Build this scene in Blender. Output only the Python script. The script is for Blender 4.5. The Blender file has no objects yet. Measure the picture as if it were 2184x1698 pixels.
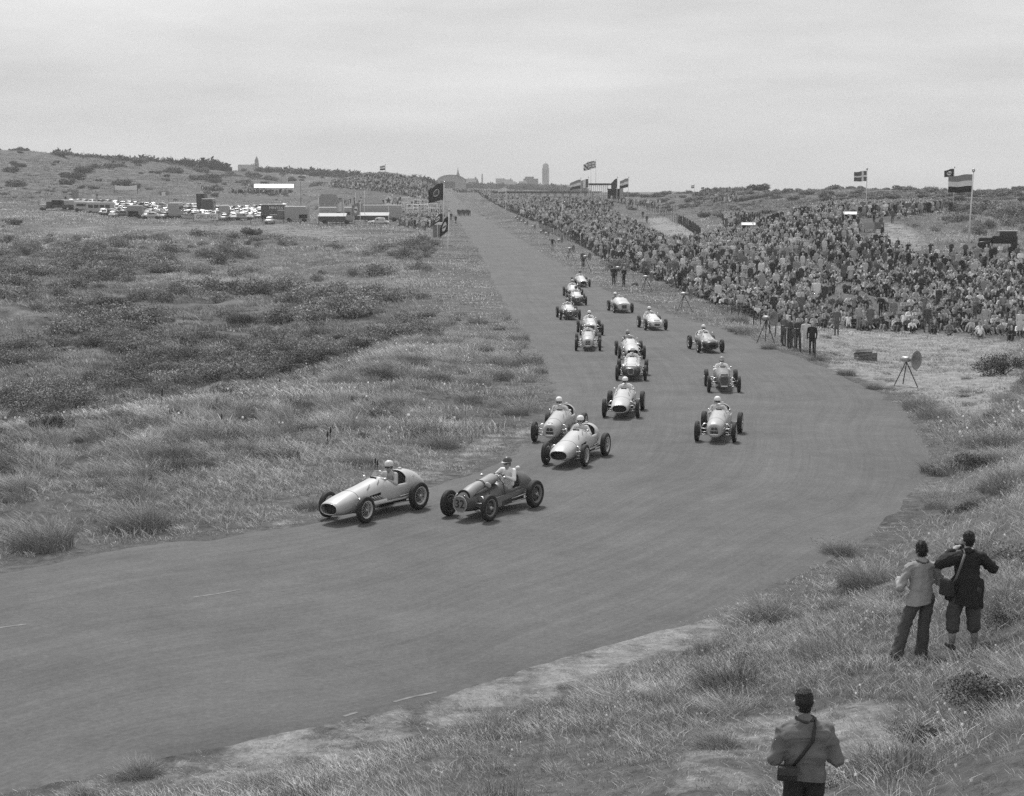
import bpy, bmesh, math, random
import numpy as np
from mathutils import Vector, Matrix
random.seed(7); np.random.seed(7)
R = math.radians
SC = bpy.context.scene
COL = SC.collection

# ------------------------------------------------------------------ camera, sky, sun, exposure
FP, CX, CY, HZ = 3417.0, 1092.0, 849.0, 410.0        # focal length and centre, in units of a 2184 px wide picture
TH = math.atan((CY - HZ) / FP)
CAMZ = 8.5 * math.cos(TH)
cam = bpy.data.cameras.new('camera'); cam_ob = bpy.data.objects.new('camera', cam); COL.objects.link(cam_ob)
cam.sensor_fit = 'HORIZONTAL'; cam.sensor_width = 36.0; cam.lens = 36.0 * FP / 2184.0
cam.clip_start = 0.5; cam.clip_end = 30000
cam_ob.location = (0, 0, CAMZ); cam_ob.rotation_euler = (R(90) - TH, 0, 0)
SC.camera = cam_ob
SUN_EL, SUN_AZ = R(58), R(-14)      # azimuth from +Y towards +X: up and to the left behind the cars
W = bpy.data.worlds.new('World'); SC.world = W; W.use_nodes = True
nt = W.node_tree; nt.nodes.clear()
def N(t, ty, **kw):
    n = t.nodes.new(ty)
    for k, v in kw.items(): setattr(n, k, v)
    return n
sky = N(nt, 'ShaderNodeTexSky', sky_type='NISHITA', sun_disc=False, sun_elevation=SUN_EL, sun_rotation=SUN_AZ, dust_density=3.0)
bw = N(nt, 'ShaderNodeRGBToBW'); tc = N(nt, 'ShaderNodeTexCoord'); mp = N(nt, 'ShaderNodeMapping')
mp.inputs['Scale'].default_value = (1.6, 1.6, 9.0)
noi = N(nt, 'ShaderNodeTexNoise'); noi.inputs['Scale'].default_value = 2.2; noi.inputs['Detail'].default_value = 6; noi.inputs['Roughness'].default_value = .55
rmp = N(nt, 'ShaderNodeMapRange'); rmp.inputs[1].default_value = .3; rmp.inputs[2].default_value = .7; rmp.inputs[3].default_value = 5.1; rmp.inputs[4].default_value = 7.9
mx = N(nt, 'ShaderNodeMix', data_type='FLOAT'); mx.inputs[0].default_value = .85
bg = N(nt, 'ShaderNodeBackground'); bg.inputs['Strength'].default_value = .1; wo = N(nt, 'ShaderNodeOutputWorld')
L = nt.links.new
L(sky.outputs[0], bw.inputs[0]); L(tc.outputs['Generated'], mp.inputs[0]); L(mp.outputs[0], noi.inputs['Vector'])
L(noi.outputs[0], rmp.inputs[0]); L(bw.outputs[0], mx.inputs[2]); L(rmp.outputs[0], mx.inputs[3])
L(mx.outputs[0], bg.inputs[0]); L(bg.outputs[0], wo.inputs[0])
sun = bpy.data.lights.new('sun', 'SUN'); sun.energy = 3.4; sun.angle = R(11); sun.color = (1, 1, 1)
sun_ob = bpy.data.objects.new('sun', sun); COL.objects.link(sun_ob)
sd = Vector((math.sin(SUN_AZ) * math.cos(SUN_EL), math.cos(SUN_AZ) * math.cos(SUN_EL), math.sin(SUN_EL)))
sun_ob.rotation_euler = sd.to_track_quat('Z', 'Y').to_euler()
SC.view_settings.view_transform = 'Standard'; SC.view_settings.look = 'None'
SC.view_settings.exposure = 0.18; SC.view_settings.gamma = 1.0; SC.view_settings.use_curve_mapping = False
SC.cycles.max_bounces = 5; SC.cycles.diffuse_bounces = 2; SC.cycles.glossy_bounces = 2; SC.cycles.transparent_max_bounces = 6
SC.cycles.volume_bounces = 0; SC.cycles.use_denoising = False

# ------------------------------------------------------------------ materials (a black and white photograph: neutral greys)
MATS = {}
def mat(name, v, rough=.8, var=0.0, scale=3.0, bump=0.0, metal=0.0, spec=.3, coord='Object', attr=None):
    """neutral grey, with a fine procedural variation of tone and relief"""
    if name in MATS: return MATS[name]
    m = bpy.data.materials.new(name); m.use_nodes = True; t = m.node_tree
    b = t.nodes['Principled BSDF']; b.inputs['Roughness'].default_value = rough; b.inputs['Metallic'].default_value = metal
    b.inputs['Specular IOR Level'].default_value = spec
    b.inputs['Base Color'].default_value = (v, v, v, 1)
    src = None
    if attr:
        if attr[0] == 'obj':
            oi = N(t, 'ShaderNodeObjectInfo'); sp = N(t, 'ShaderNodeSeparateColor'); t.links.new(oi.outputs['Color'], sp.inputs[0]); src = sp.outputs[attr[1]]
        else:
            at = N(t, 'ShaderNodeAttribute', attribute_type=attr[0], attribute_name=attr[1]); src = at.outputs['Fac']
    if var or bump:
        co = N(t, 'ShaderNodeTexCoord'); no = N(t, 'ShaderNodeTexNoise'); no.inputs['Scale'].default_value = scale; no.inputs['Detail'].default_value = 6
        t.links.new(co.outputs[coord], no.inputs['Vector'])
    if var:
        mr = N(t, 'ShaderNodeMapRange'); mr.inputs[1].default_value = .25; mr.inputs[2].default_value = .75
        base = 1.0 if src is not None else v
        mr.inputs[3].default_value = base * (1 - var); mr.inputs[4].default_value = base * (1 + var)
        t.links.new(no.outputs[0], mr.inputs[0]); out = mr.outputs[0]
        if src is not None:
            ml = N(t, 'ShaderNodeMath', operation='MULTIPLY'); t.links.new(out, ml.inputs[0]); t.links.new(src, ml.inputs[1]); out = ml.outputs[0]
        t.links.new(out, b.inputs['Base Color'])
    elif src is not None: t.links.new(src, b.inputs['Base Color'])
    if bump:
        bp = N(t, 'ShaderNodeBump'); bp.inputs['Strength'].default_value = bump; bp.inputs['Distance'].default_value = .02
        t.links.new(no.outputs[0], bp.inputs['Height']); t.links.new(bp.outputs[0], b.inputs['Normal'])
    MATS[name] = m; return m
M_TYRE = mat('tyre rubber', .03, .75, .35, 12, .2)
M_STEEL = mat('bright metal', .55, .35, .15, 20, 0, .8)
M_ALU = mat('dull aluminium', .42, .45, .12, 6, 0, .4)
M_DARK = mat('dark steel', .05, .6, .3, 10)
M_BLACK = mat('black opening', .012, .9)
M_SKIN = mat('skin', .36, .6, .08, 20)
M_HAIR = mat('dark hair', .025, .6, .4, 60, .4)
M_WHITE = mat('white paint', .75, .45, .06, 5)
M_WOOD = mat('weathered wood', .16, .85, .4, 9, .4)
M_POST = mat('dark timber', .05, .9, .4, 9, .4)
M_LEATHER = mat('dark leather', .03, .5, .2, 20)
M_GLASSY = mat('dark glass', .03, .15, 0, 1, 0, 0, .6)

# ------------------------------------------------------------------ mesh helpers
def link(ob, parent=None, loc=None):
    COL.objects.link(ob)
    if parent is not None: ob.parent = parent
    if loc is not None: ob.location = loc
    return ob
def tag(o, label=None, cat=None, group=None, kind=None):
    if label: o['label'] = label
    if cat: o['category'] = cat
    if group: o['group'] = group
    if kind: o['kind'] = kind
    return o
def empty(name, loc, rz=0, **kw):
    o = bpy.data.objects.new(name, None); COL.objects.link(o); o.location = loc; o.rotation_euler = (0, 0, rz); o.empty_display_size = .3
    return tag(o, **kw)
def frame(d, side=(1, 0, 0)):
    d = Vector(d).normalized(); s = Vector(side)
    if abs(d.dot(s)) > .95: s = Vector((0, 1, 0))
    u = (s - d * d.dot(s)).normalized(); return u, d.cross(u)
class MB:
    def __init__(s): s.v = []; s.f = []; s.m = []; s.k = 0
    def add(s, vs, fs, k=None):
        o = len(s.v); s.v += [tuple(p) for p in vs]; s.f += [tuple(i + o for i in f) for f in fs]; s.m += [s.k if k is None else k] * len(fs); return s
    def box(s, c, d, rz=0, k=None, top=1.0, rx=0):
        hx, hy, hz = d[0] / 2, d[1] / 2, d[2] / 2; M = Matrix.Rotation(rz, 3, 'Z') @ Matrix.Rotation(rx, 3, 'X')
        vs = []
        for z in (-1, 1):
            q = top if z > 0 else 1
            for x, y in ((-1, -1), (1, -1), (1, 1), (-1, 1)): vs.append(M @ Vector((x * hx * q, y * hy * q, z * hz)) + Vector(c))
        return s.add(vs, [(3, 2, 1, 0), (4, 5, 6, 7), (0, 1, 5, 4), (1, 2, 6, 5), (2, 3, 7, 6), (3, 0, 4, 7)], k)
    def tube(s, pts, r, n=8, k=None, cap=True, flat=(1, 1), side=(1, 0, 0)):
        P = [Vector(p) for p in pts]; rs = r if isinstance(r, (list, tuple)) else [r] * len(P); vs = []; fs = []
        for i, p in enumerate(P):
            d = (P[min(i + 1, len(P) - 1)] - P[max(i - 1, 0)]); u, w = frame(d, side)
            for j in range(n):
                a = 2 * math.pi * j / n; vs.append(p + u * math.cos(a) * rs[i] * flat[0] + w * math.sin(a) * rs[i] * flat[1])
        for i in range(len(P) - 1):
            for j in range(n): a, b = i * n + j, i * n + (j + 1) % n; fs.append((a, b, b + n, a + n))
        if cap: fs.append(tuple(range(n - 1, -1, -1))); fs.append(tuple(range((len(P) - 1) * n, len(P) * n)))
        return s.add(vs, fs, k)
    def lathe(s, prof, n=24, c=(0, 0, 0), axis='Z', k=None, close=False, a0=0, a1=2 * math.pi):
        """prof: (radius, along)"""
        vs = []; fs = []; full = abs(a1 - a0 - 2 * math.pi) < 1e-6; nn = n if full else n + 1
        for r, h in prof:
            for j in range(nn):
                a = a0 + (a1 - a0) * j / n; x, y = r * math.cos(a), r * math.sin(a)
                p = {'Z': (x, y, h), 'X': (h, x, y), 'Y': (x, h, y)}[axis]; vs.append((p[0] + c[0], p[1] + c[1], p[2] + c[2]))
        rows = len(prof)
        for i in range(rows if close else rows - 1):
            i2 = (i + 1) % rows
            for j in range(nn if full else nn - 1): fs.append((i * nn + j, i * nn + (j + 1) % nn, i2 * nn + (j + 1) % nn, i2 * nn + j))
        return s.add(vs, fs, k)
    def poly(s, pts, k=None): return s.add(pts, [tuple(range(len(pts)))], k)
    def prism(s, pts, d, k=None):
        """closed outline (3-D points) pushed along d"""
        n = len(pts); d = Vector(d); vs = [Vector(p) for p in pts] + [Vector(p) + d for p in pts]
        return s.add(vs, [tuple(range(n - 1, -1, -1)), tuple(range(n, 2 * n))] + [(i, (i + 1) % n, (i + 1) % n + n, i + n) for i in range(n)], k)
    def cap(s, p0, p1, r0, r1, fx=1.0, fy=1.0, side=(1, 0, 0), n=10, k=None):
        """closed tapered capsule with an oval section"""
        p0, p1 = Vector(p0), Vector(p1); d = p1 - p0; l = d.length
        if l < 1e-5: d = Vector((0, 0, 1)); l = 0
        u, w = frame(d, side); d = d.normalized(); rings = []
        for a in (-80, -50, -20): rings.append((p0 + d * r0 * math.sin(R(a)), r0 * math.cos(R(a))))
        for a in (20, 50, 80): rings.append((p1 + d * r1 * math.sin(R(a)), r1 * math.cos(R(a))))
        vs = []; fs = []
        for c, r in rings:
            for j in range(n):
                a = 2 * math.pi * j / n; vs.append(c + u * math.cos(a) * r * fx + w * math.sin(a) * r * fy)
        for i in range(5):
            for j in range(n): a, b = i * n + j, i * n + (j + 1) % n; fs.append((a, b, b + n, a + n))
        fs.append(tuple(range(n - 1, -1, -1))); fs.append(tuple(range(5 * n, 6 * n)))
        return s.add(vs, fs, k)
    def mesh(s, name, mats, smooth=False):
        me = bpy.data.meshes.new(name); me.from_pydata(s.v, [], s.f)
        for m in (mats if isinstance(mats, (list, tuple)) else [mats]): me.materials.append(m)
        if len(me.materials) > 1: me.polygons.foreach_set('material_index', s.m)
        me.polygons.foreach_set('use_smooth', [smooth] * len(s.f)); me.update(); return me
    def build(s, name, mats, parent=None, loc=None, smooth=False):
        return link(bpy.data.objects.new(name, s.mesh(name, mats, smooth)), parent, loc)
def evald(me, mods, name):
    o = bpy.data.objects.new('tmp', me); COL.objects.link(o)
    for ty, kw in mods:
        md = o.modifiers.new(ty, ty)
        for k, v in kw.items(): setattr(md, k, v)
    dg = bpy.context.evaluated_depsgraph_get(); r = bpy.data.meshes.new_from_object(o.evaluated_get(dg)); r.name = name
    bpy.data.objects.remove(o); return r
def blob(name, caps, mats, voxel, ratio=None, sm=3, tags=None):
    """one continuous skin over tapered capsules; material of each face from the nearest capsule.
    caps: (material index, p0, p1, r0, r1, fx, fy)"""
    mb = MB()
    for c in caps: mb.cap(c[1], c[2], c[3], c[4], c[5] if len(c) > 5 else 1, c[6] if len(c) > 6 else 1)
    mods = [('REMESH', dict(mode='VOXEL', voxel_size=voxel)), ('SMOOTH', dict(iterations=sm, factor=.5))]
    if ratio: mods.append(('DECIMATE', dict(ratio=ratio)))
    me = evald(mb.mesh('tmp', M_DARK), mods, name)
    me.materials.clear()
    for m in mats: me.materials.append(m)
    n = len(me.polygons); cen = np.empty(n * 3); me.polygons.foreach_get('center', cen); cen = cen.reshape(-1, 3)
    best = np.full(n, 1e9); idx = np.zeros(n, int)
    for c in caps:
        a, b = np.array(c[1], float), np.array(c[2], float); ab = b - a; L2 = max(ab @ ab, 1e-9)
        t = np.clip(((cen - a) @ ab) / L2, 0, 1); q = cen - (a + t[:, None] * ab); fx = c[5] if len(c) > 5 else 1; fy = c[6] if len(c) > 6 else 1
        u, w = frame(b - a if L2 > 1e-8 else (0, 0, 1)); u = np.array(u); w = np.array(w)
        qu, qw = q @ u, q @ w; qq = np.maximum((q ** 2).sum(1) - qu ** 2 - qw ** 2, 0)
        d = np.sqrt((qu / fx) ** 2 + (qw / fy) ** 2 + qq) - (c[3] + (c[4] - c[3]) * t)
        s = d < best; best[s] = d[s]; idx[s] = c[0]
    me.polygons.foreach_set('material_index', idx.astype(np.int32)); me.polygons.foreach_set('use_smooth', np.ones(n, bool)); me.update()
    return me
def text_mesh(s, size, name='lettering', depth=.01, m=None):
    cu = bpy.data.curves.new(name, 'FONT'); cu.body = s; cu.size = size; cu.extrude = depth; cu.align_x = 'CENTER'; cu.align_y = 'CENTER'; cu.resolution_u = 3
    o = bpy.data.objects.new('tmp', cu); COL.objects.link(o); dg = bpy.context.evaluated_depsgraph_get()
    me = bpy.data.meshes.new_from_object(o.evaluated_get(dg)); me.name = name; bpy.data.objects.remove(o); bpy.data.curves.remove(cu)
    me.materials.clear(); me.materials.append(m or M_DARK); return me
def copy_tree(o, parent=None):
    c = o.copy(); COL.objects.link(c)
    if parent is not None: c.parent = parent
    for ch in list(o.children): copy_tree(ch, c)
    return c

# ------------------------------------------------------------------ the picture's rays, used to survey where things stand
def ray(px, py):
    f = Vector((0, math.cos(TH), -math.sin(TH))); u = Vector((0, math.sin(TH), math.cos(TH)))
    return (f * FP + Vector((1, 0, 0)) * (px - CX) - u * (py - CY)) / FP
def project(X, Y, Z):
    dz = Z - CAMZ; zc = Y * math.cos(TH) - dz * math.sin(TH); yc = -(Y * math.sin(TH) + dz * math.cos(TH))
    return CX + FP * X / zc, CY + FP * yc / zc, zc
# value noise
def _h(ix, iy, s):
    n = (ix.astype(np.int64) * 374761393 + iy.astype(np.int64) * 668265263 + s * 974634777) & 0xffffffff
    n = ((n ^ (n >> 13)) * 1274126177) & 0xffffffff; return ((n ^ (n >> 16)) & 0xffff) / 65535.0
def vnoise(x, y, s=0):
    x = np.asarray(x, float); y = np.asarray(y, float); ix, iy = np.floor(x), np.floor(y); fx, fy = x - ix, y - iy
    fx = fx * fx * (3 - 2 * fx); fy = fy * fy * (3 - 2 * fy)
    a, b, c, d = _h(ix, iy, s), _h(ix + 1, iy, s), _h(ix, iy + 1, s), _h(ix + 1, iy + 1, s)
    return (a * (1 - fx) + b * fx) * (1 - fy) + (c * (1 - fx) + d * fx) * fy
def fbm(x, y, s=0, o=4):
    r = 0; a = .5; t = 0
    for i in range(o): r = r + a * vnoise(x * 2 ** i, y * 2 ** i, s + i); t += a; a *= .5
    return r / t
# ------------------------------------------------------------------ ground: one sheet, surveyed as heights along sight columns
def zroad(D): return np.interp(D, [0, 110, 200, 300, 393, 600, 900, 2000, 8000], [0, 0, .55, 1.45, 2.6, 5.2, 8.1, 9.0, 9.0])
COLS = {
 -900: [(0, 5), (12, 1.2), (21, 0), (33, 0), (45, 1.2), (60, -1), (98, -1.2), (134, 0), (182, 1), (300, 3.4), (400, 6), (500, 14), (650, 34), (900, 48), (1500, 40), (8000, 20)],
 0: [(0, 5), (10, 1.2), (18, .4), (22.7, 0), (36, 0), (41, .45), (49, 1.15), (55, .3), (66, -2.6), (98, -2.3), (134, -.5), (182, .5), (260, 1.5), (330, 3.0), (380, 4.3), (430, 5.2), (480, 7.5), (540, 13), (620, 20), (700, 27.3), (800, 25), (1100, 22), (2000, 20), (8000, 10)],
 200: [(0, 5), (10, 1.2), (18, .4), (23, 0), (37, 0), (42, .45), (51, 1.15), (57, .3), (70, -2.6), (98, -2.3), (134, -.6), (182, .4), (260, 1.5), (330, 2.7), (380, 3.8), (430, 4.6), (480, 6), (540, 11), (620, 17), (720, 22), (850, 22), (1100, 22), (2000, 20), (8000, 10)],
 362: [(0, 5), (12, 1.2), (20, .4), (24, 0), (38, 0), (43, .4), (55, 1.1), (61, .3), (74, -2.3), (100, -1.9), (134, -.5), (182, .4), (260, 1.4), (330, 2.3), (380, 3.3), (430, 4.3), (480, 5.4), (540, 9.0), (620, 14), (760, 20), (950, 20), (1100, 20), (2000, 19), (8000, 10)],
 620: [(0, 5), (12, 1.6), (20, .7), (25, 0), (41, 0), (46, .3), (61, .9), (70, .1), (80, -1.7), (105, -1.2), (134, -.3), (182, .3), (260, 1.2), (335, 1.95), (380, 2.8), (450, 4.5), (520, 5.7), (600, 7.1), (700, 11), (820, 18), (950, 17), (1100, 17), (2000, 17), (8000, 10)],
 850: [(0, 5), (12, 2), (20, .9), (27, 0), (44, 0), (50, .2), (73, .6), (84, 0), (100, -.2), (134, 0), (182, .5), (260, 1.3), (320, 2.0), (380, 2.8), (430, 3.8), (500, 6.0), (560, 9.5), (610, 14), (650, 15.3), (720, 12), (1000, 13), (2000, 14), (8000, 10)],
 950: [(0, 5), (14, 2), (22, .8), (28, 0), (48, 0), (60, .2), (90, .2), (134, .2), (200, .7), (300, 1.5), (393, 2.6), (500, 4.2), (600, 6.0), (700, 7.5), (900, 9), (1300, 11), (2000, 12), (8000, 10)],
 1100: [(0, 5), (14, 2), (19, 1.2), (24, .4), (28.5, 0), (60, 0), (110, 0), (200, .5), (271, 1.1), (330, 2.2), (380, 3.3), (450, 4.3), (600, 5.9), (900, 8.5), (1300, 9.5), (2000, 10), (8000, 9)],
 1250: [(0, 5), (14, 2), (20, 1.2), (25, .5), (30, 0), (60, 0), (137, 0), (207, .3), (300, 1.2), (371, 2.6), (410, 4.9), (445, 7.9), (470, 8.2), (520, 6.2), (700, 6), (1300, 8), (2000, 8.5), (8000, 8)],
 1380: [(0, 5), (14, 2.1), (22, 1.1), (31, 0), (60, 0), (115, 0), (160, .2), (207, .5), (300, 1.9), (340, 2.6), (380, 3.0), (420, 3.2), (470, 4.5), (560, 6), (900, 7), (2000, 8.2), (8000, 8)],
 1500: [(0, 5), (14, 2.2), (22, 1.3), (28, .5), (33, 0), (60, 0), (102, 0), (118, .15), (133, -.1), (180, .4), (213, .8), (260, 1.6), (300, 2.3), (350, 3.2), (420, 5.0), (500, 8.6), (560, 7.5), (700, 6), (2000, 8.2), (8000, 8)],
 1700: [(0, 5), (8, 3), (14.5, 1.98), (22, 1.4), (30, .5), (36, 0), (60, 0), (83, 0), (92, .45), (103, -.4), (114, -.7), (140, .4), (160, 1.5), (200, 3.8), (235, 5.6), (260, 5.0), (320, 5.2), (420, 8.8), (480, 8), (700, 6), (2000, 8), (8000, 8)],
 1850: [(0, 5), (8, 3), (14.5, 2.4), (22, 1.7), (32, .8), (42, 0), (60, 0), (70, .3), (84, -.5), (113, -.8), (140, .9), (165, 2.3), (190, 4.3), (215, 5.3), (235, 5.9), (260, 5.2), (320, 6.4), (400, 9.3), (480, 8), (700, 6), (2000, 8), (8000, 8)],
 2000: [(0, 5), (8, 3), (14, 2.3), (22.5, 1.64), (30, 1.3), (38, .8), (47, .3), (56, .3), (66, .2), (80, -.6), (110, -.7), (130, .5), (155, 2), (175, 4.1), (205, 5.6), (228, 5.9), (250, 5.2), (300, 6.6), (380, 8.0), (480, 8), (700, 6), (2000, 8), (8000, 8)],
 2184: [(0, 5), (8, 3), (15, 2.7), (22, 2.2), (30, 1.8), (45, 1.0), (60, .5), (75, .0), (100, -.4), (115, .1), (150, 2.3), (175, 4.1), (205, 5.2), (240, 5.4), (300, 7.0), (380, 8), (480, 8), (700, 6), (2000, 8), (8000, 8)],
 3000: [(0, 5), (8, 3.4), (20, 3), (40, 2.5), (75, 1), (100, 1), (150, 3), (205, 5), (300, 7), (480, 8), (700, 6), (2000, 8), (8000, 8)],
}
_cx = sorted(COLS); TLD = np.linspace(math.log(1.0), math.log(8000), 420); TPX = np.arange(-900, 3001, 25.0)
_t = np.array([np.interp(np.exp(TLD), [p[0] for p in COLS[c]], [p[1] for p in COLS[c]]) for c in _cx])
TAB = np.array([[np.interp(px, _cx, _t[:, j]) for j in range(len(TLD))] for px in TPX])
def _smooth(A, ax, n):
    for _ in range(n):
        P = np.concatenate([np.take(A, [0], ax), A, np.take(A, [-1], ax)], ax)
        A = .25 * np.take(P, range(0, A.shape[ax]), ax) + .5 * A + .25 * np.take(P, range(2, A.shape[ax] + 2), ax)
    return A
TAB = _smooth(_smooth(TAB, 1, 3), 0, 5)
def lut(A, xs, ys, x, y):
    i = np.clip(np.interp(x, xs, np.arange(len(xs))), 0, len(xs) - 1.001); j = np.clip(np.interp(y, ys, np.arange(len(ys))), 0, len(ys) - 1.001)
    i0 = i.astype(int); j0 = j.astype(int); fi, fj = i - i0, j - j0
    return (A[i0, j0] * (1 - fi) + A[i0 + 1, j0] * fi) * (1 - fj) + (A[i0, j0 + 1] * (1 - fi) + A[i0 + 1, j0 + 1] * fi) * fj
def polar(X, Y):
    az = np.clip(np.arctan2(X, Y), -R(50), R(50)); D = np.maximum(np.hypot(X, Y) * np.cos(az), 1.01); return CX + FP * np.tan(az), D
# the road: pairs of points on its left and right edge, seen in the picture and laid down on the road's height
PAIRS = [((946, 412.5), (960, 412.5)), ((951, 425), (978, 425)), ((958, 445), (1002, 447)), ((985, 480), (1060, 480)), ((1030, 550), (1172, 550)), ((1056, 603), (1262, 606)), ((1086, 658), (1390, 658)),
 ((1125, 715), (1560, 712)), ((1160, 765), (1720, 770)), ((1182, 815), (1880, 845)), ((1185, 850), (1955, 930)), ((1170, 893), (1968, 1000)), ((1138, 940), (1915, 1085)), ((1100, 967), (1800, 1172)),
 ((1034, 1003), (1640, 1250)), ((930, 1037), (1480, 1318)), ((800, 1080), (1200, 1408)), ((670, 1116), (1000, 1470)), ((521, 1142), (730, 1538)), ((276, 1172), (330, 1618)), ((0, 1220), (0, 1690)), ((-500, 1310), (-500, 1800)), ((-1600, 1500), (-1600, 2030))]
def road_hit(px, py):
    r = ray(px, py); Ds = np.exp(np.linspace(math.log(5), math.log(2500), 3000)); t = Ds / r.y; z = CAMZ + r.z * t; d = z - zroad(Ds)
    i = int(np.argmax(d < 0)) if (d < 0).any() else len(Ds) - 1
    return np.array([r.x * t[i], Ds[i]])
def catmull(P, n):
    P = np.array(P); Q = np.vstack([2 * P[0] - P[1], P, 2 * P[-1] - P[-2]]); out = []
    for i in range(len(P) - 1):
        a, b, c, d = Q[i:i + 4]
        for k in range(n):
            t = k / n; out.append(.5 * ((2 * b) + (-a + c) * t + (2 * a - 5 * b + 4 * c - d) * t * t + (-a + 3 * b - 3 * c + d) * t ** 3))
    out.append(P[-1]); return np.array(out)
EL = catmull([road_hit(*p[0]) for p in PAIRS], 10); ER = catmull([road_hit(*p[1]) for p in PAIRS], 10)
def road_dist(X, Y):
    """distance to the road's edge, negative on the road"""
    shp = np.shape(X); X = np.ravel(X).astype(float); Y = np.ravel(Y).astype(float); ring = np.vstack([EL, ER[::-1]]); best = np.full(len(X), 1e9); ins = np.zeros(len(X), bool)
    for i in range(len(ring)):
        a, b = ring[i], ring[(i + 1) % len(ring)]; ab = b - a; l2 = max(ab @ ab, 1e-9)
        t = np.clip(((X - a[0]) * ab[0] + (Y - a[1]) * ab[1]) / l2, 0, 1); d = np.hypot(X - a[0] - t * ab[0], Y - a[1] - t * ab[1]); best = np.minimum(best, d)
        c = (a[1] > Y) != (b[1] > Y)
        with np.errstate(divide='ignore', invalid='ignore'): xi = (b[0] - a[0]) * (Y - a[1]) / (b[1] - a[1]) + a[0]
        ins ^= c & (X < xi)
    return np.where(ins, -best, best).reshape(shp)
def inpoly(px, py, poly):
    ins = np.zeros(np.shape(px), bool)
    for i in range(len(poly)):
        a, b = poly[i], poly[(i + 1) % len(poly)]; c = (a[1] > py) != (b[1] > py)
        if a[1] != b[1]: ins ^= c & (px < (b[0] - a[0]) * (py - a[1]) / (b[1] - a[1]) + a[0])
    return ins
def height_raw(X, Y, rd):
    px, D = polar(X, Y); z = lut(TAB, TPX, TLD, px, np.log(D))
    left = np.clip((1000 - px) / 400, 0, 1)
    near = np.clip(rd / 8, 0, 1)
    bumps = (fbm(X / 9, Y / 9, 3) - .5) * np.interp(D, [0, 30, 60, 100, 200, 400], [.25, .3, .7, 1.0, 1.2, 1.3]) * (.35 + .65 * left)
    bumps += (fbm(X / 2.2, Y / 2.2, 9) - .5) * .28 * np.interp(D, [0, 200, 400], [1, 1, .4])
    bumps += left * (fbm(X / 4.5, Y / 4.5, 15) - .5) * np.interp(D, [0, 50, 70, 200, 300], [0, .2, 1.5, 1.3, .5])
    hills = (fbm(X / 55, Y / 55, 21) - .5) * np.interp(D, [0, 400, 520, 700, 1200], [0, 0, 5, 9, 6]) * np.where((px > 920) & (px < 1420), .25, np.where(px > 1420, .6, 1))
    hills += (fbm(X / 16, Y / 16, 31) - .5) * np.interp(D, [0, 300, 420, 700, 1500], [0, 0, 2.0, 3.2, 1])* np.where((px > 920) & (px < 1420), .2, 1)
    z = z + (bumps * near) + hills
    w = np.clip(rd / 5.0, 0, 1); w = w * w * (3 - 2 * w)
    zr = zroad(D) - (.008 + .05 * np.clip(-(rd + .6) / 1.5, 0, 1))
    return zr * (1 - w) + z * w
# polar grid of the sheet
gpx = np.concatenate([np.arange(-900, -200, 35.0), np.arange(-200, 2400, 8.0), np.arange(2400, 3001, 35.0)])
gaz = np.arctan((gpx - CX) / FP); gaz = np.concatenate([np.linspace(-math.pi, gaz[0], 60)[:-1], gaz, np.linspace(gaz[-1], math.pi, 60)[1:]])
gD = np.exp(np.arange(math.log(2.0), math.log(3600), .0155))
cosl = np.cos(np.clip(gaz, -R(50), R(50)))
GX = (gD[:, None] / cosl[None, :]) * np.sin(gaz)[None, :]; GY = (gD[:, None] / cosl[None, :]) * np.cos(gaz)[None, :]
GRD = road_dist(GX, GY)
GZ = height_raw(GX, GY, GRD)
def ground(X, Y):
    az = np.arctan2(X, Y); D = np.hypot(X, Y) * np.cos(np.clip(az, -R(50), R(50)))
    return lut(GZ, np.log(gD), gaz, np.log(np.maximum(D, 2.001)), az)
def rdist(X, Y):
    az = np.arctan2(X, Y); D = np.hypot(X, Y) * np.cos(np.clip(az, -R(50), R(50)))
    return lut(GRD, np.log(gD), gaz, np.log(np.maximum(D, 2.001)), az)
_Ds = np.exp(np.linspace(math.log(6), math.log(6000), 5000))
def hit(px, py):
    """where a sight line first meets the ground"""
    r = ray(px, py); t = _Ds / r.y; z = CAMZ + r.z * t; g = ground(r.x * t, _Ds); d = z - g
    if not (d < 0).any(): i = int(np.argmin(d))
    else: i = int(np.argmax(d < 0))
    return Vector((r.x * t[i], _Ds[i], float(g[i])))
def at(px, D):
    """ground point in direction px at distance D"""
    X = (px - CX) * (D * math.cos(TH) + 7 * math.sin(TH)) / FP; return Vector((X, D, float(ground(X, D))))
def up(p, dz): return Vector((p.x, p.y, p.z + dz))

# picture regions of bare sand and of dark scrub (where the ground itself is sandy or overgrown)
SAND = [[(60, 487), (330, 478), (620, 478), (760, 492), (860, 505), (700, 516), (520, 500), (280, 492), (100, 505)],
        [(1640, 690), (1720, 700), (1900, 705), (2050, 715), (2184, 740), (2184, 800), (2100, 900), (1960, 850), (1840, 800), (1760, 765), (1690, 735)],
        [(1840, 470), (1900, 468), (1960, 490), (2010, 530), (1960, 545), (1900, 535), (1860, 505)],
        [(1360, 470), (1420, 455), (1490, 490), (1560, 500), (1480, 515), (1400, 500)],
        [(1160, 940), (1085, 955), (1000, 985), (930, 1020), (860, 1045), (700, 1100), (600, 1118), (560, 1110), (760, 1040), (900, 985), (1020, 940), (1120, 905)],
        [(0, 1700), (300, 1630), (700, 1545), (1000, 1470), (1300, 1375), (1500, 1330), (1600, 1330), (1500, 1400), (1250, 1470), (1000, 1560), (700, 1640), (400, 1700)],
        [(1600, 1500), (1900, 1480), (2000, 1560), (1850, 1640), (1500, 1700), (1400, 1700), (1480, 1580)]]
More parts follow.
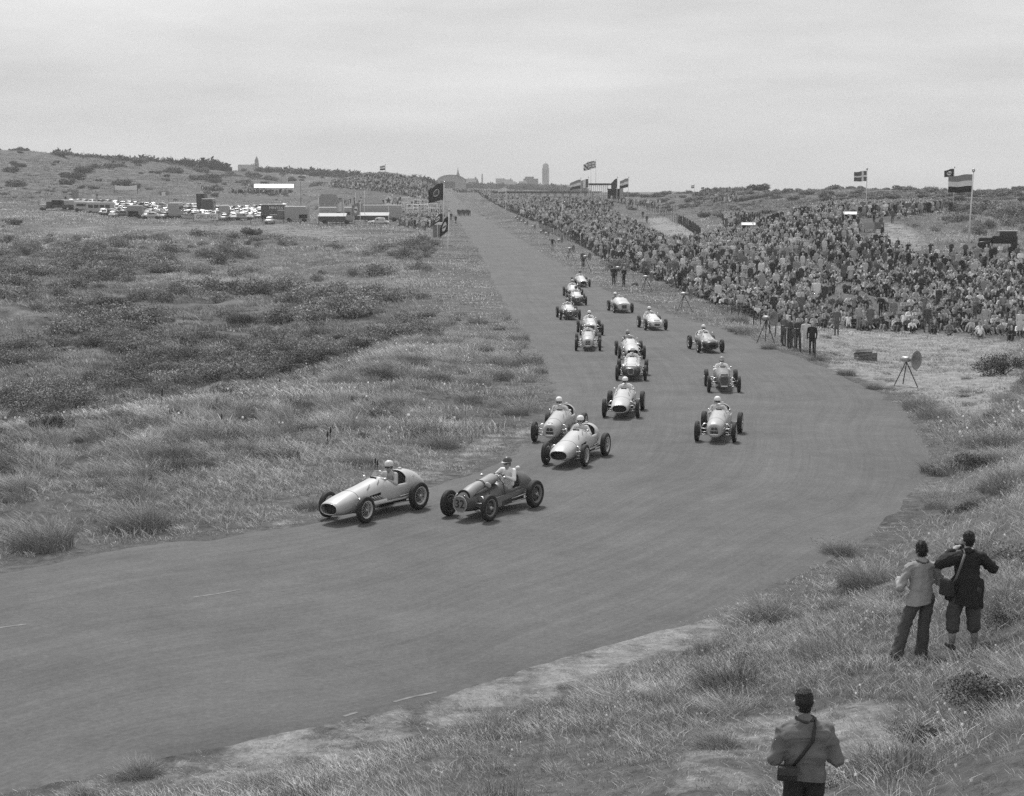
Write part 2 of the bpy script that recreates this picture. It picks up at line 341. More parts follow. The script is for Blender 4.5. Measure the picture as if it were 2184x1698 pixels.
SCRUB = [[(0, 320), (120, 330), (300, 345), (480, 358), (640, 378), (560, 398), (300, 412), (0, 432)], [(1400, 400), (2184, 400), (2184, 470), (2010, 448), (1850, 440), (1700, 452), (1560, 470), (1500, 455), (1400, 440)], [(0, 600), (250, 590), (560, 612), (840, 628), (900, 670), (880, 720), (740, 785), (600, 835), (350, 870), (180, 905), (0, 930)],
         [(0, 530), (300, 540), (420, 570), (300, 600), (0, 590)], [(400, 480), (560, 490), (640, 510), (540, 520), (420, 510)], [(860, 520), (930, 510), (920, 545), (870, 560)]]
PXG, PYG, _ = project(GX, np.maximum(GY, .5), GZ)
def jit(a, k, s): return (fbm(GX / 4, GY / 4, s) - .5) * k
sandw = np.zeros(GX.shape)
jx = (fbm(GX / 3, GY / 3, 41) - .5) * 120; jy = (fbm(GX / 3, GY / 3, 51) - .5) * np.interp(GY, [20, 60, 200, 500], [60, 30, 12, 5])
for S, wt in zip(SAND, [.50, .72, .66, .7, .56, .46, .50]): sandw = np.maximum(sandw, wt * (inpoly(PXG + jx, PYG + jy, S) & (GY > 2)))
edge = np.exp(-np.maximum(GRD, 0) / 1.0) * (fbm(GX / 2.5, GY / 2.5, 61) > .42)
sandw = np.clip(sandw * 1.0 + edge * .35, 0, 1); sandw = _smooth(_smooth(sandw, 0, 5), 1, 3)
darkw = np.zeros(GX.shape)
for S in SCRUB: darkw = np.maximum(darkw, inpoly(PXG + jx, PYG + jy, S) & (GY > 2))
darkw = _smooth(_smooth(np.clip(darkw * 1.0, 0, 1), 0, 3), 1, 3)
def grid_at(A, X, Y):
    az = np.arctan2(X, Y); D = np.hypot(X, Y) * np.cos(np.clip(az, -R(50), R(50)))
    return lut(A, np.log(gD), gaz, np.log(np.maximum(D, 2.001)), az)
# ground material
def ground_material():
    m = bpy.data.materials.new('dune ground'); m.use_nodes = True; t = m.node_tree; b = t.nodes['Principled BSDF']; b.inputs['Roughness'].default_value = .95; b.inputs['Specular IOR Level'].default_value = .1
    co = N(t, 'ShaderNodeTexCoord')
    def noise(sc, det=6, ro=.6):
        n = N(t, 'ShaderNodeTexNoise'); n.inputs['Scale'].default_value = sc; n.inputs['Detail'].default_value = det; n.inputs['Roughness'].default_value = ro; t.links.new(co.outputs['Object'], n.inputs['Vector']); return n.outputs[0]
    def rng(i, a, b_, c, d):
        n = N(t, 'ShaderNodeMapRange'); t.links.new(i, n.inputs[0])
        for k, v in zip((1, 2, 3, 4), (a, b_, c, d)): n.inputs[k].default_value = v
        return n.outputs[0]
    def math_(op, a, b_):
        n = N(t, 'ShaderNodeMath', operation=op)
        for k, v in ((0, a), (1, b_)):
            if isinstance(v, (int, float)): n.inputs[k].default_value = v
            else: t.links.new(v, n.inputs[k])
        return n.outputs[0]
    def mixf(f, a, b_):
        n = N(t, 'ShaderNodeMix', data_type='FLOAT')
        for k, v in ((0, f), (2, a), (3, b_)):
            if isinstance(v, (int, float)): n.inputs[k].default_value = v
            else: t.links.new(v, n.inputs[k])
        return n.outputs[0]
    grass = mixf(rng(noise(.09, 5), .38, .62, 0, 1), rng(noise(2.2, 8, .8), .34, .66, .03, .15), rng(noise(3.1, 8, .8), .34, .66, .05, .22))
    heath = rng(noise(.35, 7, .7), .38, .62, .05, .17)
    sandc = math_('MULTIPLY', rng(noise(1.5, 10, .8), .32, .68, .17, .42), rng(noise(7, 8, .85), .35, .65, .6, 1.15))
    sa = N(t, 'ShaderNodeAttribute', attribute_name='sand'); da = N(t, 'ShaderNodeAttribute', attribute_name='dark')
    c1 = mixf(da.outputs['Fac'], grass, heath)
    sf = rng(math_('ADD', sa.outputs['Fac'], math_('MULTIPLY', math_('SUBTRACT', noise(1.2, 8, .75), .5), 1.9)), .35, .65, 0, 1)
    t.links.new(mixf(sf, c1, sandc), b.inputs['Base Color'])
    bp = N(t, 'ShaderNodeBump'); bp.inputs['Strength'].default_value = .8; bp.inputs['Distance'].default_value = .15
    t.links.new(noise(2.6, 10, .75), bp.inputs['Height']); t.links.new(bp.outputs[0], b.inputs['Normal']); return m
nr, nc = GX.shape
V = np.stack([GX, GY, GZ], -1).reshape(-1, 3)
ii, jj = np.meshgrid(np.arange(nr - 1), np.arange(nc - 1), indexing='ij'); a = ii * nc + jj
F4 = np.stack([a, a + 1, a + nc + 1, a + nc], -1).reshape(-1, 4)
me = bpy.data.meshes.new('ground'); me.vertices.add(len(V) + 1); me.vertices.foreach_set('co', np.append(V.ravel(), [0, 0, 4.6]))
fan = np.stack([np.arange(nc - 1) + 1, np.arange(nc - 1), np.full(nc - 1, len(V))], -1)
nl = F4.size + fan.size; me.loops.add(nl); me.loops.foreach_set('vertex_index', np.concatenate([F4.ravel(), fan.ravel()]).astype(np.int32))
me.polygons.add(len(F4) + len(fan)); me.polygons.foreach_set('loop_start', np.concatenate([np.arange(len(F4)) * 4, len(F4) * 4 + np.arange(len(fan)) * 3]).astype(np.int32))
me.polygons.foreach_set('use_smooth', np.ones(len(F4) + len(fan), bool)); me.update(calc_edges=True); me.validate()
for nm, A in (('sand', sandw), ('dark', darkw)):
    at_ = me.attributes.new(nm, 'FLOAT', 'POINT'); at_.data.foreach_set('value', np.append(A.ravel(), 0).astype(np.float32))
me.materials.append(ground_material())
go = link(bpy.data.objects.new('ground', me)); tag(go, kind='structure')
bad = sum(1 for p in me.polygons[:50] if p.normal.z < 0)
if bad > 25: me.flip_normals()

# the road sheet
def road_material():
    m = bpy.data.materials.new('worn asphalt'); m.use_nodes = True; t = m.node_tree; b = t.nodes['Principled BSDF']; b.inputs['Roughness'].default_value = .85; b.inputs['Specular IOR Level'].default_value = .2
    uv = N(t, 'ShaderNodeUVMap'); co = N(t, 'ShaderNodeTexCoord'); mp = N(t, 'ShaderNodeMapping'); mp.inputs['Scale'].default_value = (.05, 2.2, 1)
    t.links.new(uv.outputs[0], mp.inputs[0]); mp2 = N(t, 'ShaderNodeMapping'); mp2.inputs['Scale'].default_value = (.25, 11, 1); t.links.new(uv.outputs[0], mp2.inputs[0])
    def noise(v, sc, det, ro=.6):
        n = N(t, 'ShaderNodeTexNoise'); n.inputs['Scale'].default_value = sc; n.inputs['Detail'].default_value = det; n.inputs['Roughness'].default_value = ro; t.links.new(v, n.inputs['Vector']); return n.outputs[0]
    def rng(i, c, d, a=.3, b_=.7):
        n = N(t, 'ShaderNodeMapRange'); t.links.new(i, n.inputs[0])
        for k, v in zip((1, 2, 3, 4), (a, b_, c, d)): n.inputs[k].default_value = v
        return n.outputs[0]
    def mul(a, c):
        n = N(t, 'ShaderNodeMath', operation='MULTIPLY'); t.links.new(a, n.inputs[0]); t.links.new(c, n.inputs[1]); return n.outputs[0]
    streak2 = rng(noise(mp2.outputs[0], 1.0, 6, .7), .90, 1.10); streak = rng(noise(mp.outputs[0], 1.0, 8, .7), .87, 1.13); patch = rng(noise(co.outputs['Object'], .3, 9, .7), .80, 1.18); grain = mul(rng(noise(co.outputs['Object'], 9, 10, .9), .066, .145), rng(noise(co.outputs['Object'], 1.3, 8, .8), .88, 1.12))
    t.links.new(mul(mul(mul(streak, streak2), patch), grain), b.inputs['Base Color'])
    bp = N(t, 'ShaderNodeBump'); bp.inputs['Strength'].default_value = .5; bp.inputs['Distance'].default_value = .02
    t.links.new(noise(co.outputs['Object'], 14, 8, .8), bp.inputs['Height']); t.links.new(bp.outputs[0], b.inputs['Normal']); return m
M_ROAD = road_material()
nA = len(EL); nB = 14; vs = []; uvs = []; run = 0
for i in range(nA):
    c0 = (EL[i] + ER[i]) / 2
    if i: run += float(np.linalg.norm(c0 - cprev))
    cprev = c0
    wv = ER[i] - EL[i]; ln = max(np.linalg.norm(wv), .1)
    for j in range(-1, nB + 2):
        f = min(max(j / nB, 0), 1); e = (fbm(np.array(run / 1.5), np.array(3.0 if j <= 0 else 7.0), 5) - .5) * .9 if j <= 0 or j >= nB else 0; e = e + (-.3 if j < 0 else .3 if j > nB else 0)
        p = EL[i] + wv * f + wv / ln * float(e); D = polar(np.array(p[0]), np.array(p[1]))[1]
        vs.append((p[0], p[1], float(zroad(D)) + (.012 if 0 <= j <= nB else -.05))); uvs.append((run, f * ln))
nQ = nB + 3; fs = [(i * nQ + j, (i + 1) * nQ + j, (i + 1) * nQ + j + 1, i * nQ + j + 1) for i in range(nA - 1) for j in range(nQ - 1)]
me = bpy.data.meshes.new('road'); me.from_pydata(vs, [], fs); me.materials.append(M_ROAD)
ul = me.uv_layers.new(name='UVMap')
for l in me.loops: ul.data[l.index].uv = uvs[l.vertex_index]
me.polygons.foreach_set('use_smooth', [True] * len(fs)); me.update()
if me.polygons[0].normal.z < 0: me.flip_normals()
tag(link(bpy.data.objects.new('road', me)), kind='structure')
# worn white dashes of the lane line and remains of edge line
def mark(pts, w=.1, name='road_marking'):
    mb = MB()
    P = [road_hit(*p) for p in pts]
    for a, b_ in zip(P[:-1], P[1:]):
        d = (b_ - a) / max(np.linalg.norm(b_ - a), 1e-6); n = np.array([-d[1], d[0]]) * w / 2
        z = [float(zroad(q[1])) + .0165 for q in (a, b_)]
        mb.poly([(a[0] - n[0], a[1] - n[1], z[0]), (b_[0] - n[0], b_[1] - n[1], z[1]), (b_[0] + n[0], b_[1] + n[1], z[1]), (a[0] + n[0], a[1] + n[1], z[0])])
    o = mb.build(name, mat('worn line paint', .165, .8, .5, 6)); tag(o, kind='structure'); return o
for pts in ([(-60, 1349), (0, 1341), (57, 1334)], [(412, 1276), (460, 1270), (515, 1259)], [(840, 1499), (870, 1491), (932, 1479)], [(733, 1530), (762, 1523)]):
    mark(pts, .07)
HAZE_DENSITY = .00024
CROWD_AREA = [(1040, 428), (1110, 462), (1190, 492), (1290, 556), (1380, 590), (1470, 628), (1560, 664), (1630, 692), (1720, 700), (1800, 702), (1880, 706), (1960, 712), (2040, 716), (2120, 726), (2300, 740), (2300, 556), (2130, 556), (2080, 552), (1990, 548), (1930, 540), (1880, 520), (1860, 500), (1840, 478), (1900, 470), (1990, 457), (2010, 450), (1900, 446), (1820, 448), (1760, 452), (1700, 464), (1640, 480), (1560, 507), (1480, 522), (1420, 522), (1380, 500), (1340, 478), (1300, 455), (1310, 436), (1230, 432), (1140, 430)]
# ------------------------------------------------------------------ racing cars
def paint(v): return mat('car paint %.2f' % v, v, .38, .07, 4, .05, 0, .45)
def ringpts(hw, zb, zt, p, n, dx=0):
    out = []; zc = (zb + zt) / 2; h = (zt - zb) / 2
    for j in range(n):
        a = 2 * math.pi * (j + .5) / n - math.pi / 2; c, s = math.cos(a), math.sin(a)
        out.append((dx + hw * math.copysign(abs(c) ** (2 / p), c), zc + h * math.copysign(abs(s) ** (2 / p), s)))
    return out
def loft(st, n=32, per=5, cock=None, cap0=False):
    """st: (y, half width, bottom, top, exponent). cock: (front y, back y, side height)"""
    st = sorted(st, key=lambda s: -s[0]); P = catmull(st, per); mb = MB(); flag = []
    if cock:
        ins = [np.array([np.interp(-y, [-q[0] for q in P], P[:, k]) for k in range(5)]) for y in (cock[0] + .01, cock[0] - .05, cock[1] + .03, cock[1] - .01)]
        P = np.vstack([P] + ins); P = P[np.argsort(-P[:, 0])]
    for y, hw, zb, zt, p in P:
        hw = max(hw, .01); ring = ringpts(hw, zb, max(zt, zb + .01), p, n); zc = 9
        if cock and cock[1] < y < cock[0]:
            t = min(1, (cock[0] - y) / .25); zc = zt + (cock[2] - zt) * (t * t * (3 - 2 * t)) if y > cock[1] + .02 else cock[2]
            zc = min(zc, zt - .015)
        for x, z in ring: mb.v.append((x, y, min(z, zc))); flag.append(z > zc and abs(x) < hw * .86)
    for i in range(len(P) - 1):
        for j in range(n):
            f = (i * n + j, i * n + (j + 1) % n, (i + 1) * n + (j + 1) % n, (i + 1) * n + j)
            if sum(flag[k] for k in f) >= 2: continue
            mb.f.append(f); mb.m.append(0)
    if cap0: mb.f.append(tuple(range(n - 1, -1, -1))); mb.m.append(0)
    k = (len(P) - 1) * n; mb.f.append(tuple(range(k, k + n))); mb.m.append(0)
    return mb
def outline(kind, w, h, n=24):
    if kind == 'oval': return [(w / 2 * math.cos(a), h / 2 * math.copysign(abs(math.sin(a)) ** .8, math.sin(a))) for a in np.linspace(0, 2 * math.pi, n, endpoint=False)]
    if kind == 'box': return [(w / 2 * math.copysign(abs(math.cos(a)) ** .35, math.cos(a)), h / 2 * math.copysign(abs(math.sin(a)) ** .35, math.sin(a))) for a in np.linspace(0, 2 * math.pi, n, endpoint=False)]
    if kind == 'shield': return [(w / 2 * math.copysign(abs(math.cos(a)) ** .45, math.cos(a)) * (1 if math.sin(a) > -.2 else .86), h / 2 * math.copysign(abs(math.sin(a)) ** .45, math.sin(a))) for a in np.linspace(0, 2 * math.pi, n, endpoint=False)]
WHEELS = {}
def wheel_meshes(r, w, key, rim_v):
    if key in WHEELS: return WHEELS[key]
    ri = r * .63; t = MB()
    t.lathe([(ri, -w * .36), (ri + .02, -w * .44), (r * .82, -w * .52), (r * .93, -w * .48), (r * .985, -w * .36), (r, -w * .2), (r - .004, -w * .12), (r, -w * .04), (r - .004, 0), (r, w * .04), (r - .004, w * .12), (r, w * .2), (r * .985, w * .36), (r * .93, w * .48), (r * .82, w * .52), (ri + .02, w * .44), (ri, w * .36)], 40, axis='X')
    rim = MB(); rim.lathe([(ri + .018, -w * .45), (ri - .006, -w * .40), (ri - .03, -w * .2), (ri - .03, w * .2), (ri - .006, w * .40), (ri + .018, w * .45), (ri + .006, w * .38), (ri - .02, w * .18), (ri - .02, -w * .18), (ri + .006, -w * .38)], 32, axis='X', close=True)
    sp = MB()
    if rim_v == 'wire':
        for side in (-1, 1):
            for k in range(14):
                a = 2 * math.pi * (k + .25 * side) / 14; b = a + side * .32; sp.tube([(side * w * .42, .05 * math.cos(a), .05 * math.sin(a)), (side * w * .1, (ri - .025) * math.cos(b), (ri - .025) * math.sin(b))], .005, 4, cap=False)
    else:
        sp.lathe([(.05, w * .12), (ri * .5, w * .16), (ri * .75, w * .05), (ri - .02, -w * .02)], 24, axis='X'); sp.lathe([(.05, w * .1), (ri * .5, w * .14), (ri * .75, w * .03), (ri - .02, -w * .04)], 24, axis='X')
        for k in range(8): a = math.pi * k / 4; sp.cap((w * .05, ri * .72 * math.cos(a), ri * .72 * math.sin(a)), (w * .16, ri * .72 * math.cos(a), ri * .72 * math.sin(a)), .02, .02, n=6, k=1)
    hub = MB(); hub.lathe([(0, -w * .6), (.035, -w * .58), (.055, -w * .42), (.05, w * .42), (.035, w * .58), (0, w * .62)], 12, axis='X'); hub.box((w * .56, 0, 0), (.02, .15, .03)); hub.box((-w * .56, 0, 0), (.02, .15, .03))
    dr = MB(); dr.lathe([(0, -.05), (ri - .06, -.05), (ri - .05, -.02), (ri - .05, .02), (ri - .06, .04), (0, .04)], 24, axis='X')
    WHEELS[key] = (t.mesh('wheel', M_TYRE, True), rim.mesh('rim', mat('pale rim', .5, .4, .1, 9, 0, .3) if rim_v != 'dark' else mat('grey rim', .2, .5), True),
        sp.mesh('spokes' if rim_v == 'wire' else 'wheel_disc', [M_STEEL if rim_v == 'wire' else mat('wheel disc', .07 if rim_v == 'dark' else .1, .5), M_BLACK], True), hub.mesh('hub', M_STEEL), dr.mesh('brake_drum', M_DARK, True))
    return WHEELS[key]
def fit_ring(mb, body_st, y, rad=.008, n=36, k=None):
    s = sorted(body_st, key=lambda q: q[0]); v = [np.interp(y, [q[0] for q in s], [q[i] for q in s]) for i in range(5)]
    pts = [(x * 1.004, y, z) for x, z in ringpts(v[1], v[2], v[3], v[4], n)]; mb.tube(pts + [pts[0]], rad, 5, cap=False, k=k)
ST = {
 'oval': [(1.80, .27, .26, .54, 2.4), (1.74, .305, .235, .58, 2.4), (1.5, .345, .19, .66, 2.3), (1.1, .365, .17, .745, 2.3), (.6, .37, .16, .83, 2.3), (.2, .385, .16, .91, 2.3), (-.05, .40, .16, .955, 2.2), (-.5, .41, .16, .97, 2.2), (-.95, .40, .16, 1.03, 2.2), (-1.25, .37, .2, 1.02, 2.1), (-1.6, .29, .27, .90, 2.0), (-1.9, .17, .37, .70, 2.0), (-2.08, .05, .48, .55, 2.0)],
 'twin': [(1.60, .19, .24, .60, 2.8), (1.55, .23, .20, .67, 2.6), (1.38, .275, .18, .735, 2.4), (1.1, .305, .17, .79, 2.3), (.6, .32, .16, .86, 2.3), (.1, .34, .16, .93, 2.2), (-.1, .35, .16, .96, 2.2), (-.5, .37, .16, .96, 2.2), (-.9, .36, .17, 1.04, 2.1), (-1.2, .33, .2, 1.02, 2.1), (-1.55, .26, .27, .88, 2.0), (-1.85, .14, .38, .68, 2.0), (-2.0, .04, .48, .55, 2.0)],
 'cooper': [(1.44, .18, .26, .60, 2.8), (1.38, .20, .23, .62, 2.8), (1.1, .24, .2, .62, 2.8), (.6, .28, .18, .63, 2.8), (.2, .32, .17, .68, 2.7), (-.1, .34, .17, .79, 2.5), (-.5, .35, .17, .76, 2.5), (-.9, .31, .18, .96, 2.2), (-1.2, .27, .22, .92, 2.1), (-1.5, .22, .3, .84, 2.0), (-1.75, .12, .42, .68, 2.0), (-1.88, .04, .5, .6, 2)],
 'slim': [(1.42, .20, .26, .74, 3.2), (1.36, .225, .22, .79, 3.0), (1.1, .25, .2, .82, 2.6), (.6, .28, .18, .86, 2.4), (.1, .31, .17, .92, 2.3), (-.1, .33, .17, .95, 2.2), (-.5, .35, .17, .93, 2.2), (-.9, .34, .18, 1.0, 2.1), (-1.2, .31, .2, .97, 2.1), (-1.5, .24, .28, .84, 2.0), (-1.8, .12, .4, .64, 2.0), (-1.95, .04, .46, .55, 2)],
 'broad': [(1.62, .24, .24, .56, 2.6), (1.52, .33, .2, .62, 2.5), (1.2, .42, .17, .68, 2.4), (.8, .41, .16, .76, 2.3), (.3, .38, .16, .88, 2.3), (-.05, .38, .16, .95, 2.2), (-.5, .39, .16, .95, 2.2), (-.9, .38, .17, 1.01, 2.1), (-1.2, .35, .2, .98, 2.1), (-1.55, .27, .27, .86, 2.0), (-1.85, .14, .38, .66, 2.0), (-2.0, .04, .48, .55, 2)],
 'wide': [(1.50, .36, .26, .66, 3.4), (1.42, .44, .2, .72, 3.0), (1.1, .5, .18, .8, 2.8), (.5, .52, .17, .9, 2.7), (.1, .53, .17, 1.0, 2.6), (-.1, .53, .17, 1.02, 2.6), (-.5, .53, .17, .96, 2.6), (-.95, .5, .18, .98, 2.5), (-1.3, .42, .22, .92, 2.3), (-1.7, .28, .3, .74, 2.1), (-1.9, .1, .42, .55, 2.0)],
}
def race_car(px, py, yaw, st, pv, label, grille, wheel='disc', low=None, nose=None, scale=1.0, exhaust=None, num=None, helmet=.75, shirt=.6, lean=0, look=0, dlabel='', peak=False, extra=None, visor='goggles', steer=0):
    p = hit(px, py); fx = p.x; fy = p.y; yaw = R(yaw); Lw = 2.2; rz = math.pi - yaw
    hx, hy = -math.sin(yaw), -math.cos(yaw); c = Vector((fx - hx * Lw / 2, fy - hy * Lw / 2, 0)); D = polar(np.array(c.x), np.array(c.y))[1]
    c.z = float(zroad(D)) + .012; df = polar(np.array(fx), np.array(fy))[1]; tilt = math.atan2(float(zroad(df)) + .012 - c.z, Lw / 2)
    car = empty('race_car', c, rz, label=label, cat='race car', group='racing cars on the track'); car.rotation_euler[0] = tilt
    S = ST[st]; cock = (-.18, -.93, .73) if st != 'cooper' else (-.08, -.90, .58)
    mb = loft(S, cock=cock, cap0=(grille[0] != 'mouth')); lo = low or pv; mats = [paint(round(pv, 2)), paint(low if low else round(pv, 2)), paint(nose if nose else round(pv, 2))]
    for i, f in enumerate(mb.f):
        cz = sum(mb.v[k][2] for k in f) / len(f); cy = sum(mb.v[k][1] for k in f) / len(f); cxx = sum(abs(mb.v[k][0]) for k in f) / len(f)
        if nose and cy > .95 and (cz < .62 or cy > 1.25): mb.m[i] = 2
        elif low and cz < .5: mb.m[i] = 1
    body = mb.build('body', mats, car, smooth=True)
    for pl_ in body.data.polygons:
        if len(pl_.vertices) > 4: pl_.use_smooth = False
    sol = body.modifiers.new('thickness', 'SOLIDIFY'); sol.thickness = .012; sol.offset = -1
    hwc = np.interp(-.55, [-q[0] for q in sorted(S, key=lambda q: -q[0])][::1], [q[1] for q in sorted(S, key=lambda q: -q[0])]) if 0 else .38
    hwc = [q[1] for q in S if q[0] == -.5][0]
    t = MB(); w = hwc * .84; t.add([(-w, cock[1], .22), (w, cock[1], .22), (w, cock[0] + .3, .22), (-w, cock[0] + .3, .22), (-w, cock[1], cock[2] - .015), (w, cock[1], cock[2] - .015), (w, cock[0], cock[2] - .015), (-w, cock[0], cock[2] - .015)], [(0, 1, 2, 3), (0, 4, 5, 1), (1, 5, 6, 2), (3, 7, 4, 0), (2, 6, 7, 3)])
    t.build('cockpit_tub', M_BLACK, car)
    zt = [q[3] for q in S if q[0] < -.85][0]
    t = MB(); pts = [(w * .98 * math.cos(a), cock[1] + .02 - .03 * math.sin(a), .62 + (zt - .66) * math.sin(a)) for a in np.linspace(0, math.pi, 14)] + [(-w * .8, cock[1] + .1, .3), (w * .8, cock[1] + .1, .3)]
    t.prism(pts, (0, -.05, 0)); t.build('seat', M_LEATHER, car)
    # lines, straps, caps
    t = MB(); fit_ring(t, S, 1.02 if st != 'wide' else .95, .006); t.build('bonnet_seam', M_DARK, car, smooth=True)
    if st in ('oval', 'twin', 'broad'):
        for sx in (-1, 1):
            for (ya, yb) in ((.62, .42), (.20, .05)):
                q = [np.interp(y, [v[0] for v in sorted(S)], [v[3] for v in sorted(S)]) for y in (ya, yb)]; t = MB(); t.tube([(sx * .28, ya, q[0] - .08), (sx * .21, yb, q[1] - .01)], .008, 5); t.build('bonnet_strap', M_DARK, car)
    t = MB(); t.lathe([(0, .04), (.05, .035), (.055, 0), (.05, -.03)], 12, c=(0, -1.08, [q[3] for q in S if q[0] < -.85][0] + .01)); t.build('fuel_cap', M_STEEL, car)
    for sx in (-1, 1):
        if st in ('oval', 'twin') and wheel == 'wire':
            for i in range(7):
                y_ = .92 - i * .07; q = [np.interp(y_, [v[0] for v in sorted(S)], [v[c_] for v in sorted(S)]) for c_ in (1, 3)]; t = MB(); t.tube([(sx * q[0] * .90, y_, q[1] - .19), (sx * q[0] * .99, y_ - .01, q[1] - .28)], .006, 5); t.build('louvre', M_DARK, car)
    # windscreen: curved clear shield in a metal frame, with a dark air slot before it
    sc_z = [q[3] for q in S if q[0] in (-.05, -.1)][0]; w_ = .27; t = MB(); n = 10; top = []; bot = []
    for i in range(n + 1):
        a = -1 + 2 * i / n; bot.append((w_ * a, -.06 - .10 * a * a, sc_z - .06 * a * a)); top.append((w_ * .86 * a, -.15 - .10 * a * a, sc_z + .17 - .07 * a * a))
    gl = bpy.data.materials.get('windscreen')
    if gl is None:
        gl = bpy.data.materials.new('windscreen'); gl.use_nodes = True; g = gl.node_tree; g.nodes.clear(); o_ = N(g, 'ShaderNodeOutputMaterial'); tr = N(g, 'ShaderNodeBsdfTransparent'); gs = N(g, 'ShaderNodeBsdfGlossy'); df_ = N(g, 'ShaderNodeBsdfDiffuse'); df_.inputs[0].default_value = (.7, .7, .7, 1); gs.inputs['Roughness'].default_value = .1
        m1 = N(g, 'ShaderNodeMixShader'); m1.inputs[0].default_value = .5; m2 = N(g, 'ShaderNodeMixShader'); m2.inputs[0].default_value = .3; g.links.new(gs.outputs[0], m1.inputs[1]); g.links.new(df_.outputs[0], m1.inputs[2]); g.links.new(tr.outputs[0], m2.inputs[1]); g.links.new(m1.outputs[0], m2.inputs[2]); g.links.new(m2.outputs[0], o_.inputs[0])
    for i in range(n): t.add([bot[i], bot[i + 1], top[i + 1], top[i]], [(0, 1, 2, 3)])
    ws = t.build('windscreen', gl, car, smooth=True); t = MB(); t.tube([bot[0]] + top + [bot[-1]], .007, 5); t.tube(bot, .009, 5); fr = t.build('screen_frame', M_STEEL, ws, smooth=True)
    t = MB(); t.cap((-.09, .03, sc_z + .004), (.09, .03, sc_z + .004), .022, .022, .5, 1); t.build('air_slot', M_BLACK, car)
    # mirrors
    for sx in (-1, 1):
        t = MB(); t.tube([(sx * .31, -.02, .84), (sx * .36, -.03, .93)], .007, 5); t.cap((sx * .36, -.035, .945), (sx * .36, -.01, .945), .045, .03, 1, 1, n=12); t.build('mirror', M_STEEL, car, smooth=True)
    # steering wheel
    t = MB(); t.tube([(.18 * math.cos(a), -.30 + .05 * math.sin(a), .83 + .17 * math.sin(a)) for a in np.linspace(0, 2 * math.pi, 25)], .012, 6, cap=False); t.tube([(-.17, -.3, .83), (.17, -.3, .83)], .008, 5); t.tube([(0, -.3, .83), (0, -.05, .74)], .014, 6); t.build('steering_wheel', M_DARK, car, smooth=True)
    # axles, arms, dampers
    yf, yr = Lw / 2, -Lw / 2; tf = .635
    for sx in (-1, 1):
        t = MB()
        for z in (.24, .44): t.tube([(sx * .26, yf + .10, z), (sx * (tf - .06), yf, z)], .016, 6); t.tube([(sx * .26, yf - .12, z), (sx * (tf - .06), yf, z)], .014, 6)
        t.tube([(sx * .24, yf - .10, .58), (sx * .40, yf - .04, .60), (sx * (tf - .09), yf, .42)], .022, 6); t.tube([(sx * (tf - .06), yf, .2), (sx * (tf - .06), yf, .5)], .028, 8); t.tube([(sx * .2, yf - .02, .33), (sx * (tf - .08), yf - .02, .30)], .02, 6)
        t.build('front_suspension', M_STEEL if sx else M_STEEL, car, smooth=True)
        t = MB(); t.tube([(0, yr, .36), (sx * .6, yr, .36)], .045, 8); t.tube([(sx * .38, -.35, .33), (sx * .52, yr, .40)], .016, 6); t.tube([(sx * .38, -.35, .24), (sx * .52, yr, .27)], .016, 6); t.build('rear_suspension', M_ALU, car, smooth=True)
    for sx in (-1, 1):
        for y, rr, ww, key in ((yf, .345, .135, 'F'), (yr, .37, .165, 'R')):
            tm, rm, sm, hm, dm = wheel_meshes(rr, ww, key + wheel, wheel)
            wo = link(bpy.data.objects.new('wheel', tm), car, (sx * tf, y, rr)); wo.rotation_euler[2] = (steer if y > 0 else 0) + (0 if sx > 0 else math.pi)
            for q in (rm, sm, hm, dm):
                so = link(bpy.data.objects.new(q.name.split('.')[0], q), wo)
                if q is dm: so.location = (-.05, 0, 0)
            wo.rotation_euler[0] = random.random() * 6
    # grille
    kind, gw, gh, gz, gy = grille[:5]; opts = grille[5] if len(grille) > 5 else ''
    if kind == 'mouth':
        t = MB(); hole = [(x * .93, 1.62, z) for x, z in ringpts(.30, .24, .57, 2.4, 28)]; t.poly(hole, 0)
        for i in range(9): z = .30 + i * .027; t.box((0, 1.63, z), (.46 - .02 * abs(i - 4), .008, .004), k=1)
        t.tube([(.03 * math.cos(a), 1.65, .43 + .045 * math.sin(a)) for a in np.linspace(0, 6.283, 13)], .006, 5, k=1); t.build('grille', [mat('radiator mesh', .045, .8, .3, 40), mat('radiator bar', .12, .6)], car)
        r0 = ringpts(*[.272, .257, .543][:3], 2.4, 40); t = MB(); t.tube([(x, 1.80, z) for x, z in r0] + [(r0[0][0], 1.80, r0[0][1])], .011, 6, cap=False); t.build('nose_rim', M_STEEL, car, smooth=True)
    elif kind == 'twin':
        y = gy; t = MB()
        for sx in (-1, 1):
            q = [(sx * .012, y, gz + .03), (sx * .115, y, gz + .03), (sx * .10, y - .01, gz + .09), (sx * .06, y - .03, gz + .15), (sx * .012, y - .035, gz + .165)]
            t.prism(q, (0, .012, 0), 0)
            for i in range(3): z = gz + .06 + i * .034; wd = .10 - i * .02; t.box((sx * (.012 + wd / 2), y + .014 - i * .008, z), (wd, .012, .005), k=1)
        t.box((0, y, gz - .045), (.25, .024, .085), k=0)
        for i in range(2): t.box((0, y + .014, gz - .06 + i * .03), (.24, .01, .005), k=1)
        t.box((0, y + .004, gz + .012), (.25, .02, .03), k=1); t.build('grille', [M_BLACK, paint(max(pv * .9, .25))], car)
        t = MB(); t.cap((-.10, y - .01, gz - .125), (.10, y - .01, gz - .125), .035, .035, n=10); t.build('nose_lip', mat('white nose lip', .7, .4), car, smooth=True)
    else:
        ol = outline(kind, gw, gh); t = MB(); t.prism([(x, gy, gz + z) for x, z in ol], (0, .012, 0), 0)
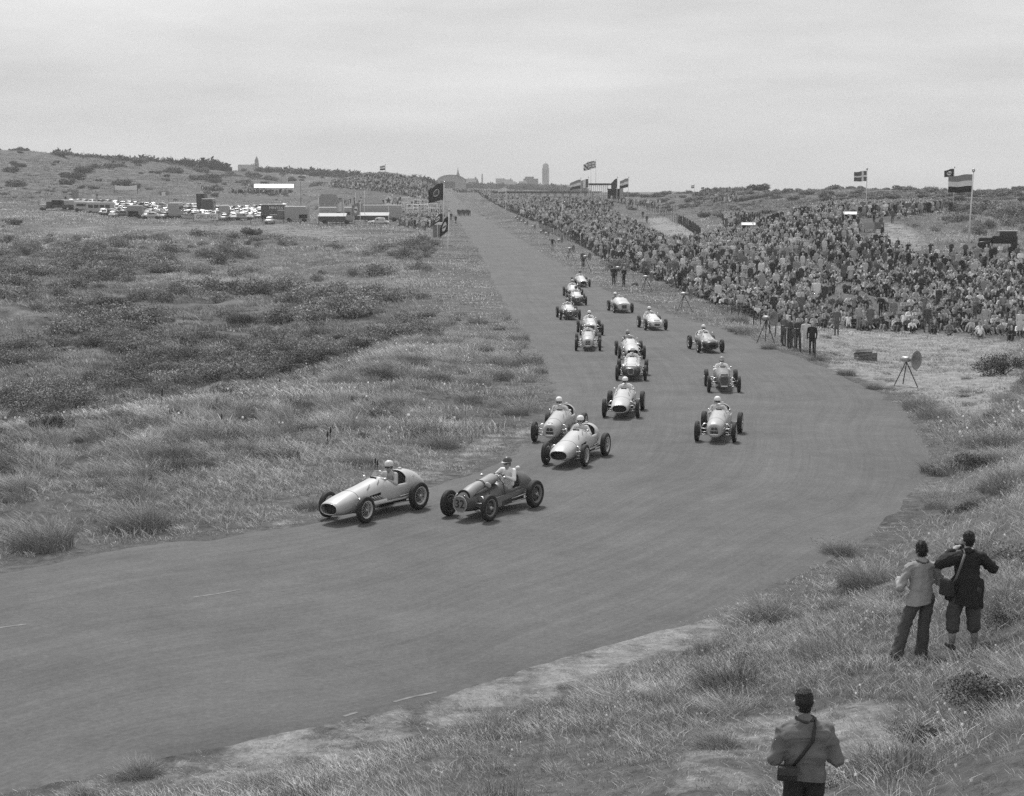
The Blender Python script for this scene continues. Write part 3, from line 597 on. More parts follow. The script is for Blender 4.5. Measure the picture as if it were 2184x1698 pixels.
        if 'v' in opts:
            for i in range(-3, 4): t.box((i * gw / 8, gy + .014, gz), (.008, .008, gh * .86), k=1)
        if 'c' in opts: t.box((0, gy + .016, gz), (.014, .01, gh * .9), k=1); t.box((0, gy + .016, gz), (gw * .9, .01, .01), k=1)
        t.build('grille', [M_BLACK if 'g' not in opts else mat('radiator core', .09, .7, .3, 40), mat('radiator bar', .12, .6)], car)
        if 'f' in opts: t = MB(); pp = [(x * 1.03, gy + .01, gz + z * 1.03) for x, z in ol]; t.tube(pp + [pp[0]], .014, 6, cap=False); t.build('grille_frame', M_STEEL if 'd' not in opts else paint(pv), car, smooth=True)
        if 's' in opts: t = MB(); t.prism([(x * .8, gy - .1, gz + gh * .5 + .07 + z * .22) for x, z in outline('box', gw, gh)], (0, .03, 0), 0); pp = [(x * .84, gy - .06, gz + gh * .5 + .07 + z * .26) for x, z in outline('box', gw, gh)]; t.tube(pp + [pp[0]], .015, 6, cap=False, k=1); t.build('air_scoop', [M_BLACK, paint(pv)], car)
        if 'l' in opts: t = MB(); t.cap((-.11, gy, gz - gh / 2 - .04), (.11, gy, gz - gh / 2 - .04), .035, .035, n=8); t.build('nose_lip', M_WHITE, car, smooth=True)
        if 't' in opts:
            for sx in (-1, 1):
                t = MB(); t.cap((sx * .30, gy - .28, .62), (sx * .36, gy - .42, .66), .075, .085, n=12); t.tube([(sx * .3, gy - .2, .64), (sx * .2, gy - .5, .78)], .03, 7); t.build('damper_cover', M_ALU, car, smooth=True)
    if exhaust:
        sx = exhaust
        t = MB(); t.prism([(sx * .375, .62, .50), (sx * .38, .20, .55), (sx * .38, .18, .63), (sx * .372, .60, .60)], (sx * .012, 0, 0)); o = t.build('exhaust_cutout', M_BLACK, car)
        for i in range(4): q = MB(); q.tube([(sx * .36, .56 - i * .10, .57), (sx * .41, .52 - i * .10, .53), (sx * .42, .44 - i * .1, .47)], .022, 7); q.build('exhaust_stub', M_ALU, car, smooth=True)
        t = MB(); t.cap((sx * .425, .50, .40), (sx * .425, .02, .40), .05, .05, .5, 1, side=(1, 0, 0)); t.build('exhaust_shield', mat('white nose lip', .7, .4), car, smooth=True)
        t = MB(); t.tube([(sx * .43, .5, .36), (sx * .44, -.3, .35), (sx * .47, -1.3, .33), (sx * .47, -1.75, .34)], .03, 8); t.build('exhaust_pipe', M_ALU, car, smooth=True)
        for z in (.42, .33): t = MB(); t.tube([(sx * .43, -.55, z), (sx * .45, -1.0, z + .02)], .011, 6); t.build('side_rod', M_WHITE, car)
    if num:
        txt, x, y, z, rx, ry_, size, tone = num; me = text_mesh(txt, size, 'race_number', .004, M_WHITE if tone > .4 else M_DARK); o = link(bpy.data.objects.new('race_number', me), car, (x, y, z)); o.rotation_euler = (rx, 0, ry_)
    if extra: extra(car, pv)
    # driver
    drv = driver_mesh(shirt, lean); d = empty('person', c, rz, label=dlabel, cat='person', group='drivers in the racing cars'); d.rotation_euler[0] = tilt
    link(bpy.data.objects.new('body', drv), d, (0, 0, .06 if st == 'cooper' else 0))
    hx_ = lean * .30; hp = (hx_, -.55, 1.155 + (.06 if st == 'cooper' else 0))
    head = link(bpy.data.objects.new('head', HEAD), d, hp); head.rotation_euler[2] = look
    hm = link(bpy.data.objects.new('helmet', helmet_mesh(helmet, peak)), head)
    if visor: link(bpy.data.objects.new('goggles', GOGGLES), head)
    return car, d
def build_head():
    c = [(0, (0, -.012, .03), (0, .0, .035), .094, .092, .84, 1.08), (0, (0, .03, -.045), (0, .045, -.085), .062, .042, .95, 1), (0, (0, .085, .015), (0, .112, -.018), .012, .018), (0, (-.028, .078, -.055), (.028, .078, -.055), .014, .014),
         (0, (-.035, .078, .035), (.035, .078, .035), .02, .02), (0, (0, -.03, -.20), (0, -.01, -.05), .058, .054)]
    for s in (-1, 1): c.append((0, (s * .078, -.008, .02), (s * .084, -.015, -.012), .018, .014, .5, 1)); c.append((0, (s * .04, .06, -.015), (s * .045, .045, -.05), .03, .025))
    me = blob('head', c, [M_SKIN], .011, .5, 3); return me
HEAD = build_head()
def _goggles():
    t = MB()
    for s in (-1, 1): t.lathe([(0, .012), (.026, .010), (.034, -.006), (.032, -.02)], 12, c=(s * .036, .098, .022), axis='Y')
    t.tube([(.095 * math.sin(a) * .98, .012 + .098 * math.cos(a), .028) for a in np.linspace(-2.9, 2.9, 26)], .011, 5); return t.mesh('goggles', M_GLASSY, True)
GOGGLES = _goggles()
HM = {}
def helmet_mesh(v, peak):
    k = (v, peak)
    if k in HM: return HM[k]
    t = MB(); t.lathe([(.118, 0), (.122, .02), (.121, .05), (.112, .085), (.09, .12), (.055, .143), (0, .152)], 24, c=(0, -.008, .045)); t.lathe([(.112, .002), (.118, 0)], 24, c=(0, -.008, .045))
    for i, p in enumerate(t.v): t.v[i] = (p[0] * .94, p[1] * 1.12, p[2])
    t.tube([(.115 * math.sin(a) * .95, -.01 + .13 * math.cos(a), .052) for a in np.linspace(0, 6.283, 25)], .006, 5, cap=False, k=1)
    if peak: t.prism([(-.09, .09, .05), (-.08, .15, .045), (-.03, .185, .04), (.03, .185, .04), (.08, .15, .045), (.09, .09, .05)], (0, 0, .008), 1 if v < .4 else 0)
    for s in (-1, 1): t.cap((s * .088, -.03, .045), (s * .09, -.01, -.045), .025, .02, .4, 1, k=2)
    HM[k] = t.mesh('helmet', [mat('helmet %.2f' % v, v, .35, .04), M_WHITE, M_LEATHER], True); return HM[k]
DRV = {}
def driver_mesh(v, lean):
    k = (v, round(lean, 2))
    if k in DRV: return DRV[k]
    dx = lean * .3; c = [(0, (0, -.62, .34), (dx * .5, -.66, .62), .15, .155, 1.15, .85), (0, (dx * .5, -.66, .64), (dx * .85, -.62, .92), .165, .14, 1.3, .85), (0, (dx * .85 - .16, -.61, .96), (dx * .85 + .16, -.61, .96), .085, .085), (0, (dx * .9, -.6, .98), (dx, -.58, 1.04), .08, .06), (1, (dx, -.58, 1.02), (dx, -.565, 1.09), .052, .05)]
    for s in (-1, 1):
        sh = (dx * .85 + s * .20, -.60, .96); el = (dx * .4 + s * .33, -.48, .76); wr = (s * .17, -.34, .85); c += [(0, sh, el, .072, .06), (0, el, wr, .056, .04), (2, wr, (s * .165, -.30, .88), .034, .036)]
        for q in range(4): c.append((2, (s * .165, -.295, .87 + q * .014 - .02), (s * .12, -.275, .865 + q * .014 - .02), .011, .009))
        c.append((2, (s * .15, -.31, .90), (s * .13, -.33, .92), .012, .01)); c += [(3, (s * .1, -.5, .34), (s * .13, .0, .42), .085, .07)]
    me = blob('body', c, [mat('shirt %.2f' % v, v, .8, .1, 8, .5), M_SKIN, mat('glove', .12, .8), mat('trousers', .1, .9)], .016, .55, 2); DRV[k] = me; return me
def pipes_extra(car, pv):
    for i in range(4):
        t = MB(); t.tube([(-.30, .62 - i * .17, .72), (-.46, .56 - i * .17, .70), (-.50, .44 - i * .17, .62)], .025, 7); t.build('exhaust_stub', M_STEEL, car, smooth=True)
def humps_extra(car, pv):
    for sx in (-1, 1): t = MB(); t.cap((sx * .12 - .2, .02, 1.0), (sx * .12 - .2, -.02, 1.0), .045, .045, 1, .6); t.build('scuttle_vent', M_BLACK, car, smooth=True)
def plate_extra(car, pv): t = MB(); t.box((0, 1.47, .62), (.36, .02, .13), rx=-.5); t.build('number_plate', M_WHITE, car)
def cooper_extra(car, pv):
    t = MB(); P = [(0, 1.36, .55), (0, 1.18, .66), (0, .95, .75), (0, .65, .80), (0, .35, .84), (0, .0, .90)]; t.tube(P, [.17, .165, .15, .14, .145, .15], 16, side=(1, 0, 0), flat=(1.15, .85)); t.build('air_duct', mat('ribbed duct', .30, .5, .1), car, smooth=True)
    t = MB(); t.lathe([(.15, 0), (.19, .02), (.195, .06), (.16, .07)], 20, c=(0, 1.30, .60), axis='Y', a0=0, a1=math.pi); t.build('duct_mouth', M_BLACK, car, smooth=True)
    t = MB(); t.cap((-.24, .55, .80), (-.22, .57, .83), .075, .07, n=14); t.build('filler_dome', mat('dome', .35, .4), car, smooth=True)
    t = MB(); t.lathe([(0, .0), (.205, 0), (.21, .012), (.20, .02), (0, .02)], 28, c=(0, 1.50, .44), axis='Y'); d = t.build('number_disc', [mat('disc ground', .2, .6)], car)
    t = MB(); t.tube([(.21 * math.cos(a), 1.515, .44 + .21 * math.sin(a)) for a in np.linspace(0, 6.283, 29)], .013, 6, cap=False); t.build('disc_rim', M_ALU, car, smooth=True)
    me = text_mesh('32', .30, 'race_number', .004, mat('black number', .02, .6)); o = link(bpy.data.objects.new('race_number', me), d, (0, 1.528, .44)); o.rotation_euler = (R(90), 0, math.pi)
    for sx in (-1, 1):
        t = MB(); t.prism([(sx * .31, .75, .20), (sx * .31, -.95, .22), (sx * .31, -.95, .50), (sx * .31, .75, .46)], (sx * .07, 0, 0)); t.build('side_tank', paint(.17), car)
        t = MB(); t.prism([(sx * .382, .1, .21), (sx * .382, -.9, .23), (sx * .382, -.9, .40), (sx * .382, .1, .33)], (sx * .006, 0, 0)); t.build('side_louvre_panel', M_DARK, car)
    t = MB(); t.tube([(-.36, .66, .5), (-.3, .62, .72), (-.1, .62, .93), (.1, .62, .93)], .014, 5); t.build('body_strap', M_DARK, car); t = MB(); t.tube([(-.38, -.02, .5), (-.34, .0, .78), (-.2, .0, .92)], .016, 5); t.build('body_strap', M_DARK, car)
    t = MB(); t.cap((0, -1.22, 1.0), (0, -1.26, 1.0), .05, .05); t.build('tail_badge', M_WHITE, car)
def num_extra(txt, size, x, y, z, rx, rz, dark=False):
    def f(car, pv):
        me = text_mesh(txt, size, 'race_number', .003, M_DARK if dark else M_WHITE); o = link(bpy.data.objects.new('race_number', me), car, (x, y, z)); o.rotation_euler = (rx, 0, rz)
    return f
def roundel_extra(car, pv): t = MB(); t.tube([(.075 * math.cos(a), 1.50 - .012 + .0 * a, .685 + .05 * math.sin(a)) for a in np.linspace(0, 6.283, 25)], .014, 6, cap=False); t.build('roundel', M_WHITE, car)
CARS = [
 race_car(740, 1111.5, 35, 'oval', 0.46, 'leading pale race car with wide oval nose hugging the inside of the bend', ('mouth', 0, 0, 0, 0), 'wire', exhaust=-1, helmet=.62, shirt=.42, lean=-.2, look=.1, dlabel='driver in light helmet and goggles in the leading pale oval-nosed car', extra=num_extra('2', .42, -.33, -1.28, .72, R(80), R(-90)), steer=.05),
 race_car(1000.5, 1111.5, 33, 'cooper', 0.10, 'dark race car with 32 on its round nose disc, running beside the leader', ('oval', 0.10, .1, .44, 1.42), 'dark', low=.10, helmet=.10, shirt=.82, lean=-.35, look=-.1, peak=True, dlabel='driver in white shirt and dark peaked helmet in the dark car numbered 32', extra=cooper_extra),
 race_car(1179, 945, 14, 'twin', 0.42, 'pale race car with twin-grille nose and white roundel, inside line behind the two leaders', ('twin', 0, 0, .43, 1.61), 'wire', helmet=.82, shirt=.5, lean=.5, look=.1, dlabel='driver in white helmet in the twin-grille car nearest the grass verge', extra=roundel_extra, visor='goggles'),
 race_car(1206, 997.5, 20, 'oval', 0.46, 'pale oval-nosed race car running third in front of the twin-grille car', ('mouth', 0, 0, 0, 0), 'wire', exhaust=-1, helmet=.84, shirt=.55, lean=.15, dlabel='driver in white helmet in the oval-nosed car running third'),
 race_car(1324.5, 894, 9, 'oval', 0.46, 'pale oval-nosed race car driving alone in the middle of the bend', ('mouth', 0, 0, 0, 0), 'wire', exhaust=-1, helmet=.84, shirt=.6, lean=0, dlabel='driver in white helmet in the lone oval-nosed car in mid bend'),
 race_car(1526, 946.6, 13, 'twin', 0.42, 'pale twin-grille race car alone on the outside of the bend', ('twin', 0, 0, .43, 1.61), 'wire', helmet=.82, shirt=.5, lean=.4, look=.25, dlabel='driver in white helmet with a dark stripe in the outermost twin-grille car'),
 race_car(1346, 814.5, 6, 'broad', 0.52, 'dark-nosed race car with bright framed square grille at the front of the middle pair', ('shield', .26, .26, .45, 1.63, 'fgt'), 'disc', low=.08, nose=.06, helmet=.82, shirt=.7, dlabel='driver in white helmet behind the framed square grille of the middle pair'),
 race_car(1347, 768.8, 0, 'oval', 0.51, 'pale race car with side exhaust stubs directly behind the framed-grille car', ('mouth', 0, 0, 0, 0), 'disc', helmet=.3, shirt=.15, lean=.3, dlabel='bareheaded-looking driver in dark top in the rear car of the middle pair', extra=pipes_extra),
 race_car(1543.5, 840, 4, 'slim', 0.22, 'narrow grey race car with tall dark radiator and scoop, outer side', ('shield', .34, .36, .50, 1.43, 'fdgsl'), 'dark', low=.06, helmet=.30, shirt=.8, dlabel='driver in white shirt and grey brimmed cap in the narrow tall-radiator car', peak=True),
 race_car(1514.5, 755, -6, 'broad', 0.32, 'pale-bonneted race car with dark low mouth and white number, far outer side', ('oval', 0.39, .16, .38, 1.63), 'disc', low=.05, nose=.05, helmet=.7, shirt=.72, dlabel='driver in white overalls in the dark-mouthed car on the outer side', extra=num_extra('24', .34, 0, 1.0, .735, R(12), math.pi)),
 race_car(1254, 750.5, 3, 'twin', 0.46, 'small pale twin-grille race car on the inside half of the track', ('twin', 0, 0, .43, 1.61), 'disc', helmet=.84, shirt=.6, dlabel='driver in white cap-like helmet in the small distant twin-grille car'),
 race_car(1261.5, 717.5, -2, 'twin', 0.56, 'white-bodied race car with dark inverted trapezoid grille tucked behind a twin-grille car', ('shield', .26, .2, .5, 1.62, 'g'), 'disc', helmet=.82, shirt=.85, dlabel='driver in white overalls sitting high in the white-bodied car'),
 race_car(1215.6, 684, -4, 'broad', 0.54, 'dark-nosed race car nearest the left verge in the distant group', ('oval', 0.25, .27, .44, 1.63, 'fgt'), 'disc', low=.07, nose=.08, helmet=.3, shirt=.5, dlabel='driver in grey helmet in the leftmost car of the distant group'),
 race_car(1231.5, 653, -2, 'broad', 0.58, 'dark-nosed race car with bright ring around its grille, distant left file', ('oval', 0.25, .27, .44, 1.63, 'fgt'), 'disc', low=.07, nose=.07, helmet=.1, shirt=.6, dlabel='driver in dark helmet behind the bright ring grille'),
 race_car(1224.5, 636.5, -3, 'broad', 0.58, 'pale race car almost hidden behind the ring-grille car', ('oval', 0.25, .2, .44, 1.63), 'disc', helmet=.5, shirt=.8, dlabel='driver in white shirt in the half-hidden distant car', nose=.2),
 race_car(1329, 669.3, -7, 'wide', 0.52, 'wide pale race car with square barred grille, alone mid-track in the distance', ('box', .36, .27, .44, 1.51, 'fdvcg'), 'disc', helmet=.82, shirt=.3, lean=.9, dlabel='driver in white helmet sitting to one side in the wide square-grilled car', extra=humps_extra),
 race_car(1398, 706.8, -6, 'broad', 0.62, 'pale race car with white plate above its small barred grille, below the tripod loudspeakers', ('box', .34, .13, .36, 1.63, 'gc'), 'disc', helmet=.8, shirt=.55, lean=.3, dlabel='driver in pale helmet in the car with the white nose plate', extra=plate_extra),
 race_car(1242, 613.3, -5, 'oval', 0.55, 'last pale race car of the field farthest up the straight', ('mouth', 0, 0, 0, 0), 'disc', helmet=.12, shirt=.5, dlabel='driver in dark helmet in the very last car'),
]
# ------------------------------------------------------------------ people
M_SKINC = mat('pale skin', .5, .7)  # paler than the other skin so that small heads stand out
M_COAT = mat('cloth', .2, .9, .12, 10, .4, attr=('obj', 0)); M_HAIRV = mat('hair or hat', .1, .8, .2, 30, .3, attr=('obj', 1)); M_TRS = mat('trouser cloth', .1, .9, .12, 10, .4, attr=('obj', 2)); M_SHOE = mat('shoe leather', .025, .5)
def pose_caps(kind):
    """0 coat, 1 skin, 2 hair, 3 trousers, 4 shoes; the figure faces +Y and stands or sits on z = 0"""
    c = []
    def head(x, y, z): c.extend([(1, (x, y, z), (x, y + .01, z + .03), .088, .09, .85, 1.05), (1, (x, y + .06, z - .06), (x, y + .05, z - .06), .035, .035), (1, (x, y - .02, z - .17), (x, y, z - .05), .055, .05), (2, (x, y - .03, z + .04), (x, y - .01, z + .075), .088, .085, .9, 1.08)])
    def arm(s, sh, el, wr): c.extend([(0, sh, el, .06, .05), (0, el, wr, .048, .036), (1, wr, tuple(Vector(wr) + (Vector(wr) - Vector(el)).normalized() * .08), .034, .03, 1.1, .6)])
    if kind.startswith('stand'):
        long = kind in ('stand_coat', 'stand_front_coat'); sp = .09 if kind != 'stand_wide' else .15
        for s in (-1, 1):
            c += [(3, (s * .08, 0, .90), (s * sp, .02, .5), .09, .068), (3, (s * sp, .02, .5), (s * (sp + .01), 0, .12), .068, .055), (4, (s * sp, -.03, .045), (s * (sp + .03), .13, .04), .045, .04)]
        c += [(0, (0, 0, 1.0), (0, 0, 1.2), .14, .145, 1.2, .8), (0, (0, 0, 1.2), (0, -.01, 1.38), .145, .12, 1.3, .85), (0, (-.15, -.01, 1.41), (.15, -.01, 1.41), .065, .065), (0, (0, 0, .95), (0, 0, 1.05), .15, .14, 1.15, .85)]
        if long: c.append((0, (0, 0, .55), (0, 0, 1.0), .175, .15, 1.2, .9))
        head(0, .01, 1.62)
        for s in (-1, 1):
            if kind in ('stand_front', 'stand_front_coat'): arm(s, (s * .2, -.01, 1.39), (s * .27, .02, 1.12), (s * .10, .2, 1.14))
            elif kind == 'stand_up': arm(s, (s * .2, -.01, 1.39), (s * .33, .1, 1.28), (s * .09, .17, 1.56))
            elif kind == 'stand_wave': arm(s, (s * .2, 0, 1.39), (s * .38, .05, 1.40 if s > 0 else 1.1), (s * .42, .12, 1.62 if s > 0 else .9))
            else: arm(s, (s * .2, -.01, 1.39), (s * .25, -.02, 1.10), (s * .23, .05, .85))
    else:
        lean = {'sit_knees': .0, 'sit_back': -.22, 'sit_side': .08, 'sit_legs': -.06}[kind]; dx = .1 if kind == 'sit_side' else 0
        c += [(0, (0, 0, .13), (dx * .5, lean * .4, .35), .15, .14, 1.2, .85), (0, (dx * .5, lean * .4, .35), (dx, lean, .58), .14, .12, 1.3, .85), (0, (dx - .15, lean, .60), (dx + .15, lean, .60), .063, .063)]
        head(dx, lean + .03, .82)
        for s in (-1, 1):
            if kind in ('sit_knees', 'sit_side'): kn, an = (s * .13 + dx, .42, .44), (s * .11, .66, .09)
            elif kind == 'sit_back': kn, an = (s * .12, .45, .30), (s * .14, .88, .08)
            else: kn, an = (s * .2, .45, .22), (-s * .05, .68, .08)
            c += [(3, (s * .09, .05, .13), kn, .092, .07), (3, kn, an, .068, .05), (4, an, (an[0], an[1] + .12, an[2] + .03), .045, .04)]
            sh = (dx + s * .19, lean, .58)
            if kind == 'sit_back': arm(s, sh, (s * .28, lean - .12, .34), (s * .28, lean - .2, .08))
            else: arm(s, sh, (dx + s * .27, .16, .36), (s * .1 + dx, .40, .42))
    return c
KINDS_ = ['stand_coat', 'stand_plain', 'stand_front', 'stand_front_coat', 'stand_wide', 'stand_up', 'stand_wave', 'sit_knees', 'sit_back', 'sit_side', 'sit_legs']
FIG = {}; LOW = {}
def low_arrays(me):
    me.calc_loop_triangles(); n = len(me.vertices); v = np.empty(n * 3); me.vertices.foreach_get('co', v); t = np.empty(len(me.loop_triangles) * 3, np.int32); me.loop_triangles.foreach_get('vertices', t)
    mi = np.array([me.polygons[x.polygon_index].material_index for x in me.loop_triangles], np.int32); return v.reshape(-1, 3), t.reshape(-1, 3), mi
for k in KINDS_:
    FIG[k] = blob('person_' + k, pose_caps(k), [M_COAT, M_SKINC, M_HAIRV, M_TRS, M_SHOE], .026, .22, 1)
    lo = blob('low', pose_caps(k), [M_COAT, M_SKIN, M_HAIRV, M_TRS, M_SHOE], .045, None, 1)
    LOW[k] = low_arrays(blob('low', pose_caps(k), [M_COAT, M_SKIN, M_HAIRV, M_TRS, M_SHOE], .045, 170 / max(len(lo.polygons) * 1.0, 170), 1))
TONES = [.03, .04, .06, .09, .14, .2, .28, .36, .45, .55, .7]
def figure(kind, p, face, coat, hair, trs, label, group, h=1.0, sink=0):
    o = bpy.data.objects.new('person', FIG[kind]); link(o, None, up(p, -sink)); o.rotation_euler[2] = face; o.scale = (h, h, h); o.color = (coat, hair, trs, 1); return tag(o, label, 'person', group)
def face_to(p, tx, ty): return math.atan2(-(tx - p.x), ty - p.y)
# marshals, policemen and other people who stand apart
LONE = [('stand_plain', 1309, 608.5, .035, .04, .03, 'policeman in dark uniform and peaked cap, left one of two by the tripod loudspeaker', 2.9),
 ('stand_front', 1330.5, 611.5, .03, .5, .03, 'policeman in dark uniform and pale cap, right one of two by the tripod loudspeaker', 2.4),
 ('stand_plain', 1243, 569.5, .10, .05, .06, 'man in a grey suit standing on the verge between two distant loudspeakers', 3.3),
 ('stand_wave', 1178, 534, .03, .06, .3, 'small figure in a dark knee-length coat waving an arm on the far verge', 3.3),
 ('stand_front', 1683, 744, .08, .05, .08, 'man in a dark coat behind the fence just right of the nearest crowd loudspeaker', 2.0),
 ('stand_plain', 1692, 742, .30, .06, .2, 'man in a mid grey suit, second from the left by the fence', 2.2),
 ('stand_front', 1702, 746, .06, .05, .06, 'man in dark clothes with folded arms by the fence', 2.4),
 ('stand_plain', 1718, 750, .62, .5, .62, 'bareheaded man in white overalls by the fence', 3.0),
 ('stand_plain', 1731, 757, .035, .4, .03, 'grey haired man in a dark suit, rightmost of the standing group by the fence', 2.7),
 ('stand_front', 1672, 738, .14, .3, .1, 'man in grey beside the loudspeaker horn at the fence', 2.2),
 ('stand_plain', 2027, 456.5, .03, .04, .03, 'lone man in a dark coat on the crest under the dark flag', 2.4),
 ('stand_plain', 1784, 716, .13, .06, .12, 'tall man in a long coat standing before the seated front row', 2.6),
 ('stand_coat', 1855, 706, .14, .05, .1, 'man in a long grey raincoat standing among seated people at the front right', 2.5),
 ('stand_front', 1878, 680, .03, .3, .03, 'person in black standing in the middle of the seated crowd', 2.6),
 ('stand_coat', 1905, 690, .22, .06, .2, 'person in a pale long coat beside the person in black', 2.6),
 ('sit_knees', 1955, 702, .1, .06, .2, 'left one of a couple sitting alone on the sand below the crowd', 2.6),
 ('sit_knees', 1966, 702, .07, .04, .1, 'right one of a couple sitting alone on the sand below the crowd', 2.6),
 ('stand_plain', 2103, 563, .5, .4, .3, 'woman in a white blouse standing by the old car at the right', 2.4),
 ('stand_plain', 2114, 566, .03, .06, .03, 'man in a dark suit standing by the old car at the right', 2.4),
 ('stand_coat', 1867, 531, .04, .06, .03, 'man in a dark coat standing before the crowd below the sandy mound', 2.7),
 ('stand_coat', 1881, 514, .03, .05, .03, 'figure in black leaning at the notice board on the sandy mound', 2.0),
 ('stand_front', 1864, 478, .05, .04, .04, 'policeman standing on the sandy mound right of the cross flag pole', 2.4),
 ('sit_knees', 1880, 476, .2, .05, .1, 'person sitting on the crest of the sandy mound', 2.6),
 ('stand_plain', 1903, 476, .1, .06, .08, 'man standing on the sandy mound beside a seated person', 2.5),
 ('stand_plain', 972, 477, .04, .05, .04, 'dark figure on the verge just right of the second dark flag', 3.1),
 ('stand_plain', 962, 470, .08, .05, .05, 'dark figure in front of the paddock crowd edge', 3.1),
 ('stand_plain', 1371, 466, .04, .05, .04, 'dark figure standing on the grassy mound behind the far crowd, left of two', 2.8),
 ('stand_plain', 1379.5, 477, .03, .05, .03, 'dark figure standing on the grassy mound behind the far crowd, right of two', 2.8),
 ('stand_plain', 676.5, 473, .62, .06, .6, 'man in white overalls beside the pale box van in the paddock', 3.1),
 ('stand_plain', 560, 474, .03, .04, .03, 'pair of dark figures in front of the lorry, left one', 3.1), ('stand_plain', 566, 475, .03, .05, .03, 'pair of dark figures in front of the lorry, right one', 3.1),
 ('stand_plain', 140, 431.5, .04, .05, .04, 'dark figure on the flat roof of a van at the far left', 3.1), ('stand_plain', 146, 431.5, .45, .3, .3, 'pale figure on a van roof at the far left', 3.1),
 ('stand_plain', 298, 442, .5, .5, .1, 'left of two people standing high behind the wooden booth', 3.1), ('stand_plain', 304, 442, .5, .5, .12, 'right of two people standing high behind the wooden booth', 3.1),
 ('stand_front', 207, 425, .04, .05, .04, 'figure alone on the dune slope left of the white banner', 3.1), ('stand_plain', 277, 405, .03, .05, .03, 'dark figure before the white banner', 3.1), ('stand_plain', 280.5, 405, .03, .05, .03, 'second dark figure before the white banner', 3.1)]
for k in range(9): LONE.append((('stand_plain', 'stand_coat', 'stand_wide')[k % 3], 977 + k * 3.1, 460 + (k % 3), .03 + .02 * (k % 3), .05, .04, 'dark figure crossing the far straight, %s in its group' % ['leftmost', 'second from left', 'third from left', 'fourth from left', 'middle', 'fourth from right', 'third from right', 'second from right', 'rightmost'][k], 3.1))
for (kd, px, py, co, ha, tr, lab, fc) in LONE:
    p = hit(px, py); figure(kd, p, R(180) + (fc - 3.1), co, ha, tr, lab, 'people standing apart from the crowd', 1.0)
# the crowd on the dunes
def crowd_points(poly, D0, D1, sp, pad=0):
    pts = []
    pxs = [q[0] for q in poly]; xa, xb = min(pxs) - 5, max(pxs) + 5
    x0, x1 = (xa - CX) / FP * D1 if xa < CX else (xa - CX) / FP * D0, (xb - CX) / FP * D1 if xb > CX else (xb - CX) / FP * D0
    gx, gy = np.meshgrid(np.arange(x0, x1, sp), np.arange(D0, D1, sp)); gx = gx + np.random.uniform(-.38, .38, gx.shape) * sp; gy = gy + np.random.uniform(-.38, .38, gx.shape) * sp
    gx, gy = gx.ravel(), gy.ravel(); gz = ground(gx, gy); qx, qy, _ = project(gx, gy, gz); ok = inpoly(qx, qy, poly) & (rdist(gx, gy) > 3); return gx[ok], gy[ok], gz[ok], qx[ok], qy[ok]
MAIN = crowd_points(CROWD_AREA, 95, 480, .86)
X_, Y_, Z_, QX, QY = MAIN
sandy = grid_at(sandw, X_, Y_); clump = fbm(X_ / 4.5, Y_ / 4.5, 91)
keep = (np.random.rand(len(X_)) < np.interp(Y_, [95, 130, 160, 480], [.62, .86, .93, .8])) & ~((QX > 1830) & (QX < 2010) & (QY > 466) & (QY < 532)) & (clump > .31) & (np.random.rand(len(X_)) > .3 * (clump < .36))
X_, Y_, Z_, QX, QY, clump = [a[keep] for a in (X_, Y_, Z_, QX, QY, clump)]
pst = np.where(QX > 1500, np.interp(Y_, [105, 130, 150, 165, 200], [.03, .06, .25, .6, .9]), np.interp(Y_, [130, 170, 240, 300], [.06, .22, .5, .45])) * np.clip(.4 + 1.8 * (clump - .3), .2, 1.15)
stand = np.random.rand(len(X_)) < pst
STK = ['stand_coat', 'stand_plain', 'stand_front', 'stand_front_coat', 'stand_wide', 'stand_up', 'stand_coat', 'stand_front_coat']; SIK = ['sit_knees', 'sit_knees', 'sit_back', 'sit_side', 'sit_legs']
def tone_pick(): return random.choices(TONES, [12, 12, 12, 10, 8, 7, 7, 8, 8, 8, 8])[0] * random.uniform(.85, 1.15)
order = np.argsort(Y_); nI = 255
vis = [i for i in order]
LANDM = [(1485, 627, 'the second loudspeaker tripod'), (1655, 680, 'the fence loudspeaker'), (1720, 750, 'the standing group in suits'), (1790, 715, 'the tall man in the long coat'), (1880, 690, 'the person in black'), (1960, 702, 'the couple on the sand'), (2070, 600, 'the big flagpole'), (2110, 566, 'the old car'), (2150, 700, 'the right edge of the crowd')]
cnt = {}
ORD = ['nearest', 'second nearest', 'third nearest', 'fourth nearest', 'fifth nearest', 'sixth nearest', 'seventh nearest', 'eighth nearest', 'ninth nearest', 'tenth nearest', 'eleventh nearest', 'twelfth nearest']
people = []; rest = []
for i in vis:
    k = random.choice(STK if stand[i] else SIK); rec = (k, i, tone_pick(), random.choice([.03, .04, .06, .1, .18, .3, .5]), random.choice([.03, .05, .08, .12, .2, .3]), random.uniform(.92, 1.06))
    if len(people) < nI and -20 < QX[i] < 2190: people.append(rec)
    else: rest.append(rec)
named = []
for rec in people:
    k, i, co, ha, tr, h = rec; lm = min(LANDM, key=lambda l: math.hypot(l[0] - QX[i], (l[1] - QY[i]) * 1.5)); d = math.hypot(lm[0] - QX[i], lm[1] - QY[i])
    desc = ('black' if co < .045 else 'dark grey' if co < .11 else 'mid grey' if co < .24 else 'pale grey' if co < .42 else 'white') + (' coat' if 'coat' in k else ' jacket')
    pos = {'sit_knees': 'knees drawn up', 'sit_back': 'leaning back', 'sit_side': 'turned sideways', 'sit_legs': 'cross-legged'}.get(k, 'hands raised' if k == 'stand_up' else 'standing')
    named.append((desc, pos, lm[2], d, rec))
named.sort(key=lambda q: q[3])
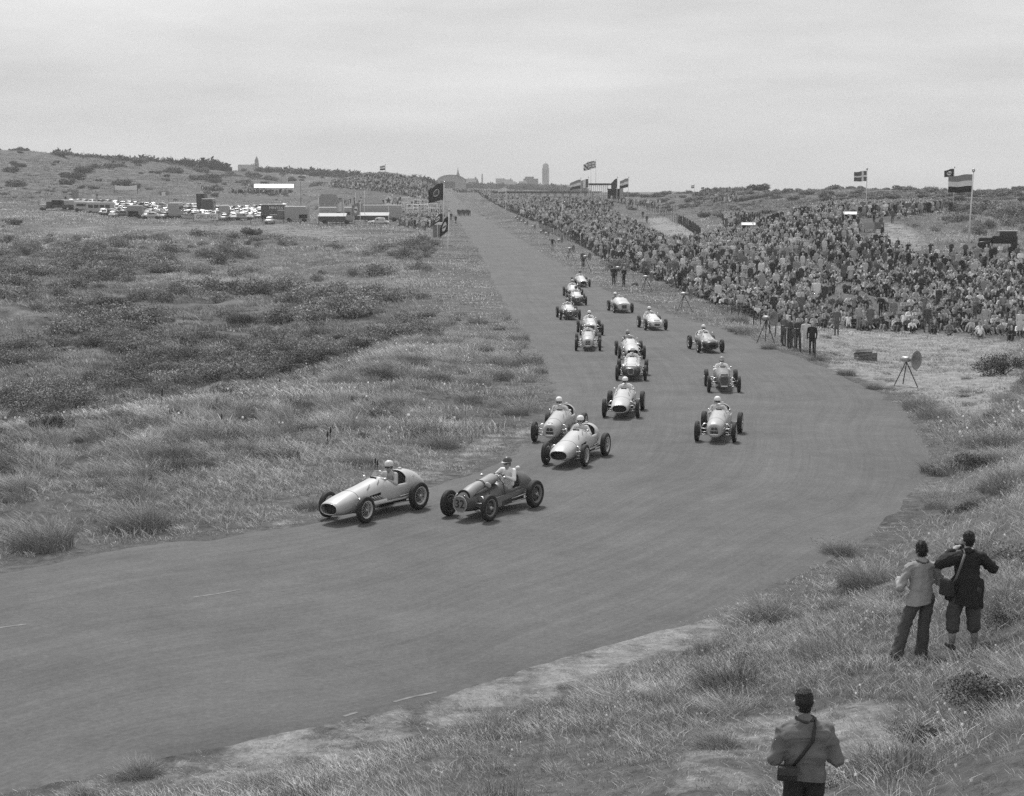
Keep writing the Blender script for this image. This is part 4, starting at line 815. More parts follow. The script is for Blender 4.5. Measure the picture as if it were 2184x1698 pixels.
for desc, pos, lm, d, (k, i, co, ha, tr, h) in named:
    key = (desc, pos, lm); n = cnt.get(key, 0); cnt[key] = n + 1
    lab = '%s, %s, %s to %s' % (desc, pos, ORD[min(n, 11)], lm.replace('the ', '', 1))
    figure(k, Vector((X_[i], Y_[i], Z_[i])), face_to(Vector((X_[i], Y_[i], 0)), 12 + random.uniform(-12, 12), 62) + random.uniform(-.5, .5), co, ha, tr, lab, 'spectators nearest the camera on the dune bank', h)
def crowd_mesh(name, recs, label):
    """the far crowd: one mesh of many small figures, tone stored on each face"""
    VV = []; TT = []; AA = []; o = 0
    for (k, x, y, z, face, co, ha, tr, h) in recs:
        v, t, mi = LOW[k]; c, s = math.cos(face), math.sin(face); w = v * h; VV.append(np.stack([w[:, 0] * c - w[:, 1] * s + x, w[:, 0] * s + w[:, 1] * c + y, w[:, 2] + z], -1)); TT.append(t + o); o += len(v)
        AA.append(np.array([co, .5, ha, tr, .03])[mi])
    V = np.concatenate(VV); T = np.concatenate(TT).astype(np.int32); A = np.concatenate(AA)
    me = bpy.data.meshes.new(name); me.vertices.add(len(V)); me.vertices.foreach_set('co', V.ravel().astype(np.float32)); me.loops.add(T.size); me.loops.foreach_set('vertex_index', T.ravel())
    me.polygons.add(len(T)); me.polygons.foreach_set('loop_start', np.arange(len(T), dtype=np.int32) * 3); me.update(calc_edges=True)
    me.attributes.new('tone', 'FLOAT', 'FACE').data.foreach_set('value', A.astype(np.float32)); me.materials.append(mat('crowd cloth', .2, .9, attr=('GEOMETRY', 'tone')))
    o = link(bpy.data.objects.new(name, me)); tag(o, label, kind='stuff'); print('crowd', name, len(recs), len(T)); return o
recs = [(k, X_[i], Y_[i], Z_[i], face_to(Vector((X_[i], Y_[i], 0)), 12, 66) + random.uniform(-.7, .7), co, ha, tr, h) for k, i, co, ha, tr, h in rest]
# crowds farther off: the hillside at the left, the paddock corner, the end of the straight, knots of people on the slopes
def extra(poly, D0, D1, sp, pst_, prob=1.0):
    x, y, z, qx, qy = crowd_points(poly, D0, D1, sp); out = []
    for i in range(len(x)):
        if random.random() > prob: continue
        out.append((random.choice(STK if random.random() < pst_ else SIK), x[i], y[i], z[i], random.choice([2.6, 3.1, 3.6]) + random.uniform(-.4, .4), tone_pick(), random.choice([.04, .1, .3, .5]), random.choice([.04, .1, .2]), random.uniform(.9, 1.08)))
    return out
recs += extra([(1040, 428), (1110, 462), (1140, 424), (1180, 410), (1100, 404), (1010, 405)], 380, 900, 1.25, .6, .8)
crowd_mesh('crowd', recs, 'far spectators packed on the dune bank along the straight')
recs = extra([(700, 400), (715, 384), (760, 376), (830, 376), (885, 386), (930, 402), (944, 418), (900, 424), (800, 408)], 480, 760, 1.15, .35, .9)
recs += extra([(850, 484), (862, 460), (900, 444), (938, 436), (952, 446), (966, 470), (962, 486), (900, 492)], 285, 520, 1.15, .9, .75) + extra([(860, 446), (940, 415), (952, 422), (950, 440), (890, 452)], 380, 620, 1.7, .9, .7)
recs += extra([(495, 409), (600, 411), (600, 416), (495, 414)], 480, 700, 1.0, 1, .55) + extra([(430, 404), (468, 405), (468, 409), (430, 408)], 480, 700, 1.0, 1, .6) + extra([(676, 432), (860, 430), (860, 440), (676, 440)], 380, 520, 1.7, 1, .35)
recs += extra([(700, 374), (900, 380), (900, 384), (700, 378)], 560, 900, 1.3, 1, .8) + extra([(1325, 432), (1410, 440), (1410, 447), (1325, 440)], 400, 600, 1.5, 1, .5) + extra([(1540, 470), (1590, 468), (1600, 484), (1545, 487)], 250, 420, .8, .9, .9) + extra([(1500, 424), (1580, 426), (1580, 434), (1500, 432)], 400, 520, 1.2, .6, .3)
recs += extra([(960, 404), (1110, 404), (1110, 410), (975, 412)], 700, 1000, 2.2, 1, .6)
crowd_mesh('crowd', recs, 'small figures scattered over the paddock and the hillside behind it')

def cloth_blob(hem, name, caps, mats, voxel, ratio, sm):
    me = blob(name, caps, mats, voxel, ratio, sm); n = len(me.vertices); v = np.empty(n * 3); me.vertices.foreach_get('co', v); v = v.reshape(-1, 3); nn = np.empty(n * 3); me.vertices.foreach_get('normal', nn); nn = nn.reshape(-1, 3)
    a = vnoise((v[:, 0] + v[:, 2] * .55) * 9, (v[:, 2] - v[:, 0] * .5 + v[:, 1]) * 13, 3); b_ = vnoise((v[:, 0] - v[:, 2] * .8) * 15, (v[:, 2] + v[:, 1]) * 8, 8)
    d = (1 - 2 * np.abs(a - .5)) ** 3 * .016 - (1 - 2 * np.abs(b_ - .5)) ** 4 * .012; me.vertices.foreach_set('co', (v + nn * d[:, None]).ravel()); me.update()
    if hem:
        bm = bmesh.new(); bm.from_mesh(me); bmesh.ops.bisect_plane(bm, geom=bm.verts[:] + bm.edges[:] + bm.faces[:], plane_co=hem[0], plane_no=hem[1], clear_outer=True); bm.to_mesh(me); bm.free(); me.update()
    return me
# ---- three men on the near bank, seen from behind
def dressed(loc, face, J, name_label, jacket_v, trouser_v, hair_v, jacket, legs='long', socks=None, group='photographers on the near bank'):
    root = empty('person', loc, face, label=name_label, cat='person', group=group)
    V3 = Vector; S = []
    hd = V3(J['head']); nk = V3(J['neck']); ch = V3(J['chest']); pv_ = V3(J['pelvis'])
    S += [(0, hd, hd + V3((0, .01, .04)), .104, .100, .86, 1.08), (0, hd + V3((0, .04, -.07)), hd + V3((0, .05, -.10)), .055, .04), (0, hd + V3((0, .10, -.01)), hd + V3((0, .115, -.03)), .012, .015), (0, nk, hd + V3((0, -.02, -.05)), .06, .058), (0, pv_, ch, .12, .13, 1.2, .8)]
    for s in (-1, 1): S.append((0, hd + V3((s * .098, -.012, .008)), hd + V3((s * .100, -.015, -.036)), .022, .015, .6, 1.1))
    for s, q in ((-1, 'L'), (1, 'R')):
        sh, el, wr = V3(J['sh' + q]), V3(J['el' + q]), V3(J['wr' + q]); S += [(0, ch + V3((0, 0, .02)), sh + V3((0, 0, -.02)), .05, .04), (0, sh + V3((0, 0, -.02)), el, .042, .04), (0, el, wr, .04, .028)]
        d = (wr - el).normalized(); S.append((0, wr, wr + d * .07, .03, .034, 1.2, .6))
        sd = d.cross(V3((0, 0, 1))).normalized()
        for f_ in range(4): b0 = wr + d * .08 + sd * (f_ - 1.5) * .02; S.append((0, b0, b0 + d * (.045 + .008 * (f_ in (1, 2))), .0105, .009)); S.append((0, b0 + d * .05, b0 + d * .06 + V3((0, .0, -.025)), .0095, .008))
        S.append((0, wr + d * .03 + sd * -.03, wr + d * .06 + sd * -.06, .012, .01))
        hp, kn, an = V3(J['hip' + q]), V3(J['kn' + q]), V3(J['an' + q]); S += [(0, hp, kn, .08, .055), (0, kn, an, .05, .038), (0, an, an + V3((s * .01, .12, -.05)), .04, .03)]
    link(bpy.data.objects.new('body', blob('body', S, [M_SKIN], .012, .35, 2)), root)
    # hair
    hh = [(0, hd + V3((0, -.018, .03)), hd + V3((0, -.012, .046)), .104, .100, .90, 1.06), (0, hd + V3((0, -.045, -.045)), hd + V3((0, -.045, .02)), .055, .075, 1.15, 1)]
    hm_ = blob('hair', hh, [mat('hair %.3f' % hair_v, hair_v, .55, .5, 70, .9)], .010, .5, 1); rs = np.random.RandomState(int(hair_v * 1000)); mb = MB(); messy = hair_v < .016
    for q in range(420):
        v_ = hm_.vertices[rs.randint(len(hm_.vertices))]; p_ = v_.co.copy(); n_ = v_.normal.copy(); up_ = Vector((rs.randn() * .5, .5 + rs.randn() * .4, ((.5 if messy else .05) if p_.z > hd.z + .06 else -.8) + rs.randn() * .3)).normalized()
        up_ = up_ - n_ * up_.dot(n_)
        d_ = (n_ * (.45 if messy else .15) + up_).normalized() * (.030 if messy else .014) * (.5 + rs.rand()); w_ = d_.cross(n_).normalized() * .005; mb.add([p_ - w_, p_ + w_, p_ + d_ + n_ * .004], [(0, 1, 2)])
    bm = bmesh.new(); bm.from_mesh(hm_); tm_ = mb.mesh('t', M_HAIR); bm.from_mesh(tm_); bm.to_mesh(hm_); bm.free()
    link(bpy.data.objects.new('hair', hm_), root)
    # trousers
    T = [(0, pv_ + V3((0, 0, -.02)), pv_ + V3((0, 0, .10)), .145, .14, 1.15, .88)]; BB = []
    for s, q in ((-1, 'L'), (1, 'R')):
        hp, kn, an = V3(J['hip' + q]), V3(J['kn' + q]), V3(J['an' + q])
        if legs == 'long': T += [(0, hp, kn, .11, .092), (0, kn, an + V3((0, 0, .0)), .092, .095, 1, 1.1), (0, an + V3((0, .02, -.02)), an + V3((0, .03, 0)), .095, .09)]
        else: T += [(0, hp, kn, .125, .112), (0, kn, kn + (an - kn) * .42, .112, .105)]; BB.append((s, kn, an))
        sm = MB(); sm.cap(an + V3((0, -.05, -.06)), an + V3((s * .02, .15, -.065)), .05, .042, .9, .9, side=(1, 0, 0), n=10); sm.build('shoe', M_SHOE, root, smooth=True)
    link(bpy.data.objects.new('trousers', cloth_blob(None, 'trousers', T, [mat('trouser wool %.2f' % trouser_v, trouser_v, .95, .12, 5, .8)], .014, .5, 2)), root)
    for s, kn, an in BB:
        sm = MB(); sm.tube([kn + (an - kn) * .35, kn + (an - kn) * .6, an], [.062, .06, .045], 10); sm.build('sock', mat('pale sock', .3, .9, .2, 30, .5), root, smooth=True)
    # jacket
    trap = [(0, nk + V3((0, -.02, -.04)), V3(J['sh' + q]) + V3((.02 if q == 'L' else -.02, 0, .0)), .085, .07, 1, 1) for q in 'LR']
    C = trap + [(0, pv_ + V3((0, 0, .12)), ch + V3((0, 0, -.08)), jacket.get('waist', .15), .155, 1.22, .88), (0, ch + V3((0, 0, -.08)), ch + V3((0, -.01, .06)), .155, .13, 1.32, .9), (0, V3(J['shL']) + V3((.04, 0, -.01)), V3(J['shR']) + V3((-.04, 0, -.01)), .072, .072), (0, nk + V3((0, -.01, -.05)), nk + V3((0, -.005, .0)), .09, .073)]
    for a, b_, r0, r1, fx, fy in jacket['skirt']: C.append((0, V3(a), V3(b_), r0, r1, fx, fy))
    for q in 'LR':
        sh, el, wr = V3(J['sh' + q]), V3(J['el' + q]), V3(J['wr' + q]); C += [(0, sh + (el - sh) * .08, el, .072, .066), (0, el, el + (wr - el) * .9, .07, .052)]
    for c_ in jacket.get('more', []): C.append((0,) + tuple(c_))
    link(bpy.data.objects.new('jacket', cloth_blob(jacket.get('hem'), 'jacket', C, [mat('jacket wool %.2f' % jacket_v, jacket_v, .95, .14, 6, .9)], .015, .6, 7)), root)
    cl = MB(); cl.tube([nk + V3((.084 * math.cos(a), -.01 + .082 * math.sin(a), .015 + .01 * math.cos(a * 2))) for a in np.linspace(R(150), R(390), 16)], .013, 6); cl.build('collar', mat('collar %.2f' % (jacket_v * .5), jacket_v * .35, .9), root, smooth=True)
    return root
def std(dx=0, lean=0):
    return dict(head=(dx, .06 + lean, 1.60), neck=(dx, .0 + lean, 1.44), chest=(0, lean, 1.28), pelvis=(0, 0, .95), shL=(-.20, lean, 1.37), shR=(.20, lean, 1.37), hipL=(-.09, 0, .9), hipR=(.09, 0, .9), knL=(-.11, .03, .5), knR=(.11, .03, .5), anL=(-.12, 0, .1), anR=(.12, 0, .1))
def place(px, ytop, D, h):
    """stand the figure at distance D so that its head top comes at ytop; returns the ground point"""
    r = ray(px, ytop); t = D / r.y; g = float(ground(r.x * t, D)); return Vector((r.x * t, D, g))
J = std(0, .02); J.update(elL=(-.285, -.03, 1.09), elR=(.30, -.03, 1.07), wrL=(-.09, .27, 1.16), wrR=(.09, .27, 1.16), shL=(-.21, .0, 1.36), shR=(.21, .0, 1.36), head=(0, .07, 1.59))
pA = at(1706, 14.4); aT = 1.02
A1 = dressed(pA, R(4), J, 'heavily built short-haired man in a grey shirt crossed by a strap, seen from behind', .16, .035, .022, dict(waist=.165, skirt=[((0, 0, .84), (0, 0, 1.06), .185, .172, 1.18, .9), ((0, -.03, .80), (0, -.02, .9), .17, .18, 1.2, .8)], hem=((0, 0, .86), (-.12, -.25, -1)), more=[((-.20, .0, 1.31), (-.275, -.03, 1.10), .085, .078), ((.20, .0, 1.31), (.29, -.03, 1.08), .085, .078), ((-.05, 0, 1.15), (.05, 0, 1.15), .165, .165, 1.05, 1.1), ((-.14, -.02, 1.30), (.14, -.02, 1.30), .125, .125)]))
st = MB(); st.tube([(.06, -.125, 1.42), (.03, -.175, 1.30), (-.06, -.185, 1.18), (-.15, -.18, 1.07)], .011, 6, flat=(1.6, .6)); st.tube([(.06, -.125, 1.42), (.10, .0, 1.46), (.08, .12, 1.36)], .010, 6); st.tube([(-.15, -.18, 1.07), (-.17, -.12, 1.03)], .011, 6); b = st.build('strap', M_LEATHER, None, smooth=True)
bg_ = empty('camera_case', pA + Vector((0, 0, 0)), R(4), label='dark leather camera case hanging on the back of the man at the bottom', cat='camera case'); b.parent = bg_
t = MB(); t.box((-.20, -.17, 1.0), (.19, .10, .14), rz=R(-14), top=.9); o = t.build('case', M_LEATHER, bg_); bv = o.modifiers.new('bevel', 'BEVEL'); bv.width = .02; bv.segments = 2
t = MB(); t.box((-.205, -.225, 1.03), (.17, .012, .07), rz=R(-14)); t.build('flap', mat('worn leather', .06, .5, .3, 12), bg_)
# man in the pale tweed jacket
J = std(.0, .03); J.update(elL=(-.33, .0, 1.08), elR=(.30, .06, 1.12), wrL=(-.24, .28, 1.12), wrR=(.18, .30, 1.15), knL=(-.24, .02, .5), anL=(-.36, -.02, .11), knR=(.06, .04, .52), anR=(.04, .05, .1), hipL=(-.10, 0, .9), pelvis=(-.03, 0, .95))
pB = at(1961, 22.9)
dressed(pB, R(8), J, 'young man with dark tousled hair in a pale tweed jacket, legs apart, seen from behind', .30, .085, .015, dict(waist=.15, hem=((0, 0, .86), (.12, .1, -1)), skirt=[((-.06, -.02, .82), (-.02, 0, 1.0), .195, .16, 1.15, .85), ((-.14, -.02, .78), (-.08, 0, .95), .13, .14, 1, .9)]))
t = MB(); t.box((-.26, -.06, .98), (.05, .012, .03), rz=R(30)); o = t.build('paper_slip', M_WHITE, None, pB); tag(o, 'slip of white paper sticking out of the pale tweed jacket pocket', 'paper')
# man in the dark parka
J = std(.0, .02); J.update(elL=(-.38, .08, 1.27), elR=(.40, .10, 1.20), wrL=(-.13, .24, 1.42), wrR=(.16, .26, 1.40), knL=(-.17, .05, .5), anL=(-.19, .0, .1), knR=(.12, .03, .5), anR=(.15, .02, .1), head=(.02, .07, 1.60))
pC = at(2055, 22.6)
dressed(pC, R(2), J, 'man in a long dark parka and knee trousers, both elbows raised, seen from behind', .025, .07, .016, dict(waist=.165, hem=((0, 0, .66), (-.25, 0, -1)), skirt=[((.0, 0, .72), (0, 0, 1.02), .20, .175, 1.15, .9), ((-.22, .06, .62), (-.12, .02, .95), .10, .13, 1.2, .8), ((.17, .03, .56), (.15, .02, .95), .09, .12, 1.0, .9)], more=[((-.2, 0, 1.35), (-.38, .08, 1.25), .095, .085), ((.2, 0, 1.35), (.40, .1, 1.18), .095, .085)]), legs='knee')
t = empty('shoulder_bag', pC, R(2), label='dark shoulder bag hanging at the left hip of the man in the parka', cat='bag')
q = MB(); q.box((-.30, -.04, .93), (.14, .24, .24), rz=R(20), top=.85); o = q.build('bag', M_LEATHER, t); bv = o.modifiers.new('bevel', 'BEVEL'); bv.width = .03; bv.segments = 2
q = MB(); q.tube([(-.09, -.13, 1.44), (-.16, -.19, 1.28), (-.22, -.20, 1.12), (-.25, -.15, 1.02)], .012, 6, flat=(1.5, .6)); q.tube([(-.09, -.13, 1.44), (-.06, .02, 1.48), (-.1, .15, 1.4)], .011, 6); q.build('strap', mat('worn strap', .12, .6), t, smooth=True)
for (pp, nm, lb, hx_) in ((pA, 'camera', 'camera held at the chest by the man with the crossed strap', 1.2), (pB, 'camera', 'camera held by the young man in the pale tweed jacket', 1.14), (pC, 'binoculars', 'binoculars held to the eyes by the man in the dark parka', 1.45)):
    e = empty(nm, pp, R(4), label=lb, cat=nm)
    q = MB(); q.box((0, .34, hx_), (.14, .07, .09)); o = q.build('body', M_DARK, e); q = MB(); q.lathe([(0, 0), (.03, 0), (.03, .06), (0, .06)], 14, c=(0, .37, hx_), axis='Y'); q.build('lens', M_BLACK, e, smooth=True)
# ------------------------------------------------------------------ flags, poles, loudspeakers
def flag(px, ytop, D, w, h, fn, label, name='flag', droop=.25, wave=.12, dirx=-1, n=(30, 20), hang=0, phase=0.0, group='flags along the circuit'):
    """cloth flying from its hoist at (px, ytop); fn(u, v) gives the grey of the cloth, u from the hoist, v from the top"""
    r = ray(px, ytop); t = D / r.y; p0 = Vector((r.x * t, D, CAMZ + r.z * t)); mb = MB(); tones = []; nx, ny = n
    for i in range(nx + 1):
        for j in range(ny + 1):
            u, v = i / nx, j / ny; x = dirx * w * u * (1 - hang * .5); z = -h * v - droop * h * u * u * (1 - .4 * v) * (1 + hang) + .05 * h * math.sin(u * 7 + phase + v * 1.5) * u
            y = wave * w * math.sin(u * 8 + v * 1.3 + phase) * (.2 + u) ; mb.v.append((x, y, z))
    for i in range(nx):
        for j in range(ny):
            g = fn((i + .5) / nx, (j + .5) / ny)
            if g not in tones: tones.append(g)
            mb.f.append((i * (ny + 1) + j, (i + 1) * (ny + 1) + j, (i + 1) * (ny + 1) + j + 1, i * (ny + 1) + j + 1)); mb.m.append(tones.index(g))
    o = mb.build(name, [mat('flag cloth %.2f' % g, g, .8, .05, 3) for g in tones], None, p0, smooth=True); return tag(o, label, 'flag', group)
def pole(px, ytop, D, rad, label, ybase=None, v=.7, ball=True, lean=0, name='flagpole'):
    r = ray(px, ytop); t = D / r.y; top = Vector((r.x * t, D, CAMZ + r.z * t)); X = top.x + lean; g = float(ground(X, D)); b = Vector((X, D, g))
    root = empty(name, b, 0, label=label, cat='flagpole' if name == 'flagpole' else 'pole', group='poles along the circuit'); d = top - b
    mb = MB(); mb.tube([(0, 0, -.2), tuple(d)], [rad, rad * .75], 8); mb.build('pole', mat('pole paint %.2f' % v, v, .6, .1, 4), root, smooth=True)
    if ball: mb = MB(); mb.cap(d, d + Vector((0, 0, .05)), rad * 1.9, rad * 1.9); mb.build('finial', M_ALU, root, smooth=True)
    return b
dutch = lambda u, v: .27 if v < .34 else .75 if v < .67 else .035
cross = lambda u, v: .75 if (.28 < u < .42 or .42 < v < .58) else .13
def emblem(u, v, bgd=.03):
    d = math.hypot((u - .5) * 1.1, v - .5); return bgd if d > .27 else (.7 if (d > .21 or abs(v - .5 + (u - .5) * .4) > .07) else .05)
def emb_dark(u, v): d = math.hypot((u - .48) * 1.1, v - .47); return .035 if d > .22 else (.45 if d > .17 else .09)
def union(u, v):
    a, b = abs(u - .5), abs(v - .5)
    if a < .06 or b < .09: return .2
    if a < .11 or b < .16: return .75
    e = abs(abs((u - .5)) - abs(v - .5)); return .3 if e < .03 else .75 if e < .11 else .05
tri = lambda u, v: .1 if u < .34 else .75 if u < .67 else .27
POLES = [(1849.5, 361, 215, .07, 'white pole of the cross flag on the sandy mound', 0), (2076.5, 364, 158, .085, 'tall white flagpole of the large striped flag rising out of the crowd at the right', -.3), (2036, 357, 245, .05, 'thin pole of the small dark emblem flag behind the large striped flag', 0),
 (947, 388, 232, .075, 'tall pole of the dark flag between the track and the paddock', -.25), (958, 449, 170, .06, 'nearest white pole on the left verge, carrying a hanging dark flag', -.3), (933, 452, 240, .05, 'short pole beside the white topped kiosk', 0),
 (1079.5, 399, 345, .08, 'white pole with a small pale flag left of the far crowd', -.2), (1199.7, 434, 300, .07, 'slanting white pole rising from the far crowd', -.4), (1124, 432, 380, .06, 'thin pole in the far crowd between two taller ones', 0),
 (1239, 380, 440, .07, 'leftmost flagpole by the column pavilion', 0), (1255, 378, 445, .07, 'second flagpole from the left by the column pavilion', 0), (1317, 378, 430, .07, 'pole of the dark flag right of the pavilion columns', -.2), (1341, 378, 400, .07, 'rightmost flagpole by the pavilion', -.3), (1271, 341, 450, .06, 'thin high pole behind the pavilion under the crossed-stripe flag', 0), (1260.5, 344, 452, .05, 'thin high pole behind the pavilion under the folded flag', 0),
 (822, 351, 600, .09, 'pole of the striped flag on top of the spectator hill', 0), (612.5, 375, 520, .08, 'white pole with pale flag behind the white roofed shelter', 0), (679.5, 419, 322, .06, 'white pole with pale banner at the left end of the service counters', 0), (733, 424, 322, .05, 'pole with pale square flag before the first coach', 0), (768, 428, 305, .06, 'front pole between the two coaches', 0), (758, 408, 330, .05, 'thin pole behind the gap between the coaches', 0),
 (777, 404, 325, .05, 'pole at the left end of the second coach', 0), (1481, 394, 480, .06, 'thin pole of the tiny striped flag on the far dunes', 0), (641, 387, 400, .06, 'dark telegraph pole beside the white roofed shelter', 0)]
for (px, yt, D, rad, lab, ln) in POLES: pole(px, yt, D, rad, lab, v=.04 if 'dark tele' in lab else .7, lean=ln)
flag(1850, 364.5, 215, 1.75, 1.35, cross, 'cross flag flying from the pole on the sandy mound', droop=.15, wave=.05, n=(40, 24))
flag(2075, 372, 158, 2.35, 1.72, dutch, 'large striped flag flying from the tall pole at the right', droop=.12, wave=.05)
flag(2035, 360, 245, 1.45, 1.15, lambda u, v: emblem(u, v, .04), 'small dark flag with white round emblem behind the large striped flag', droop=.3, wave=.08, n=(36, 30))
flag(946, 391, 232, 2.2, 2.4, emb_dark, 'dark pennant-like flag with a pale ring high above the paddock corner', droop=.45, wave=.12, n=(36, 32))
flag(957, 462, 170, 1.35, 1.6, lambda u, v: emblem(u, v, .03), 'hanging dark flag with a white oval emblem on the nearest left verge pole', droop=.5, wave=.2, hang=.6, n=(36, 32))
flag(944, 455, 235, 2.0, 1.1, lambda u, v: emblem(u, v, .05), 'drooping dark flag half hidden behind the nearest verge pole', droop=.9, wave=.2, hang=.5, n=(30, 24))
flag(1079, 400.5, 345, 1.7, .8, lambda u, v: .7, 'small pale flag on the pole left of the far crowd', droop=.5)
flag(1239, 383, 440, 3.0, 2.4, dutch, 'striped flag flying left of the column pavilion', droop=.5, phase=1); flag(1255, 382, 445, 2.3, 2.3, tri, 'vertically striped flag beside the pavilion columns', droop=.25); flag(1316.5, 381, 430, 1.6, 2.6, lambda u, v: .05, 'plain dark flag right of the pavilion columns', droop=.5)
flag(1340.5, 380.5, 400, 2.1, 2.2, dutch, 'striped flag at the right end of the pavilion', droop=.35); flag(1270.5, 343.5, 450, 2.3, 2.0, union, 'flag with crossed diagonal stripes high over the pavilion', droop=.15, n=(48, 36)); flag(1260, 345, 452, 2.0, 2.2, lambda u, v: .06 if (u * 1.3 + v) % .6 < .28 else .7, 'folded dark and white striped flag high over the pavilion', droop=.4)
flag(821.5, 353, 600, 2.0, 1.7, dutch, 'striped flag on the spectator hill', droop=.2); flag(612, 377, 520, 2.6, 1.7, lambda u, v: .5, 'pale flag behind the white roofed shelter', droop=.6); flag(679, 421, 322, 2.6, 1.7, lambda u, v: .45 if v < .3 or v > .7 else .6, 'pale banner flag at the left end of the counters', droop=.8)
flag(733, 430, 322, 1.5, 1.9, lambda u, v: .42 if (abs(u - .5) > .2) else .6, 'pale hanging flag before the first coach', droop=.3); flag(767, 433, 305, 1.5, 2.3, lambda u, v: emblem(u, v, .22), 'grey hanging flag with white disc between the coaches', droop=.2, n=(30, 30)); flag(1480.7, 395, 480, .9, .9, dutch, 'tiny striped flag on the far dune ridge', droop=.1)
for k, (px, py) in enumerate([(1502, 399), (1512, 405), (1546, 404), (1560, 402), (1604, 401), (1706, 409)]):
    pole(px, py, 470, .03, 'hair-thin pole on the far dune ridge, number %s from the left' % ['one', 'two', 'three', 'four', 'five', 'six'][k], ball=False); flag(px, py, 470, .9, .6, lambda u, v: .3, 'tiny pennant on the far dune ridge, %s from the left' % ['first', 'second', 'third', 'fourth', 'fifth', 'sixth'][k], n=(4, 3))
# loudspeakers
def speaker(px, py, foot, yaw, label, legs3=True, k=1.0):
    """horn mouth centre seen at (px, py); foot: where the stand meets the ground"""
    g = hit(*foot); r = ray(px, py); t = g.y / r.y; z = CAMZ + r.z * t - g.z; root = empty('loudspeaker', g, yaw, label=label, cat='loudspeaker', group='horn loudspeakers along the outer verge'); dx = (r.x * t - g.x)
    h = max(z, .5); mb = MB(); mb.lathe([(.09, -.55), (.11, -.5), (.11, -.28), (.07, -.27), (.09, -.18), (.14, -.08), (.24, 0), (.36, .06), (.42, .08), (.41, .09), (.34, .065), (.22, .01), (.12, -.07), (.06, -.2), (0, -.22)], 28, c=(0, .22, h), axis='Y')
    mb.build('horn', mat('horn metal', .22, .5, .25, 6, .1), root, smooth=True); mb = MB(); mb.cap((0, -.34, h), (0, -.14, h), .13, .13, n=14); mb.build('driver_unit', M_ALU, root, smooth=True)
    for a, b_ in ((-.55, -.7), (.5, -.5), (.1, .5)) if legs3 else ((0, 0),):
        gz = float(ground(g.x + a, g.y + b_)) - g.z; mb = MB(); mb.tube([(a * k, b_ * k, gz - .05), (a * .05, -.2, h - .1)], .022, 6); mb.build('leg', M_POST, root)
for (px, py, fx_, fy_, yaw, lab) in [(1958, 767, 1940, 824, 3.9, 'nearest tripod loudspeaker with a wide horn, standing on the sandy hollow'), (1655, 678.5, 1640, 733, 3.9, 'loudspeaker with a wide horn beside the standing group at the fence'), (1485, 627, 1464, 662, 4.2, 'tripod loudspeaker on the grass before the seated front of the crowd'),
  (1399, 590.5, 1382, 622, 4.2, 'tripod loudspeaker right of the two policemen'), (1330, 571, 1322, 605, 4.2, 'tripod loudspeaker between the two policemen'), (1263, 547, 1252, 578, 4.2, 'tripod loudspeaker right of the man in the grey suit'), (1229, 530, 1218, 556, 4.2, 'tripod loudspeaker left of the man in the grey suit')]: speaker(px, py, (fx_, fy_), yaw, lab)
for k, (px, py) in enumerate([(1198, 513), (1170, 498), (1159, 493), (1141, 483), (1125, 476), (1117, 471), (1109, 467), (1104, 463)]):
    speaker(px, py, (px - 3, py + 6), 4.2, 'small far loudspeaker on the verge, %s counted from the waving figure' % ['first', 'second', 'third', 'fourth', 'fifth', 'sixth', 'seventh', 'eighth'][k], k=.6)
# ------------------------------------------------------------------ fences
def fence(pts, label, sp=2.0, h=1.25, r_=.05, wires=3, v=None, thin=False):
    P = [hit(*q) for q in pts]; L_ = [0.0]
    for a, b_ in zip(P[:-1], P[1:]): L_.append(L_[-1] + (b_ - a).length)
    n = max(2, int(L_[-1] / sp)); root = empty('fence', P[0], 0, label=label, cat='fence'); tops = []
    mb = MB(); mb.tube([(0, 0, -.2), (0, 0, h)], [r_, r_ * .85], 6); me = mb.mesh('post', v or M_POST)
    for i in range(n + 1):
        s = L_[-1] * i / n; x = np.interp(s, L_, [p.x for p in P]); y = np.interp(s, L_, [p.y for p in P]); z = float(ground(x, y)); loc = Vector((x, y, z)) - P[0]
        o = link(bpy.data.objects.new('post', me), root, loc); o.rotation_euler = (random.uniform(-.06, .06), random.uniform(-.06, .06), 0); o.scale[2] = random.uniform(.9, 1.12); tops.append(loc)
    for w in range(wires): mb = MB(); mb.tube([t_ + Vector((0, 0, h * (.35 + .28 * w))) for t_ in tops], .008, 4, cap=False); mb.build('wire', M_DARK, root)
fence([(1150, 486), (1230, 520), (1290, 553), (1350, 578), (1400, 594), (1440, 610), (1490, 632)], 'post and wire fence holding back the far part of the crowd', 2.4, 1.2, .055)
fence([(1560, 675), (1620, 700), (1660, 728), (1700, 750), (1738, 764)], 'sagging wire fence in front of the standing group in suits', 2.6, 1.1, .035, 2)
fence([(1447, 476), (1462, 485), (1480, 497), (1494, 512)], 'row of thick dark posts on the sandy path behind the crowd', 3.0, 1.7, .09, 0)
fence([(1568, 484), (1590, 486), (1618, 489)], 'short row of dark posts beside the group on the small mound', 2.0, 2.2, .08, 0)
fence([(1375, 445), (1400, 455), (1430, 470), (1470, 492), (1492, 512)], 'long sagging boundary fence running down behind the far crowd', 5.5, 1.8, .06, 3)
fence([(1335, 440), (1370, 446), (1410, 449), (1440, 452)], 'distant boundary fence behind the pavilion mound', 5, 1.8, .06, 2)
fence([(68, 437), (160, 436), (260, 436), (360, 437)], 'post fence behind the parked vehicles at the far left', 5, 1.7, .07, 2)
fence([(150, 452), (240, 459), (330, 463), (420, 470), (520, 475), (640, 479)], 'low dark post fence in front of the parked cars', 6, 1.3, .06, 2)
fence([(680, 481), (740, 484), (800, 483)], 'dark posts in front of the service counters', 6.5, 1.4, .06, 1)
